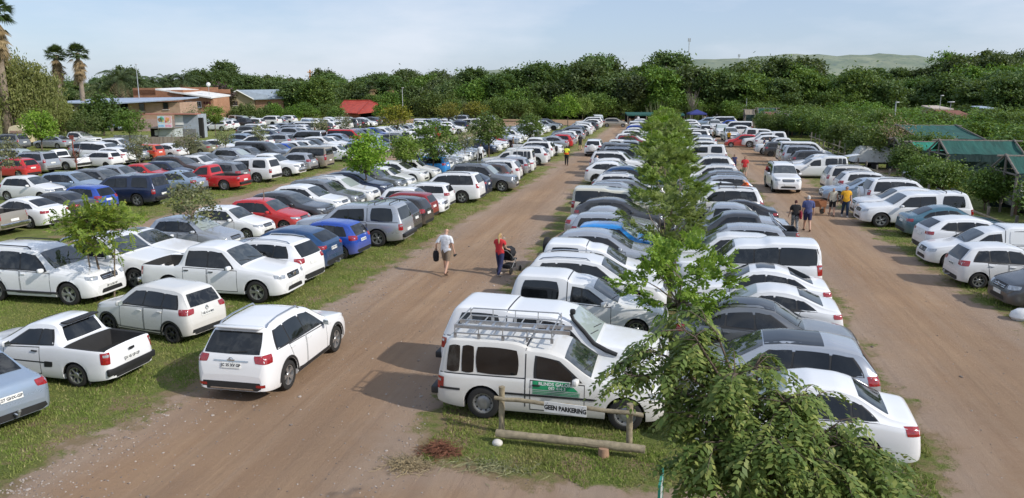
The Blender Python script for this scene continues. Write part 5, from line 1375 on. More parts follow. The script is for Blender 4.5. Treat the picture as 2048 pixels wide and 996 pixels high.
# dead reddish sapling
m = MB(); rs = np.random.RandomState(4)
m.tube([(0, 0, -.1), (.02, 0, .9), (-.03, .03, 2.0)], [.06, .05, .02], 6)
for k in range(22):
    a = k * 2.4; z = 1.0 + k * .045; L_ = rs.uniform(.4, .8); m.tube([(0, 0, z), (math.cos(a) * L_ * .5, math.sin(a) * L_ * .5, z + .22), (math.cos(a) * L_, math.sin(a) * L_, z + rs.uniform(.3, .6))], [.018, .012, .004], 4)
p = at(155, 352); o = m.obj('bare_sapling', plain('red brown twigs', (.16, .075, .05), .9), None); o.location = (p[0], p[1], 0); tag(o, 'bare reddish sapling in front of the white little hatchback at far left', 'tree')
# signpost beside it
m = MB(); p = at(150, 330); m.tube([(p[0], p[1], 0), (p[0], p[1], 2.6)], .05, 6); m.box((p[0], p[1] - .06, 2.5), (.45, .03, .35)); tag(m.obj('row_marker_post', plain('rusty post', (.25, .07, .05), .8)), 'rusty post with small red board above the white cars at far left', 'post')

# thin stakes
for px, py, h, lab in [(531, 455, 1.9, 'thin wooden stake in front of the bright red hatchback'), (645, 405, 1.5, 'thin wooden stake in front of the dark slate crossover'), (655, 318, 1.6, 'thin stake beside the silver sloping hatchback')]:
    p = at(px, py); m = MB(); m.tube([(0, 0, -.1), (.02, .01, h)], .028, 6); o = m.obj('stake', BARK_PALE); o.location = (p[0], p[1], 0); tag(o, lab, 'stake', 'stakes among the parked cars')

# hedge of young trees along the front of the buildings
HED = [tree_pair(70 + k, 'lush', 2.4, 2.4, 1.9, 2.7, 1.0, .1, 70, 52, .42, .19, BARK, .5, lump=.45) for k in range(3)]
for k, px in enumerate(range(450, 665, 20)):
    p = at(px, 252 - k * .9); plant(HED[k % 3], 'hedge_tree', 'leafy tree in the line before the tan house, %s from the left' % ordinal(k + 1), 'tree', p[0], p[1] + 4, .70 + .10 * math.sin(k * 2.1), k * 1.3, 'leafy trees in front of the tan house')
for k, (px, py, s) in enumerate([(672, 250, .72), (768, 246, .8), (905, 243, 1.05), (935, 243, 1.0), (1000, 243, 1.0), (1040, 243, 1.0)]):
    p = at(px, py); plant([HED[k % 3], GLD[0]][k % 5 == 3], 'hedge_tree', 'leafy tree on the far field edge, %s to the right of the red roof' % ordinal(k + 1), 'tree', p[0], p[1], s, k, 'leafy trees along the far field edge')

# --- bushes between the right-hand row and the stalls
BSH = [tree_pair(80 + k, 'lush', 2.0, 2.0, 1.35, 2.0, .7, .08, 90, 60, .33, .13, BARK, .5, lump=.4, under=1.) for k in range(3)]
for k, (x, y, s, lab) in enumerate([(17.6, 37.5, 1.0, 'green bush overhanging the log fence at the right edge'), (19.3, 43.0, 1.05, 'green bush by the white pickup behind the log fence'), (18.2, 48.6, .92, 'dense round bush before the green canopy stall'), (17.4, 53.4, .95, 'bright bush beside yellow crates on the log fence'), (17.9, 59.0, .9, 'bush left of the yellow crates'), (18.6, 65.5, 1.0, 'bush behind the cream-white large suv'), (20.5, 69, 1.05, None), (18.5, 74, 1.1, None), (19.8, 80, 1.05, None), (18.2, 87, 1.1, None), (20, 94, 1.1, None), (19, 101, 1.1, None), (21, 108, 1.15, None), (18.6, 115, 1.2, None), (23, 33.0, 1.15, 'large bush at the right picture edge below the last green canopy'), (21.5, 38.5, 1.1, 'bush behind the bush overhanging the log fence'), (19.6, 40.6, 1.15, 'bush in front of the stall roof cut by the right edge'), (21.8, 46.0, 1.2, 'bush between the two nearest green stall roofs'), (23.5, 52.5, 1.3, 'bush below the eave of the largest green stall'), (14.8, 118, 1.0, None), (17.5, 122, 1.1, None), (21.5, 119, 1.2, None), (24.5, 114, 1.2, None), (27, 108, 1.2, None), (15.5, 129, 1.1, None)]):
    plant(BSH[k % 3], 'bush', lab or 'green bush in the line by the stalls, %s from the near end' % ordinal(k + 1), 'bush', x, y, s * (.72 if y < 68 else .92), k * 1.7, 'bushes between the parked row and the stalls')
# brown withered bush
m = tree_pair(95, 'dry', 1.2, 1.2, 1.1, 2.3, 1.3, .06, 40, 26, .3, .07, BARK_PALE, .4, nl=30); plant(m, 'withered_tree', 'half-bare withered tree beside the tall lamp mast', 'tree', 19.7, 72.5, 1.25)

# --- the wood behind everything
WOOD = [tree_pair(100 + k, ['wood', 'wood', 'lush', 'wood', 'dark', 'wood'][k], 4.6, 4.6, [4.3, 4.8, 4.1, 5.0, 4.4, 4.2][k], [5.7, 6.3, 5.4, 6.6, 5.7, 5.5][k], 3.0, .24, 125, 88, .74, .36, BARK, .55, .6, .9, lump=.55, nl=14) for k in range(6)]
def join_pair(pair, name):
    """crown and trunk of a far tree as one mesh"""
    me = bpy.data.meshes.new(name); bm = bmesh.new(); bm.from_mesh(pair[0]); n = len(bm.faces); bm.from_mesh(pair[1]); bm.faces.ensure_lookup_table()
    for f in bm.faces[n:]: f.material_index = 1
    bm.to_mesh(me); bm.free(); me.materials.append(pair[0].materials[0]); me.materials.append(pair[1].materials[0]); return me
WOODM = [join_pair(p, 'forest_tree') for p in WOOD]
rr = random.Random(12); k = 0
def forest_tree(x, y, s, near):
    global k
    k += 1; i = rr.randrange(6); z = float(terrain_z(np.array(x), np.array(y))); rz = rr.uniform(0, 6.28); sz = s * rr.uniform(.92, 1.1)
    if near: r = thing('forest_tree', 'dense dark tree standing in the front edge of the wood', 'tree', (x, y, z), rz, 'trees along the front edge of the wood'); r.scale = (s, s, sz); link('crown', WOOD[i][0], r); link('trunk', WOOD[i][1], r)
    else: o = link('forest_tree', WOODM[i], None, (x, y, z), rz); o.scale = (s, s, sz); tag(o, 'tree of the wood whose crown shows over the trees before it', 'tree', 'trees deeper in the wood')
for row, (y0, s0) in enumerate([(176, .95), (184, 1.0), (193, 1.06), (204, 1.12)]):
    x = -92
    while x < 46:
        h = s0 * float(np.interp(x, [-95, -60, -35, -22, 5, 30, 46], [.80, .80, .88, 1.0, 1.05, .96, .88])) * (1 + rr.uniform(-.09, .10))
        forest_tree(x + rr.uniform(-1.2, 1.2), y0 + rr.uniform(-2.5, 2.5) + (10 if x < -55 else 0), h, row == 0); x += rr.uniform(5.0, 7.5)
for row, (y0, s0) in enumerate([(150, .60), (165, .68), (180, .72), (196, .74), (214, .78), (234, .82), (258, .86)]):
    x = 46 + row * 2 if row > 1 else 58
    while x < 62 + y0 * .46:
        forest_tree(x + rr.uniform(-1.5, 1.5), y0 + rr.uniform(-5, 5), s0 * rr.uniform(.88, 1.12) * .90 * (1 + .46 * max(0, min(1, (x / y0 - .285) / .07))), False); x += rr.uniform(5.0, 7.5)
for row, (y0, s0) in enumerate([(212, .78), (232, .9), (255, 1.02)]):
    x = -200 + row * -14
    while x < -82:
        forest_tree(x + rr.uniform(-2, 2), y0 + rr.uniform(-5, 5), s0 * rr.uniform(.85, 1.12), False); x += rr.uniform(6.5, 9.5)
# bright scrub under the right-hand wood, behind the stalls
SCR = [join_pair(tree_pair(120 + k, 'lush', 3.0, 3.0, 2.0, 2.6, .8, .1, 85, 70, .5, .19, BARK, .5, lump=.5, under=1.), 'scrub') for k in range(3)]
n_ = 0
for y0, xa, xb in [(72, 31, 44), (84, 27, 50), (97, 30, 58), (110, 30, 64), (123, 30, 70), (138, 24, 78), (156, 17, 60)]:
    x = xa
    while x < xb:
        n_ += 1; o = link('scrub_bush', SCR[n_ % 3], None, (x + rr.uniform(-1, 1), y0 + rr.uniform(-3, 3), float(terrain_z(np.array(x), np.array(y0)))), rr.uniform(0, 6)); s = rr.uniform(.85, 1.12); o.scale = (s, s, s * .70)
        tag(o, 'bright green bush of the thicket behind the market stalls', 'bush', 'bushes of the thicket behind the stalls'); x += rr.uniform(4.4, 5.8)
for k, x in enumerate(np.arange(-88, 46, 4.6)):
    o = link('scrub_bush', SCR[k % 3], None, (x, 171 + 2 * math.sin(k * 2.2) + (9 if x < -55 else 0), 0), k); s = .95 + .25 * math.sin(k * 1.7); o.scale = (s, s, s); tag(o, 'low bush at the foot of the wood at the far end', 'bush', 'low bushes at the foot of the wood')

# --- big weeping tree at the left and the planting round the buildings
def weeping(seed):
    rs = np.random.RandomState(seed); P = []; C = []
    for k in range(190):
        a = rs.uniform(0, 2 * PI); r = math.sqrt(rs.uniform(.02, 1)) * 6.2; zt = 9.6 * (1 - (r / 7.6) ** 2) ** .5 + rs.uniform(-.8, .9)
        drop = rs.uniform(1.6, 4.6); n = int(44 * drop / 2.2); t = rs.uniform(0, 1, n) ** .8
        x, y = math.cos(a) * r, math.sin(a) * r; C.append((x, y, zt))
        P.append(np.stack([x + rs.normal(size=n) * .42 * (1 - .3 * t), y + rs.normal(size=n) * .42 * (1 - .3 * t), zt - drop * t + rs.normal(size=n) * .2], 1))
    P = np.concatenate(P); P = P[P[:, 2] > .5]
    P = np.repeat(P, 2, 0) + rs.normal(size=(len(P) * 2, 3)) * .16
    N = leaf_quads(P, .16, rs, .1, .4); N[:, :, 2] += (N[:, :, 2] - P[:, None, 2]) * .5
    mb = MB(); limbs(mb, np.array(C), (0, 0, 0), (0, 0, 3.2), .4, rs, 16); return quads_mesh('crown', N, [LEAF['weep']]), mb.mesh('trunk', [BARK])
W = weeping(3)
plant(W, 'weeping_tree', 'huge olive-coloured weeping tree at the left edge', 'tree', -79.5, 84, .96, 0, None, 1.10); plant(W, 'weeping_tree', 'second weeping tree hanging over the white caravan', 'tree', -73.2, 83.5, .46, 2.0, None, .55)
GREY = tree_pair(140, 'olive', 4.2, 4.2, 3.6, 5.6, 2.6, .2, 110, 120, .7, .19, BARK, .5); DKS = tree_pair(141, 'dark', 3, 3, 3.2, 4.2, 1.4, .15, 70, 60, .6, .28, BARK, .5)
plant(GREY, 'grey_tree', 'grey-green round tree behind the open carport', 'tree', -104, 140, .7, 0); plant(DKS, 'dark_tree', 'dark tree between weeping tree and carport', 'tree', -80, 100, .75, 0); plant(GREY, 'grey_tree', 'grey-green tree left of the brick building roofline', 'tree', -118, 146, .8, 2)
for k, (px, y, s, i) in enumerate([(590, 175, 1.02, 0), (625, 170, .98, 2), (655, 178, .92, 5), (560, 196, .98, 1), (500, 205, .95, 3), (450, 200, .9, 0)]):
    p = along(px, 220, y); o = plant(WOOD[i], 'broad_tree', 'broad tree beside the tan house, %s of its clump' % ordinal(k + 1), 'tree', p[0], y, s * .86, k, 'clump of trees beside the tan house')

# --- palms
def fan_palm(seed, h, skirt):
    rs = np.random.RandomState(seed); mb = MB(); mb.tube([(0, 0, 0), (.1, 0, h * .5), (0, 0, h)], [.42, .3, .26], 9); Q, D = [], []
    for k in range(140):
        a = k * 2.4; el = rs.uniform(-.55, 1.45) if k < 84 else rs.uniform(-1.5, -1.0); dead = el < -.42; L_ = rs.uniform(1.15, 1.6)
        d = np.array([math.cos(a) * math.cos(el), math.sin(a) * math.cos(el), math.sin(el)]); o = np.array([0, 0, h - .1 - (rs.uniform(0, skirt) if dead else 0)])
        c = o + d * L_ * .55; s = np.cross(d, [0, 0, 1]); s /= np.linalg.norm(s) + 1e-6; nrm = np.cross(s, d)
        for j in range(11):
            w = (j - 5) / 5 * 1.15; e = d * math.cos(w) + s * math.sin(w); t = np.cross(e, nrm) * .055; tip = c + e * L_ * .62 - np.array([0, 0, .22 * L_ * (.3 + abs(w))])
            (D if dead else Q).append([c, c + e * L_ * .3 + t, tip, c + e * L_ * .3 - t])
    n0 = len(Q); A = np.array(Q + D); mi = [0] * n0 + [1] * len(D)
    return quads_mesh('crown', A, [LEAF['palm'], LEAF['dry']], 4, mi), mb.mesh('trunk', [BARK_PALE])
FP = fan_palm(5, 10.2, 2.4); FP2 = fan_palm(6, 7.4, 2.0)
for x_px, py_top, y, s, lab in [(8, 8, 80, 1.52, 'tallest fan palm, thin trunk at the left edge'), (122, 88, 112, 1.18, 'left one of two fan palms behind the weeping tree'), (165, 84, 112, 1.2, 'right one of two fan palms with a thick brown skirt')]:
    p = along(x_px, 200, y); plant(FP, 'fan_palm', lab, 'palm', p[0], y, s, x_px, 'tall fan palms')
for px, y, s, lab in [(745, 182, .95, 'left fan palm behind the red roof, with brown skirt'), (782, 184, .92, 'right fan palm behind the red roof, with brown skirt'), (404, 172, .98, 'fan palm behind the brick building')]:
    p = along(px, 220, y); plant(FP2, 'fan_palm', lab, 'palm', p[0], y, s, px, 'short fan palms')
def feather_palm(seed, h):
    rs = np.random.RandomState(seed); mb = MB(); mb.tube([(0, 0, 0), (.1, 0, h * .5), (0, 0, h)], [.5, .38, .36], 9); Q, D = [], []
    for k in range(44):
        a = k * 2.4; el = rs.uniform(-.1, 1.2) if k < 30 else rs.uniform(-1.0, -.3); dead = k >= 33; L_ = rs.uniform(3.0, 4.0); prev = None
        for j in range(16):
            t = j / 15; p = np.array([math.cos(a) * L_ * t * math.cos(el), math.sin(a) * L_ * t * math.cos(el), h + L_ * (t * math.sin(el) - .62 * t * t)])
            if prev is not None:
                d = p - prev; d /= np.linalg.norm(d); s = np.cross(d, [0, 0, 1]); s /= np.linalg.norm(s) + 1e-6
                for sg in (1, -1):
                    e = s * sg + d * .5 - np.array([0, 0, .5]); L2 = .85 * (1 - .55 * t); w = d * .075
                    (D if dead else Q).append([prev - w, prev + e * L2 * .5, prev + e * L2, prev + w])
            prev = p
    A = np.array(Q + D); return quads_mesh('crown', A, [LEAF['palm'], LEAF['dry']], 4, [0] * len(Q) + [1] * len(D)), mb.mesh('trunk', [BARK])
EP = feather_palm(8, 4.6)
for px, y, s, lab in [(245, 138, 1.8, 'large feather palm with brown fronds over the carport roof'), (275, 142, 1.6, 'feather palm right behind the large one over the carport'), (208, 136, 1.4, 'feather palm left of the large one with orange dead fronds'), (340, 165, 1.7, 'feather palm behind the brick roof ridge'), (372, 168, 1.75, 'second feather palm behind the brick roof ridge'), (312, 160, 1.6, 'feather palm left behind the brick roof'), (700, 190, 1.0, 'feather palm with dry orange fronds left of the red roof')]:
    p = along(px, 220, y); plant(EP, 'feather_palm', lab, 'palm', p[0], y, s, px * .7, 'feather palms')
PUR = tree_pair(145, 'purple', 2.4, 2.4, 2.2, 3.6, 1.2, .15, 60, 50, .5, .25, BARK, .5); p = along(445, 230, 150); plant(PUR, 'purple_tree', 'purple-brown bush between brick building and tan house', 'tree', p[0], 150, 1.25); p = along(108, 265, 92); plant(PUR, 'purple_tree', 'dark red bush beside the white arch', 'bush', p[0], 92, .55)
# pale reeds and bare snag before the wood
def reeds(seed):
    rs = np.random.RandomState(seed); n = 420; P = rs.normal(size=(n, 2)) * np.array([2.6, 1.0]); h = rs.uniform(2.2, 4.4, n); Q = np.zeros((n, 4, 3)); lx = rs.normal(size=(n, 2)) * .5
    Q[:, 0, :2] = P; Q[:, 1, :2] = P + [.11, 0] + lx * .4; Q[:, 1, 2] = h * .6; Q[:, 2, :2] = P + lx; Q[:, 2, 2] = h; Q[:, 3, :2] = P - [.11, 0] + lx * .4; Q[:, 3, 2] = h * .6
    return quads_mesh('reeds', Q, [leaf_mat('reed blades', (.09, .13, .06), (.15, .19, .09), (.22, .25, .14), .2)])
RE = reeds(1)
for k, x in enumerate([-44, -40, -36, -31.5, 5, 8.5]): tag(link('reed_clump', RE, None, (x - 4, 171 + math.sin(k), 0), k), 'pale tall reed clump at the foot of the wood', 'reeds', 'reed clumps before the wood')
m = MB(); rs = np.random.RandomState(9)
m.tube([(0, 0, 0), (.1, 0, 4)], [.18, .1], 6)
for k in range(30):
    a = rs.uniform(0, 6.3); z = rs.uniform(2.2, 5); L_ = rs.uniform(1, 2.6); m.tube([(0, 0, z * .8), (math.cos(a) * L_ * .4, math.sin(a) * L_ * .4, z + L_ * .4), (math.cos(a) * L_ * .6, math.sin(a) * L_ * .6, z + L_)], [.06, .04, .01], 4)
o = m.obj('bare_tree', plain('grey dead wood', (.24, .21, .18), .9)); o.location = (5.2, 166, 0); tag(o, 'grey leafless tree in front of the dark wood above the island trees', 'tree')

# --- the near tree whose crown hangs into the picture
def fore_tree():
    rs = np.random.RandomState(77); mb = MB(); O, D = [], []
    UPZ = 1.54; fork = Vector((0, 0, 1.15 + UPZ)); mb.tube([(0, 0, -.1), (.03, .02, 1.4), fork], [.11, .09, .075], 8)
    tips = [(-2.0, .1, 2.72, .75), (-1.75, .5, 3.0, .8), (-1.3, -.4, 2.2, .7), (-1.25, .2, 3.5, .7), (-.85, .6, 3.5, .65), (-.5, -.5, 3.1, .9), (-.1, .4, 2.9, .9), (.3, -.3, 2.6, 1.), (.7, .4, 2.35, .9), (1.1, -.2, 1.95, 1.), (1.6, .2, 1.6, 1.), (2.1, -.2, 1.2, 1.), (2.6, -.35, .85, .9), (2.3, -.9, .7, .9), (1.9, -.6, .95, .9), (1.3, -.7, 1.35, .9), (.7, -.8, 1.8, 1.),
            (0, -.9, 2.3, 1.), (-.8, -.9, 2.0, .9), (-.9, -.5, 1.5, .8), (.3, .6, 2.35, .9), (.9, -.9, 1.2, .8), (-.3, -1.0, 1.6, .9), (.3, -1.1, 1.3, .9), (1.3, .5, 1.75, .9), (-.6, .8, 2.7, .8), (-1.0, .75, 3.1, .8), (2.25, .1, .9, .7), (.5, -.2, 1.8, 1.), (-.2, 0, 2.2, 1.), (.9, .1, 1.7, 1.), (-.7, -.2, 2.5, 1.)]
    for (x, y, z, dens) in tips:
        z += UPZ; e = Vector((x, y, z)); p1 = fork.lerp(e, .45) + Vector((0, 0, .38 + .1 * abs(x))); p2 = fork.lerp(e, .8) + Vector((0, 0, .34)); pts = [fork - Vector((0, 0, .25)), p1, p2, e]
        mb.tube(pts, [.034, .022, .013, .005], 6)
        for k in range(int(8 * dens) + 4):
            t = rs.uniform(.28, 1); q = t * 3; i = min(2, int(q)); b = pts[i].lerp(pts[i + 1], q - i)
            dr = Vector((x, y, 0)).normalized() * .6 + Vector(rs.normal(size=3)) * .75; dr.z = dr.z * .45 + .05; ln = rs.uniform(.3, .62); c = b + dr.normalized() * ln; c.z -= .10
            md = b.lerp(c, .5) + Vector((0, 0, .07)); mb.tube([b, md, c], [.010, .007, .003], 4)
            for j in range(6):
                u = (j + .5) / 6; pp = b.lerp(md, u * 2) if u < .5 else md.lerp(c, u * 2 - 1); O.append(np.array(pp)); d = np.array(dr) * .9 + rs.normal(size=3) * .75; d[2] = -abs(d[2]) * .5 + .12; D.append(d)
    Q = pinnate(rs, np.array(O), np.array(D), .37, 6, .132, .75, True, .27)
    return quads_mesh('crown', Q, [LEAF['fore']]), mb.mesh('trunk', [BARK])
FT = fore_tree(); plant(FT, 'drooping_tree', 'leafy tree with drooping feather-shaped leaves in front of the island end', 'tree', 1.27, 9.1, .82)
# ------------------------------------------------------------------ buildings, stalls, fences
RZ = -AZ
def cp(px, D, py=None):
    """point at camera-axis depth D seen at a photo column (and row)"""
    w = _C + _Fh * D + _R * ((px - 1024) * D / CAM_F)
    return Vector((w[0], w[1], 0 if py is None else 7 - (py - 173) * D / CAM_F))
def brick_mat(name, c0, c1, mortar):
    g = NT(name); ob = g.n('ShaderNodeTexCoord').outputs['Object']; sp = g.n('ShaderNodeSeparateXYZ', {'Vector': ob}); v = g.n('ShaderNodeCombineXYZ', {'X': g.math('ADD', sp.outputs['X'], sp.outputs['Y']), 'Y': sp.outputs['Z']}).outputs[0]
    b = g.n('ShaderNodeTexBrick', {'Vector': v, 'Color1': c0 + (1,), 'Color2': c1 + (1,), 'Mortar': mortar + (1,), 'Scale': 1.0, 'Mortar Size': .012, 'Brick Width': .5, 'Row Height': .17}); nz = g.noise(ob, .8, 5)
    return g.done(g.bsdf(base=g.mix(g.rng(nz, .3, .7, 0, .45), b.outputs['Color'], tuple(x * .6 for x in c0)), rough=.92))
BRICK = brick_mat('red brown brick', (.30, .125, .062), (.40, .19, .10), (.30, .22, .17)); PALE = brick_mat('pale salmon brick', (.44, .28, .19), (.50, .34, .24), (.42, .32, .25))
PLASTER = plain('tan plaster', (.34, .27, .17), .9, scale=1.2); TIN = plain('grey blue roof sheet', (.36, .42, .47), .5, .3, scale=1.5); TINB = plain('pale blue roof sheet', (.42, .49, .60), .45, .2, scale=1.5); WHITE = plain('white painted roof', (.78, .77, .74), .6, scale=1.5)
REDROOF = plain('red roof paint', (.38, .055, .035), .6, scale=1.5, var=.22); DARKIN = plain('dark interior', (.02, .019, .018), .9); WIN = plain('window pane', (.03, .035, .04), .1, spec=.8); WFRAME = plain('white window frame', (.7, .7, .68), .5); BROWN = plain('brown timber', (.16, .09, .055), .8)  # dark interior: near-black, puts the shade of open interiors into the colour
WOODP = plain('weathered pole', (.30, .25, .165), .9, bump=.5, scale=10, var=.3); GREYP = plain('grey pole timber', (.2, .175, .15), .9, bump=.5, scale=10, var=.3)


def part(root, name, mat, fn, sharp=30):
    m = MB(); fn(m); return m.obj(name, mat, root, sharp)
def frame_at(px, D, name, label, cat): return thing(name, label, cat, cp(px, D), RZ)
class Loc:
    """picture columns/rows of one depth turned into local metres of a thing standing at (px0, D)"""
    def __init__(s, px0, D): s.p, s.D = px0, D
    def x(s, px): return (px - s.p) * s.D / CAM_F
    def z(s, py): return 7 - (py - 173) * s.D / CAM_F


def window(root, x, z, w, h, y, frame=WFRAME, bars=1):
    f = part(root, 'window', frame, lambda m: [m.box((x, y - .03, z + s * (h / 2)), (w + .12, .08, .09)) for s in (1, -1)] + [m.box((x + s * w / 2, y - .03, z), (.09, .08, h - .09)) for s in (1, -1)] + [m.box((x + (i + 1) * w / (bars + 1) - w / 2, y - .03, z), (.05, .05, h - .09)) for i in range(bars)])
    part(f, 'pane', WIN, lambda m: m.box((x, y - .012, z), (w - .05, .03, h - .05))); part(f, 'sill', WFRAME, lambda m: m.box((x, y - .07, z - h / 2 - .08), (w + .25, .16, .07)))

# open carport with a pale brick end
b = frame_at(250, 126, 'carport_building', 'open carport with pale blue flat roof and pale brick end wall', 'building'); q = Loc(250, 126)
part(b, 'roof', TINB, lambda m: m.add([(q.x(132), -1.2, q.z(202.5)), (q.x(255), -3.2, q.z(204.5)), (q.x(374), -1.0, q.z(197)), (q.x(366), 9, q.z(194.5)), (q.x(160), 9, q.z(197)), (q.x(132), -1.2, q.z(204.5)), (q.x(255), -3.2, q.z(206.5)), (q.x(374), -1.0, q.z(199)), (q.x(366), 9, q.z(196.5)), (q.x(160), 9, q.z(199))], [(0, 1, 2, 3, 4), (9, 8, 7, 6, 5), (0, 5, 6, 1), (1, 6, 7, 2), (2, 7, 8, 3), (4, 3, 8, 9), (0, 4, 9, 5)], 0, False))
part(b, 'back_wall', DARKIN, lambda m: m.box((q.x(215), 6.5, 2.2), (q.x(272) - q.x(152), .2, 4.4)))  # near-black wall carries the open carport's shade in its colour
part(b, 'wall', PALE, lambda m: m.box(((q.x(270.5) + q.x(372)) / 2, 3.2, 2.25), (q.x(372) - q.x(270.5), 7.0, 4.5)))
part(b, 'plinth', plain('pinkish plinth', (.42, .30, .27), .9), lambda m: m.box(((q.x(272) + q.x(374)) / 2, -.55, .95), (q.x(374) - q.x(272), .5, 1.9)))
part(b, 'side_wall', plain('brown plaster', (.22, .16, .12), .9), lambda m: m.box((q.x(156), 1.5, 2.1), (1.2, 6, 4.2)))
for px in (163, 172, 238): part(b, 'post', GREYP, lambda m: m.box((q.x(px), -.9, 2.2), (.3, .3, 4.5)))
part(b, 'beam', GREYP, lambda m: m.box((q.x(205), -1.15, 4.15), (q.x(262) - q.x(152), .18, .35)))
window(b, q.x(297.5), q.z(212.5), .85, 1.15, -.32, BROWN, 0); window(b, q.x(344.5), q.z(210), .85, 1.1, -.32, BROWN, 0)
# red-brown brick building
b = frame_at(360, 140, 'brick_building', 'red-brown brick building with white sloping roofs and parapets', 'building'); q = Loc(360, 140)
part(b, 'wall', BRICK, lambda m: m.box(((q.x(281) + q.x(379)) / 2, 5, q.z(189) / 2 + .4), (q.x(379) - q.x(281), 10, q.z(188) + .8)))
part(b, 'parapet', BRICK, lambda m: [m.box(((q.x(281) + q.x(325)) / 2, 1.5, q.z(183)), (q.x(325) - q.x(281), 3, 1.3)), m.box(((q.x(325.5) + q.x(355)) / 2, 1.8, q.z(185)), (q.x(355) - q.x(325.5), 3, .9)), m.box((q.x(372), 9, q.z(179.5)), (7, .4, .9)), m.box((q.x(395), 9.5, q.z(183)), (7, .4, .8))])
part(b, 'wing_wall', brick_mat('orange brick', (.42, .20, .105), (.48, .25, .14), (.38, .28, .2)), lambda m: m.box(((q.x(379.5) + q.x(436)) / 2, 4.3, q.z(194) / 2), (q.x(436) - q.x(379.5), 8, q.z(194))))
def roofslab(m, pts, t=.25):
    n = len(pts); m.add([tuple(p) for p in pts] + [(p[0], p[1], p[2] - t) for p in pts], [tuple(range(n)), tuple(range(2 * n - 1, n - 1, -1))] + [(i, i + n, (i + 1) % n + n, (i + 1) % n) for i in range(n)], 0, False)
part(b, 'roof', WHITE, lambda m: roofslab(m, [(q.x(354), -.3, q.z(181.5)), (q.x(438), -1.1, q.z(193)), (q.x(436), 9, q.z(190)), (q.x(360), 9, q.z(179))]))
part(b, 'upper_roof', WHITE, lambda m: roofslab(m, [(q.x(325), .0, q.z(177)), (q.x(356), -.05, q.z(181)), (q.x(372), 9, q.z(179)), (q.x(330), 9, q.z(175))]))
window(b, q.x(387.5), q.z(210.5), .95, 1.5, .3, WFRAME, 1); window(b, q.x(407), q.z(207.5), .8, 1.0, .3, WFRAME, 1)
part(b, 'opening_shade', plain('dark red opening shade', (.10, .025, .02), .9), lambda m: [m.box((q.x(px), .28, q.z(py)), (.32, .1, .45)) for px in (418, 423.5, 429) for py in (204.5, 214)])  # small openings drawn as dark boxes, their shade put into the colour
# tan house
b = frame_at(515, 186, 'tan_house', 'tan plastered gable house with blue-grey sheet roof and brick side', 'house'); q = Loc(515, 186)
part(b, 'wall', PLASTER, lambda m: m.add([(q.x(461), 0, 0), (q.x(518), 0, 0), (q.x(518), 0, q.z(197)), (q.x(487), 0, q.z(181)), (q.x(461), 0, q.z(195)), (q.x(461), 9, 0), (q.x(518), 9, 0), (q.x(518), 9, q.z(197)), (q.x(487), 9, q.z(181)), (q.x(461), 9, q.z(195))], [(0, 1, 2, 3, 4), (9, 8, 7, 6, 5), (0, 4, 9, 5), (1, 6, 7, 2)], 0, False))
part(b, 'side_wall', brick_mat('salmon brick', (.38, .19, .12), (.45, .25, .17), (.36, .26, .2)), lambda m: m.box(((q.x(518.5) + q.x(574)) / 2, 4.6, q.z(197) / 2), (q.x(574) - q.x(518.5), 8.6, q.z(197))))
part(b, 'roof', TIN, lambda m: [roofslab(m, [(q.x(486.5), -.5, q.z(179.5)), (q.x(519), -.7, q.z(197)), (q.x(577), -.2, q.z(195)), (q.x(556), 4.5, q.z(178.5))], .2), roofslab(m, [(q.x(486.5), -.5, q.z(179.6)), (q.x(556), 4.5, q.z(178.5)), (q.x(520), 10, q.z(192)), (q.x(456), 9, q.z(197))], .2)])
part(b, 'verge', WHITE, lambda m: [m.tube([(q.x(457.5), -.6, q.z(197.5)), (q.x(486.5), -.6, q.z(180.2))], .14, 5), m.tube([(q.x(486.5), -.62, q.z(180.2)), (q.x(519), -.78, q.z(197.6))], .14, 5)])
window(b, q.x(478), q.z(205.5), 1.6, .9, -.02, BROWN, 2); window(b, q.x(546), q.z(206), .8, 1.0, .28, BROWN, 0)
# red-roofed pavilion
b = frame_at(730, 176, 'red_roof_house', 'low brick house under a bright red hipped roof', 'house'); q = Loc(730, 176)
part(b, 'roof', REDROOF, lambda m: m.add([(q.x(676), -1, q.z(222)), (q.x(727), -4, q.z(223.5)), (q.x(784), 0, q.z(218.5)), (q.x(775), 9, q.z(217)), (q.x(686), 9, q.z(217)), (q.x(688), 3, q.z(200.5)), (q.x(741), 2.5, q.z(200)), (q.x(676), -1, q.z(223.2)), (q.x(727), -4, q.z(224.8)), (q.x(784), 0, q.z(219.8))], [(0, 1, 6, 5), (1, 2, 6), (2, 3, 6), (3, 4, 5, 6), (4, 0, 5), (0, 7, 8, 1), (1, 8, 9, 2)], 0, False))
part(b, 'ridge', plain('dark red ridge', (.25, .03, .02), .6), lambda m: [m.tube([(q.x(688), 3, q.z(200.3)), (q.x(741), 2.5, q.z(199.8))], .12, 6), m.tube([(q.x(741), 2.5, q.z(199.8)), (q.x(727), -4, q.z(223.2))], .1, 6), m.tube([(q.x(741), 2.5, q.z(199.8)), (q.x(784), 0, q.z(218.3))], .1, 6)])
part(b, 'wall', BRICK, lambda m: [m.box((q.x(730), 5, q.z(222) / 2), (q.x(772) - q.x(686), 7, q.z(222))), m.box((q.x(768), -.2, .9), (3.2, .3, 2.2)), m.box((q.x(705), -1.6, .5), (5, .25, 1.0))])
part(b, 'veranda_shade', DARKIN, lambda m: m.box((q.x(732), 1.3, 1.1), (q.x(760) - q.x(705), .3, 2.0)))  # near-black sheet over the wall stands in for shade under the roof
for px in (694, 727, 757): part(b, 'post', BROWN, lambda m: m.box((q.x(px), -1.6, .8), (.25, .25, 1.7)))
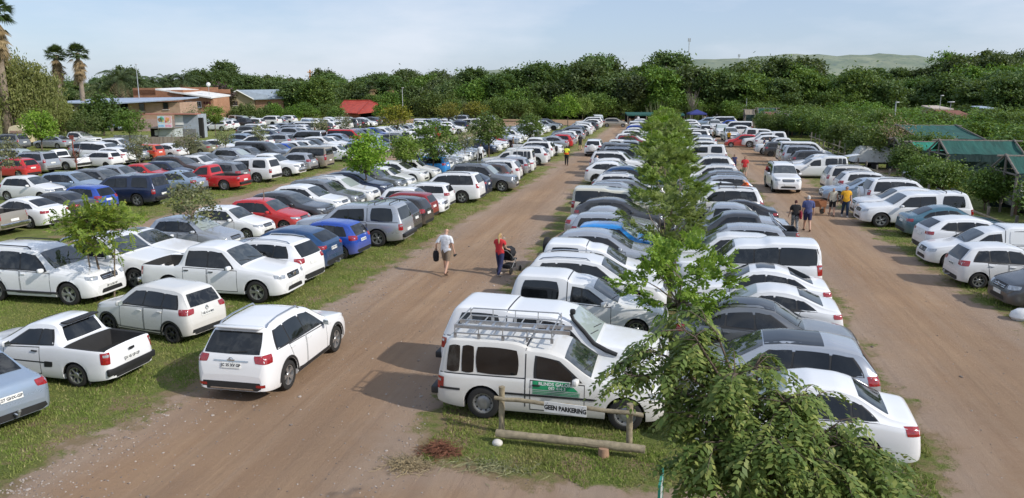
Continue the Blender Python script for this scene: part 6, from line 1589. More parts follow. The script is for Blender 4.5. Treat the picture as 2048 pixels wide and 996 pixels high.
# low kiosk, container, reed fence, billboard
b = frame_at(340, 99, 'grey_kiosk', 'grey boarded kiosk under the colourful billboard', 'kiosk'); q = Loc(340, 99)
part(b, 'wall', plain('pale grey boards', (.45, .48, .48), .7, scale=2), lambda m: m.box(((q.x(323) + q.x(356)) / 2, 1.2, q.z(254) / 2), (q.x(356) - q.x(323), 2.4, q.z(254))))
part(b, 'shutter', plain('pale shutter', (.52, .55, .55), .6), lambda m: [m.box((q.x(px), -.03, q.z(262)), (.95, .05, .6)) for px in (334, 348)]); part(b, 'flat_roof', GREYP, lambda m: m.box((q.x(331), .9, q.z(253)), (q.x(358) - q.x(304), 3.2, .1)))
part(b, 'counter_shade', DARKIN, lambda m: m.box((q.x(314), 1.3, 1.0), (q.x(322) - q.x(306), 2, 1.9))); part(b, 'poster', WFRAME, lambda m: m.box((q.x(317.5), .27, q.z(263)), (.4, .03, .65)))  # solid near-black block stands in for the shaded counter opening
b = frame_at(337, 98.4, 'billboard', 'square pastel billboard on top of the grey kiosk', 'billboard'); q = Loc(337, 98.4)
def sheet(m, x0, x1, py0, py1, y): m.add([(q.x(x0), y, q.z(py1)), (q.x(x1), y, q.z(py1)), (q.x(x1), y, q.z(py0)), (q.x(x0), y, q.z(py0))], [(0, 1, 2, 3)], 0, False)
part(b, 'board', WFRAME, lambda m: m.box((q.x(337.5), .08, q.z(241.5)), (q.x(351.5) - q.x(323.5), .08, q.z(230) - q.z(253))))
for nm, col, r_ in [('blue_field', (.42, .62, .72), (324, 337.5, 230.6, 244)), ('pink_field', (.75, .42, .42), (337.5, 351, 230.6, 244)), ('blue_lettering_band', (.55, .72, .85), (324, 337.5, 246, 252)), ('pink_lettering_band', (.82, .60, .66), (337.5, 351, 246, 252))]:
    part(b, nm, plain('print ' + nm, col, .6, scale=4), lambda m: sheet(m, *r_, .036))
for nm, col, cx, cy, r_ in [('green_patch', (.12, .42, .25), 332, 236, .28), ('brown_patch', (.35, .16, .08), 328.6, 237.5, .26), ('orange_patch', (.75, .35, .12), 343.5, 237, .26), ('yellow_patch', (.8, .62, .25), 333.5, 239.5, .18), ('cream_patch', (.85, .75, .55), 345.5, 240, .2), ('red_patch', (.6, .12, .1), 339.8, 240.5, .12)]:
    part(b, nm, plain('print ' + nm, col, .6, scale=9, var=.4), lambda m: m.add([(q.x(cx) + r_ * math.cos(a * PI / 7) * (1 + .25 * math.sin(a * 2.6 + cx)), .03, q.z(cy) + r_ * 1.1 * math.sin(a * PI / 7) * (1 + .2 * math.cos(a * 1.9 + cx))) for a in range(14)], [tuple(range(14))], 0, False))
for nm, cx, col in [('lettering', 330.6, (.2, .42, .68)), ('lettering', 344.4, (.70, .25, .38))]:
    part(b, nm, plain('print letters %.0f' % cx, col, .6), lambda m: [m.box((q.x(cx + (i - 2.5) * 2.0), .03, q.z(249 + .35 * (i % 2))), (.085, .012, .24 - .05 * (i % 3))) for i in range(6)])
for s in (324.5, 350.5): part(b, 'leg', GREYP, lambda m: m.box((q.x(s), .2, q.z(253) - .05), (.1, .1, .5)))
b = frame_at(350, 94, 'reed_fence', 'woven reed screen fence behind the olive-gold sedan', 'fence'); q = Loc(350, 94)
g = NT('dry reed screen'); o_ = g.n('ShaderNodeTexCoord').outputs['Object']; st_ = g.noise(g.n('ShaderNodeMapping', {'Vector': o_, 'Scale': (14, 14, .6)}).outputs['Vector'], 1., 4, .7); REED = g.done(g.bsdf(base=g.mix(g.rng(st_, .3, .7), (.17, .135, .11), (.36, .31, .26)), rough=.95))
part(b, 'screen', REED, lambda m: [m.box((q.x(301 + 8 * i + 4), .0, q.z(270.5 - .1 * i) / 2), (8 * 94 / CAM_F - .02, .08, q.z(271 - .35 * math.sin(i * 2.2)))) for i in range(12)])
for px in (302, 348, 396): part(b, 'post', GREYP, lambda m: m.box((q.x(px), .1, q.z(266) / 2), (.09, .09, q.z(266))))
b = frame_at(275, 97, 'sheet_wall', 'pale corrugated sheet wall under dark trees left of the kiosk', 'wall'); q = Loc(275, 97); b['kind'] = 'thing'
part(b, 'panel', plain('pale sheet', (.5, .51, .5), .6, scale=2), lambda m: [m.box((q.x(234 + i * 3.4 + 1.7), .04 * (i % 2), q.z(267) / 2), (3.4 * 97 / CAM_F - .02, .05, q.z(267 + .4 * (i % 3)))) for i in range(20)])
b = frame_at(385, 108, 'grey_shed', 'tall grey sheet-metal shed below the brick building', 'shed'); q = Loc(385, 108)
part(b, 'wall', plain('blue grey sheet', (.36, .40, .45), .6, scale=1.5), lambda m: m.box(((q.x(358) + q.x(404)) / 2, 1.5, q.z(227) / 2), (q.x(404) - q.x(358), 3, q.z(227)))); part(b, 'white_panel', WHITE, lambda m: m.box((q.x(367), -.05, q.z(238)), (1.1, .06, 1.3))); part(b, 'roof_edge', plain('terracotta edge', (.38, .16, .11), .8), lambda m: m.box(((q.x(300) + q.x(404)) / 2, .2, q.z(226)), (q.x(404) - q.x(300), 2, .14))); part(b, 'low_wall', plain('dark grey blocks', (.2, .2, .2), .9), lambda m: m.box((q.x(392), -2.6, .7), (3.0, .25, 1.4)))
part(b, 'door', DARKIN, lambda m: m.box((q.x(407), .3, 1.4), (.7, .5, 2.8)))
b = frame_at(43, 92, 'caravan', 'cream caravan with rounded roof behind the cars at far left', 'caravan')
def cap(m):
    pr = [(-1.0, .5), (-1.05, 1.2), (-1.0, 2.0), (-.8, 2.35), (-.3, 2.52), (.3, 2.52), (.8, 2.35), (1.0, 2.0), (1.05, 1.2), (1.0, .5)]
    n = len(pr); m.add([(x, y, z) for y in (-.1, 0, 4.2, 4.3) for x, z in [(a * (.94 if y in (-.1, 4.3) else 1), 1.5 + (c - 1.5) * (.95 if y in (-.1, 4.3) else 1)) for a, c in pr]], [(j * n + i, j * n + i + 1, (j + 1) * n + i + 1, (j + 1) * n + i) for j in range(3) for i in range(n - 1)] + [tuple(range(n)), tuple(range(4 * n - 1, 3 * n - 1, -1))])
part(b, 'shell', plain('cream caravan shell', (.66, .57, .38), .5), cap); part(b, 'end_window', plain('brown curtain', (.3, .19, .14), .7), lambda m: m.box((0, -.13, 1.45), (1.5, .05, .95), bev=.02)); part(b, 'chassis', TRIM, lambda m: m.box((0, 2, .4), (1.6, 3.8, .2)))
for s in (1, -1): part(b, 'wheel', RUBBER, lambda m: m.lathe([(.01, -.1), (.3, -.1), (.33, 0), (.3, .1), (.01, .1)], 14, 0, 'y', (0, 0, 0)) or None).matrix_local = Matrix.Translation((s * .95, 2.1, .33)) @ Matrix.Rotation(PI / 2, 4, 'Z')
b = frame_at(137, 106, 'arched_gateway', 'white arched gateway beside the carport', 'gateway'); q = Loc(137, 106)
def arch(m):
    n = 12; R1, R2 = 1.0, 1.6; vs = [(R1 * math.cos(PI * i / n) - .3, y, 1.5 + R1 * math.sin(PI * i / n)) for y in (0, .3) for i in range(n + 1)] + [(max(-1.5, min(1.5, 2.3 * math.cos(PI * i / n))) - .3, y, 3.3 if 0 < i < n else 1.5) for y in (0, .3) for i in range(n + 1)]
    k = n + 1; m.add(vs, [(i, i + 1, 2 * k + i + 1, 2 * k + i) for i in range(n)] + [(2 * k + i, 2 * k + i + 1, 3 * k + i + 1, 3 * k + i) for i in range(n)] + [(k + i, i, i + 1, k + i + 1)[::-1] for i in range(n)], 0, False)
    for s in (-1.25, 1.25): m.box((s - .3, .15, .75), (.5, .3, 1.5))
part(b, 'arch', plain('white plaster', (.7, .68, .63), .8), arch); part(b, 'awning', plain('grey awning', (.45, .47, .45), .7), lambda m: roofslab(m, [(-2.0, -.6, 3.4), (1.4, -.6, 3.4), (1.4, .6, 3.9), (-2.0, .6, 3.9)], .08)); part(b, 'gate', DARKIN, lambda m: m.box((.9, -.1, 1.1), (.9, .05, 2.2)))

# market stalls: pole frames under shade netting
def net(name, c):
    g = NT(name); ob = g.n('ShaderNodeTexCoord').outputs['Object']; f = g.noise(g.n('ShaderNodeMapping', {'Vector': ob, 'Scale': (2.2, .5, 1)}).outputs['Vector'], 1.2, 4); w = g.noise(ob, 60, 2)
    return g.done(g.bsdf(base=g.mix(g.rng(f, .3, .7), tuple(x * .7 for x in c), tuple(x * 1.25 for x in c)), rough=.8, normal=g.n('ShaderNodeBump', {'Strength': .5, 'Distance': .15, 'Height': f}).outputs['Normal']))
NETG, NETT, NETO, NETD = net('green shade net', (.014, .085, .068)), net('bright teal shade net', (.02, .22, .15)), net('olive canvas', (.20, .24, .13)), net('dark shade net', (.02, .05, .05))
def stall(label, p0, p1, e0, mat, depth=3.2, zr=3.2, ze=2.35, n=10):
    """gabled net roof; p0,p1 ridge ends and e0 near eave corner (picture points)"""
    a, b_, c = at(*p0, zr), at(*p1, zr), at(*e0, ze); L_ = b_[0] - a[0]; dy = max(1.6, a[1] - c[1]); r = thing('market_stall', label, 'stall', (a[0], a[1], 0)); z0 = float(terrain_z(np.array(a[0]), np.array(a[1])))
    def sheet_(sg):
        def f(m):
            vs = []
            for j in range(7):
                t = j / 6
                for i in range(n + 1): u = i / n; vs.append((L_ * u, sg * dy * t, zr + (ze - zr) * t - .07 * math.sin(PI * t) - .05 * abs(math.sin(u * PI * 4)) * math.sin(PI * t) + .02 * math.sin(u * 23 + t * 5)))
            m.add(vs, [(j * (n + 1) + i, j * (n + 1) + i + 1, (j + 1) * (n + 1) + i + 1, (j + 1) * (n + 1) + i) for j in range(6) for i in range(n)])
        return f
    part(r, 'net_roof', mat, sheet_(-1)); part(r, 'net_roof', mat, sheet_(1))
    part(r, 'net_side', NETD, lambda m: m.add([(0, -dy, ze - .02), (L_, -dy, ze - .02), (L_, -dy, ze - .55), (0, -dy, ze - .5)], [(0, 1, 2, 3)]))
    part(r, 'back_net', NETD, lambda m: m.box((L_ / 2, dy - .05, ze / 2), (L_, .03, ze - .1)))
    for x in (0, L_):
        for y in (-dy, 0, dy): part(r, 'pole', GREYP, lambda m: m.tube([(x, y, -.1), (x, y, (zr if y == 0 else ze) + .08)], .075, 7))
        for s in (1, -1): part(r, 'rafter', GREYP, lambda m: m.tube([(x - .06, 0, zr + .06), (x - .06, s * (dy + .25), ze - .02)], .065, 7))
        part(r, 'tie_beam', GREYP, lambda m: m.tube([(x + .04, -dy - .3, ze - .1), (x + .04, dy + .3, ze - .1)], .06, 7))
    part(r, 'ridge_pole', GREYP, lambda m: m.tube([(-.5, 0, zr - .02), (L_ + .5, 0, zr - .02)], .065, 7)); part(r, 'table', BROWN, lambda m: [m.box((L_ / 2, -dy + .8, .8), (L_ * .8, .8, .06))] + [m.box((L_ / 2 + sx * L_ * .35, -dy + .8, .38), (.07, .6, .78)) for sx in (1, -1)])
    return r
stall('green shade-net stall with the largest roof, gable poles facing left', (1880, 280), (2012, 279), (1905, 308), NETG)
stall('green shade-net stall behind the tall lamp mast', (1795, 250), (1898, 249), (1808, 276), NETG)
stall('green shade-net stall cut by the right edge', (2014, 311), (2120, 312), (2046, 334), NETG)
stall('bright teal netted low stall between the two larger green stalls', (1822, 283), (1868, 281), (1838, 297), NETT, zr=2.75, ze=2.2)
stall('olive canvas-roofed stall in front of the stall by the mast', (1790, 276), (1900, 277), (1800, 288), NETO, zr=2.75, ze=2.3)
stall('dark netted stall left of the lamp mast', (1728, 254), (1772, 254), (1740, 268), NETD, zr=2.9, ze=2.3)
stall('teal netted stall far back on the right, beside the grey roof', (1576, 227), (1636, 227), (1580, 238), NETG, zr=3.2, ze=2.2); stall('far dark-green stall roof left of the grey roof', (1516, 216), (1552, 216), (1518, 224), NETG, zr=3.6, ze=2.6); stall('grey canvas stall roof far back on the right', (1556, 222), (1606, 222), (1556, 232), plain('grey canvas', (.3, .33, .34), .7), zr=3.4, ze=2.4); stall('reddish canvas stall roof far back on the right', (1530, 224), (1552, 224), (1532, 232), plain('faded red canvas', (.22, .09, .075), .8), zr=3.2, ze=2.3); stall('small brown tent-roofed stall left of the reddish canvas stall', (1490, 219), (1508, 219), (1490, 224), plain('brown canvas', (.24, .2, .15), .8), zr=3.2, ze=2.4)
def awning(label, px0, px1, D, py, mat, h=2.7):
    b = frame_at((px0 + px1) / 2, D, 'awning_stall', label, 'stall'); q = Loc((px0 + px1) / 2, D); w = q.x(px1) - q.x(px0); zt = q.z(py)
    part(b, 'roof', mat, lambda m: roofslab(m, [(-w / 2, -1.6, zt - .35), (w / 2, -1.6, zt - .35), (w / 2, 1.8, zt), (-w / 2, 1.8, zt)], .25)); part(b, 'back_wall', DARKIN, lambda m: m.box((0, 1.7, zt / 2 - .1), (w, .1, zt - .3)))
    for x in np.linspace(-w / 2 + .1, w / 2 - .1, 4): part(b, 'post', GREYP, lambda m: m.box((x, -1.5, (zt - .4) / 2), (.12, .12, zt - .45)))
    part(b, 'counter', BROWN, lambda m: m.box((0, .2, .5), (w * .8, .8, 1.0))); return b
awning('long dark-green awning stall at the far end of the left road', 1249, 1306, 150, 223, NETG); awning('green awning stall behind the far end of the island trees', 1318, 1362, 151, 223, NETG)
b = frame_at(1388, 150, 'gazebo', 'dark blue pop-up gazebo at the far end of the right road', 'gazebo'); BLUEC = plain('blue canvas', (.03, .04, .19), .7)
part(b, 'canopy', BLUEC, lambda m: m.add([(-1.6, -1.6, 2.0), (1.6, -1.6, 2.0), (1.6, 1.6, 2.0), (-1.6, 1.6, 2.0), (0, 0, 2.75), (-1.6, -1.6, 1.75), (1.6, -1.6, 1.75), (1.6, 1.6, 1.75), (-1.6, 1.6, 1.75)], [(0, 1, 4), (1, 2, 4), (2, 3, 4), (3, 0, 4), (0, 5, 6, 1), (1, 6, 7, 2), (2, 7, 8, 3), (3, 8, 5, 0)], 0, False))
for x in (-1.5, 1.5):
    for y in (-1.5, 1.5): part(b, 'leg', METAL, lambda m: m.box((x, y, .95), (.06, .06, 1.9)))
b = frame_at(1888, 118, 'brown_roof_house', 'low house with brown tiled roof sunk in the thicket', 'house'); q = Loc(1888, 118)
part(b, 'roof', plain('brown roof tiles', (.20, .085, .06), .85, scale=2), lambda m: [roofslab(m, [(q.x(1856), 0, q.z(218)), (q.x(1905), 0, q.z(219)), (q.x(1925), -4.5, q.z(238)), (q.x(1880), -4.5, q.z(238))], .2), roofslab(m, [(q.x(1905), 0.02, q.z(219)), (q.x(1856), 0.02, q.z(218)), (q.x(1840), 4.5, q.z(232)), (q.x(1895), 4.5, q.z(232))], .2)]); part(b, 'wall', PLASTER, lambda m: m.box((q.x(1888), 0, .9), (4, 6, 1.8)))
b = frame_at(1855, 124, 'pale_roof_house', 'pale roof edge above the thicket, left of the brown roof', 'house'); q = Loc(1855, 124); part(b, 'roof', plain('pale pink roof', (.5, .42, .36), .8), lambda m: roofslab(m, [(q.x(1838), -2, q.z(214)), (q.x(1880), -2, q.z(215)), (q.x(1874), 2, q.z(210)), (q.x(1842), 2, q.z(210))], .2)); part(b, 'wall', PLASTER, lambda m: m.box((q.x(1858), 0, q.z(216) / 2), (2.6, 3, q.z(216) - .05)))
b = frame_at(1950, 126, 'blue_roof_house', 'small pale blue roof above the thicket, right of the brown roof', 'house'); q = Loc(1950, 126); part(b, 'roof', TINB, lambda m: roofslab(m, [(q.x(1936), -2, q.z(214)), (q.x(1966), -2, q.z(214)), (q.x(1964), 2, q.z(211)), (q.x(1940), 2, q.z(211))], .15)); part(b, 'wall', PLASTER, lambda m: m.box((q.x(1951), 0, q.z(215) / 2), (2, 3, q.z(215) - .05)))
# poles and masts
def pole(label, px, D, py_top, kind, r=.07, name='lamp_pole', cat='lamp post', py_base=None):
    b = frame_at(px, D, name, label, cat); h = 7 - (py_top - 173) * D / CAM_F
    part(b, 'pole', plain('pale grey pole', (.45, .47, .48), .5, .4), lambda m: m.tube([(0, 0, -.1), (0, 0, h)], [r, r * .6], 8))
    if kind == 'flood': part(b, 'lamp_head', plain('lamp housing', (.6, .61, .6), .5), lambda m: m.box((.12, -.1, h + .05), (.4, .3, .14), bev=.03))
    if kind == 'globe': part(b, 'globe', plain('white globe', (.8, .8, .78), .3), lambda m: m.lathe([(.001, h - .38)] + [(.38 * math.sin(PI * i / 8), h - .38 * math.cos(PI * i / 8)) for i in range(1, 8)] + [(.001, h + .38)], 14, 0, 'z'))
    if kind == 'vent': part(b, 'cowl', METAL, lambda m: m.box((0, 0, h), (.9, .5, .18), bev=.04))
    if kind == 'cell': part(b, 'antenna', METAL, lambda m: [m.box((x * .5, 0, h - .8), (.35, .35, 1.8)) for x in (-1, 1)])
pole('tall pale grey lamp mast beside the dark netted stall', 1779, 103, 204, 'flood', .13); pole('lamp pole above the carport roof', 292, 132, 131, 'flood', .09); pole('white globe lamp by the brick building', 430, 142, 169, 'globe', .06); pole('slim pole with a box at the edge of the wood right of the red roof', 809, 168, 176, 'flood', .1)
pole('tall thin cellphone mast rising above the wood', 1367, 420, 82, 'cell', .32, 'phone_mast', 'mast'); pole('second far mast peeping over the wood at the hill', 1465, 520, 112, 'cell', .3, 'phone_mast', 'mast'); pole('thin pale pole in the bushes at the far end of the right road', 1485, 150, 196, 'none', .09, 'pole', 'pole'); pole('small floodlight on a pole above the brown roof', 1866, 122, 191, 'flood', .06); pole('roof ventilator on a pipe beside the small floodlight', 1887, 119, 203, 'vent', .06, 'roof_ventilator', 'ventilator')
pole('thin pole among cars near the black sedan', 781, 84, 252, 'none', .04, 'pole', 'pole'); pole('thin pole beside the yellow-topped tree', 1024 + 10, 62, 262, 'none', .035, 'pole', 'pole')
b = frame_at(630, 330, 'tower_crane', 'tiny orange crane cross far away over the trees', 'crane'); q = Loc(630, 330); part(b, 'mast', plain('orange steel', (.6, .24, .06), .6), lambda m: m.box((0, 0, q.z(141) / 2), (.45, .45, q.z(141)))); part(b, 'jib', plain('orange steel', (.6, .24, .06), .6), lambda m: m.box((.1, -.4, q.z(145.5)), (2.2, .35, .35)))

# log fence behind the right-hand row, with goods
fr = thing('log_fence', 'low log fence of round poles behind the right-hand row', 'fence', (16.4, 34, 0))
yy = list(np.arange(0, 46, 3.1))
for i, y in enumerate(yy): part(fr, 'post', GREYP, lambda m: m.tube([(.12 * math.sin(i), y, -.1), (.12 * math.sin(i), y, 1.0)], .075, 7))
for i in range(len(yy) - 1): part(fr, 'rail', WOODP, lambda m: m.tube([(.12 * math.sin(i) - .14, yy[i] - .25, .52 + .06 * math.sin(i * 2)), (.12 * math.sin(i + 1) - .14, yy[i + 1] + .2, .5)], .075, 7))
fr2 = thing('log_fence', 'log fence with tall poles further along the right-hand row by the minibus', 'fence', (17.0, 80, 0))
for i in range(8): part(fr2, 'post', GREYP, lambda m: m.tube([(0, i * 2.6, -.1), (.05, i * 2.6, 1.7)], .07, 7))
for z in (.6, 1.2): part(fr2, 'rail', WOODP, lambda m: m.tube([(-.1, -.3, z), (-.1, 18.6, z)], .06, 7))
fr3 = thing('pole_fence', 'short pole railing between far cars under the dark dense tree', 'fence', (-10.9, 63, 0))
for i in range(3): part(fr3, 'post', METAL, lambda m: m.tube([(-i * 2.4 - 2, 0, 0), (-i * 2.4 - 2, 0, 1.3)], .04, 6))
part(fr3, 'rail', METAL, lambda m: m.tube([(-1.9, 0, .9), (-6.9, 0, .9)], .035, 6))
for k, (px, py, col, lab) in enumerate([(1874, 374, (.62, .5, .04), 'yellow plastic crate at the log fence, left of the pair'), (1890, 376, (.62, .5, .04), 'yellow plastic crate at the log fence, right of the pair')]):
    p = at(px, py); b = thing('crate', lab, 'crate', (p[0] + .5, p[1] + .4, 0), .1 * k); M_ = plain('yellow plastic', col, .5)
    part(b, 'tub', M_, lambda m: [m.box((0, s * .24, .25), (.62, .03, .48)) for s in (1, -1)] + [m.box((s * .3, 0, .25), (.03, .45, .48)) for s in (1, -1)] + [m.box((0, 0, .03), (.57, .45, .04))]); part(b, 'rim', M_, lambda m: [m.box((0, s * .255, .47), (.68, .05, .05)) for s in (1, -1)] + [m.box((s * .32, 0, .47), (.05, .46, .05)) for s in (1, -1)])
p = at(1862, 366); b = thing('gas_cylinder', 'rust-red cylinder standing behind the yellow crates', 'cylinder', (p[0] + .4, p[1] + .8, 0)); part(b, 'tank', plain('rust red paint', (.36, .12, .07), .6), lambda m: m.lathe([(.001, 0), (.2, 0), (.22, .08), (.22, .85), (.15, 1.0), (.001, 1.04)], 14, 0, 'z')); part(b, 'valve', METAL, lambda m: m.lathe([(.05, 1.02), (.05, 1.14), (.001, 1.15)], 8, 0, 'z'))
p = at(1876, 362); b = thing('cool_box', 'pale grey cool box behind the yellow crates', 'box', (p[0] + .5, p[1] + 1.0, 0)); part(b, 'tub', plain('grey plastic', (.4, .42, .43), .6), lambda m: m.box((0, 0, .45), (.8, .5, .9), bev=.04)); part(b, 'lid', plain('pale plastic', (.6, .62, .62), .6), lambda m: m.box((0, 0, .95), (.86, .56, .1), bev=.03))
# covered trailer and camping chair
p = at(1752, 341); b = thing('covered_trailer', 'trailer under a pale canvas cover behind the open canopy pickup', 'trailer', (p[0] + .2, p[1] + 2.0, 0), .05)
part(b, 'canvas', plain('pale canvas', (.62, .62, .58), .85, scale=3), lambda m: m.add([(-1.9, -.95, .6), (1.4, -.95, .6), (1.5, -.85, 1.55), (-1.3, -.85, 1.75), (-1.9, .95, .6), (1.4, .95, .6), (1.5, .85, 1.55), (-1.3, .85, 1.75), (1.4, 0, 1.85), (-1.2, 0, 1.95)], [(0, 1, 2, 3), (5, 4, 7, 6), (3, 2, 8, 9), (6, 7, 9, 8), (1, 5, 6, 8, 2), (4, 0, 3, 9, 7)], 0, False)); part(b, 'chassis', TRIM, lambda m: [m.box((-.2, 0, .5), (3.2, 1.7, .12)), m.tube([(-1.8, 0, .5), (-3, 0, .5)], .05, 6)])
for s in (1, -1): part(b, 'wheel', RUBBER, lambda m: m.lathe([(.01, s * .85 - .09), (.29, s * .85 - .09), (.32, s * .85), (.29, s * .85 + .09), (.01, s * .85 + .09)], 16, 0, 'y', (-.1, 0, .32)))
p = at(1784, 452); b = thing('camping_chair', 'small folding camp chair frame on the grass beside the teal sedan', 'chair', (p[0], p[1], 0), .3)
part(b, 'frame', METAL, lambda m: [m.tube([(s * .2, -.2, 0), (s * .2, .18, .42), (s * .2, .26, .72)], .014, 5) for s in (1, -1)] + [m.tube([(s * .2, .22, 0), (s * .2, -.2, .42)], .014, 5) for s in (1, -1)] + [m.tube([(-.2, y, .42), (.2, y, .42)], .014, 5) for y in (-.2, .18)]); part(b, 'seat', plain('grey webbing', (.25, .25, .24), .9), lambda m: m.box((0, -.01, .425), (.37, .36, .02))); part(b, 'backrest', plain('grey webbing', (.25, .25, .24), .9), lambda m: m.box((0, .24, .64), (.38, .02, .16)))

# foreground: post-and-log barrier, stone, stump, brushwood, board
fg = thing('log_barrier', 'rough wooden barrier with two posts and logs in front of the white ladder pickup', 'barrier', (-3.08, 14.5, 0))
def log(m, pts, r, n=12):
    rs = np.random.RandomState(int(abs(pts[0][0] * 100)) + 5); P = [Vector(pts[0]).lerp(Vector(pts[1]), i / n) + Vector((0, rs.uniform(-.012, .012), rs.uniform(-.014, .014))) for i in range(n + 1)]; m.tube(P, [r * rs.uniform(.92, 1.08) for _ in P], 12)
a_, b_ = at(1003, 865), at(1258, 903); dx, dy = b_[0] - a_[0], b_[1] - a_[1]
part(fg, 'post', WOODP, lambda m: log(m, [(0, 0, -.1), (.01, 0, 1.02)], .062)); part(fg, 'post', WOODP, lambda m: log(m, [(dx, dy, -.1), (dx - .01, dy, .98)], .062))
part(fg, 'rail', WOODP, lambda m: log(m, [(-.12, -.10, .80), (dx + .25, dy - .11, .84)], .044)); fl = at(990, 868, .22); fe = at(1290, 900, .22)
part(fg, 'lower_log', WOODP, lambda m: log(m, [(fl[0] - a_[0], fl[1] - a_[1] + .1, .20), (fe[0] - a_[0], fe[1] - a_[1] + .05, .20)], .082)); fg.location = (a_[0], a_[1], 0)
sb_ = thing('no_parking_sign', 'white board with black words GEEN PARKERING fixed to the barrier rail', 'sign', (a_[0] + 1.36, a_[1] + dy * 1.36 / dx - .19, 0), math.atan2(dy, dx))
sbp = part(sb_, 'panel', SIGN_WHITE, lambda m: m.box((0, 0, .79), (.86, .014, .22)))
for sx in (-.36, .36): part(sb_, 'bolt', METAL, lambda m: m.lathe([(.001, -.012), (.012, -.012), (.012, .02)], 8, 0, 'y', (sx, .0, .87)))
o = link('lettering', text_mesh('GEEN PARKERING', .115, LETTER_BLACK, .006), sbp); o.location = (0, -.0085, .785); o.rotation_euler = (PI / 2, 0, 0); o.scale = (.92, 1.12, 1)
p = at(1207, 912); m = MB(); m.lathe([(.001, 0), (.11, 0), (.105, .1), (.1, .17), (.001, .18)], 12, 0, 'z'); o = m.obj('stump', plain('cut stump', (.36, .22, .14), .9, bump=.4), None); o.location = (p[0], p[1], 0); tag(o, 'short wood stump holding up the lower log', 'stump')
def stone(name, px, py, s, mat, label):
    bm = bmesh.new(); bmesh.ops.create_icosphere(bm, subdivisions=3, radius=1); rs = np.random.RandomState(px)
    for v in bm.verts: v.co = Vector((v.co.x * s[0], v.co.y * s[1], v.co.z * s[2])) * (1 + .07 * math.sin(v.co.x * 3 + px) * math.cos(v.co.y * 2.6))
    me = bpy.data.meshes.new(name); bm.to_mesh(me); bm.free(); me.materials.append(mat)
    for f in me.polygons: f.use_smooth = True
    p = at(px, py); tag(link(name, me, None, (p[0], p[1], s[2] * .45)), label, 'stone')
stone('stone', 995, 889, (.112, .095, .075), plain('pale stone', (.62, .59, .54), .85, bump=.2), 'white rounded stone beside the left post of the log barrier'); stone('stone', 78, 800, (.17, .12, .035), plain('flat tan stone', (.45, .36, .28), .9), 'flat tan stone in the grass behind the pale blue sedan')
p = at(2046, 640); m = MB(); m.lathe([(.001, .36), (.16, .34), (.27, .24), (.3, .1), (.24, 0), (.001, 0)], 16, 0, 'z'); o = m.obj('plastic_bag', plain('white plastic bag', (.74, .74, .73), .4, bump=.5, scale=4), None); o.location = (p[0], p[1], 0); o.scale = (1.3, 1, 1); tag(o, 'filled white plastic bag on the grass at the right edge', 'bag')
def brush(name, px, py, rx, ry, rz, n, mat, label, ln):
    rs = np.random.RandomState(px); m = MB(); p = at(px, py)
    for k in range(n):
        c = np.array([rs.normal() * rx * .5, rs.normal() * ry * .5, 0]); c[2] = max(.01, rz * math.exp(-(c[0] / rx) ** 2 * 2 - (c[1] / ry) ** 2 * 2) * rs.uniform(.1, 1)); d = rs.normal(size=3) * ln; d[2] *= .45
        e = c + d; e[2] = max(.01, e[2]); m.tube([c, (c + e) / 2 + rs.normal(size=3) * .02, e], [.006, .005, .002], 3, 0, False)
    o = m.obj(name, mat, None); o.location = (p[0], p[1], 0); tag(o, label, 'brushwood', kind='stuff')
brush('cut_branches', 882, 905, .34, .22, .26, 620, plain('red brown twigs dry', (.20, .085, .05), .95, var=.5, scale=30), 'heap of red-brown dry cut branches on the grass edge', .11); brush('dry_hay', 815, 932, .42, .26, .12, 480, plain('straw', (.33, .26, .15), .95, var=.4, scale=30), 'loose straw and dry grass at the road edge', .14); brush('dead_grass', 990, 935, .8, .3, .06, 200, plain('grey straw', (.27, .27, .14), .95, var=.4, scale=30), 'pale dead grass raked on the island end', .16)
b = thing('sign_board', 'narrow translucent board with green edge seen edge-on at the bottom', 'board', (at(1318, 1060)[0], at(1318, 1060)[1], 0), math.radians(85))
GREENE = plain('green edge', (.02, .22, .15), .4)
part(b, 'panel', plain('pale translucent sheet', (.5, .56, .55), .3), lambda m: m.box((0, 0, .54), (.56, .02, .76))); part(b, 'edge', GREENE, lambda m: [m.box((s * .295, 0, .475), (.028, .04, .95)) for s in (1, -1)] + [m.box((0, 0, .93), (.56, .035, .03))])
for s in (1, -1): part(b, 'foot', GREENE, lambda m: m.box((s * .26, 0, .02), (.05, .4, .04)))
# ------------------------------------------------------------------ people
SKINS = {'fair': plain('fair skin', (.52, .31, .22), .55, scale=9, var=.08), 'brown': plain('brown skin', (.20, .105, .065), .55, scale=9, var=.08)}
def cloth(name, c, scale=14): return plain('cloth ' + name, c, .9, bump=.25, scale=scale, var=.22)
def patterned():
    g = NT('cloth patterned'); ob = g.n('ShaderNodeTexCoord').outputs['Object']; v = g.n('ShaderNodeTexVoronoi', {'Vector': ob, 'Scale': 22.0}).outputs['Distance']
    return g.done(g.bsdf(base=g.mix(g.rng(v, .38, .48), (.02, .025, .05), (.27, .28, .29)), rough=.9))
CL = dict(white=cloth('white', (.68, .7, .74)), khaki=cloth('khaki', (.20, .155, .11)), red=cloth('red', (.55, .035, .04)), navy=cloth('navy', (.025, .03, .09)), black=cloth('black', (.015, .015, .018)), blue=cloth('blue', (.07, .09, .22)), jean=cloth('jean', (.02, .04, .085)),
          yellow=cloth('yellow', (.70, .36, .02)), cream=cloth('cream', (.62, .58, .46)), hivis=cloth('hi vis', (.75, .82, .05)), orange=cloth('orange', (.8, .14, .02)), grey=cloth('grey', (.25, .26, .27)), pattern=patterned(), beige=cloth('beige', (.42, .35, .26)))
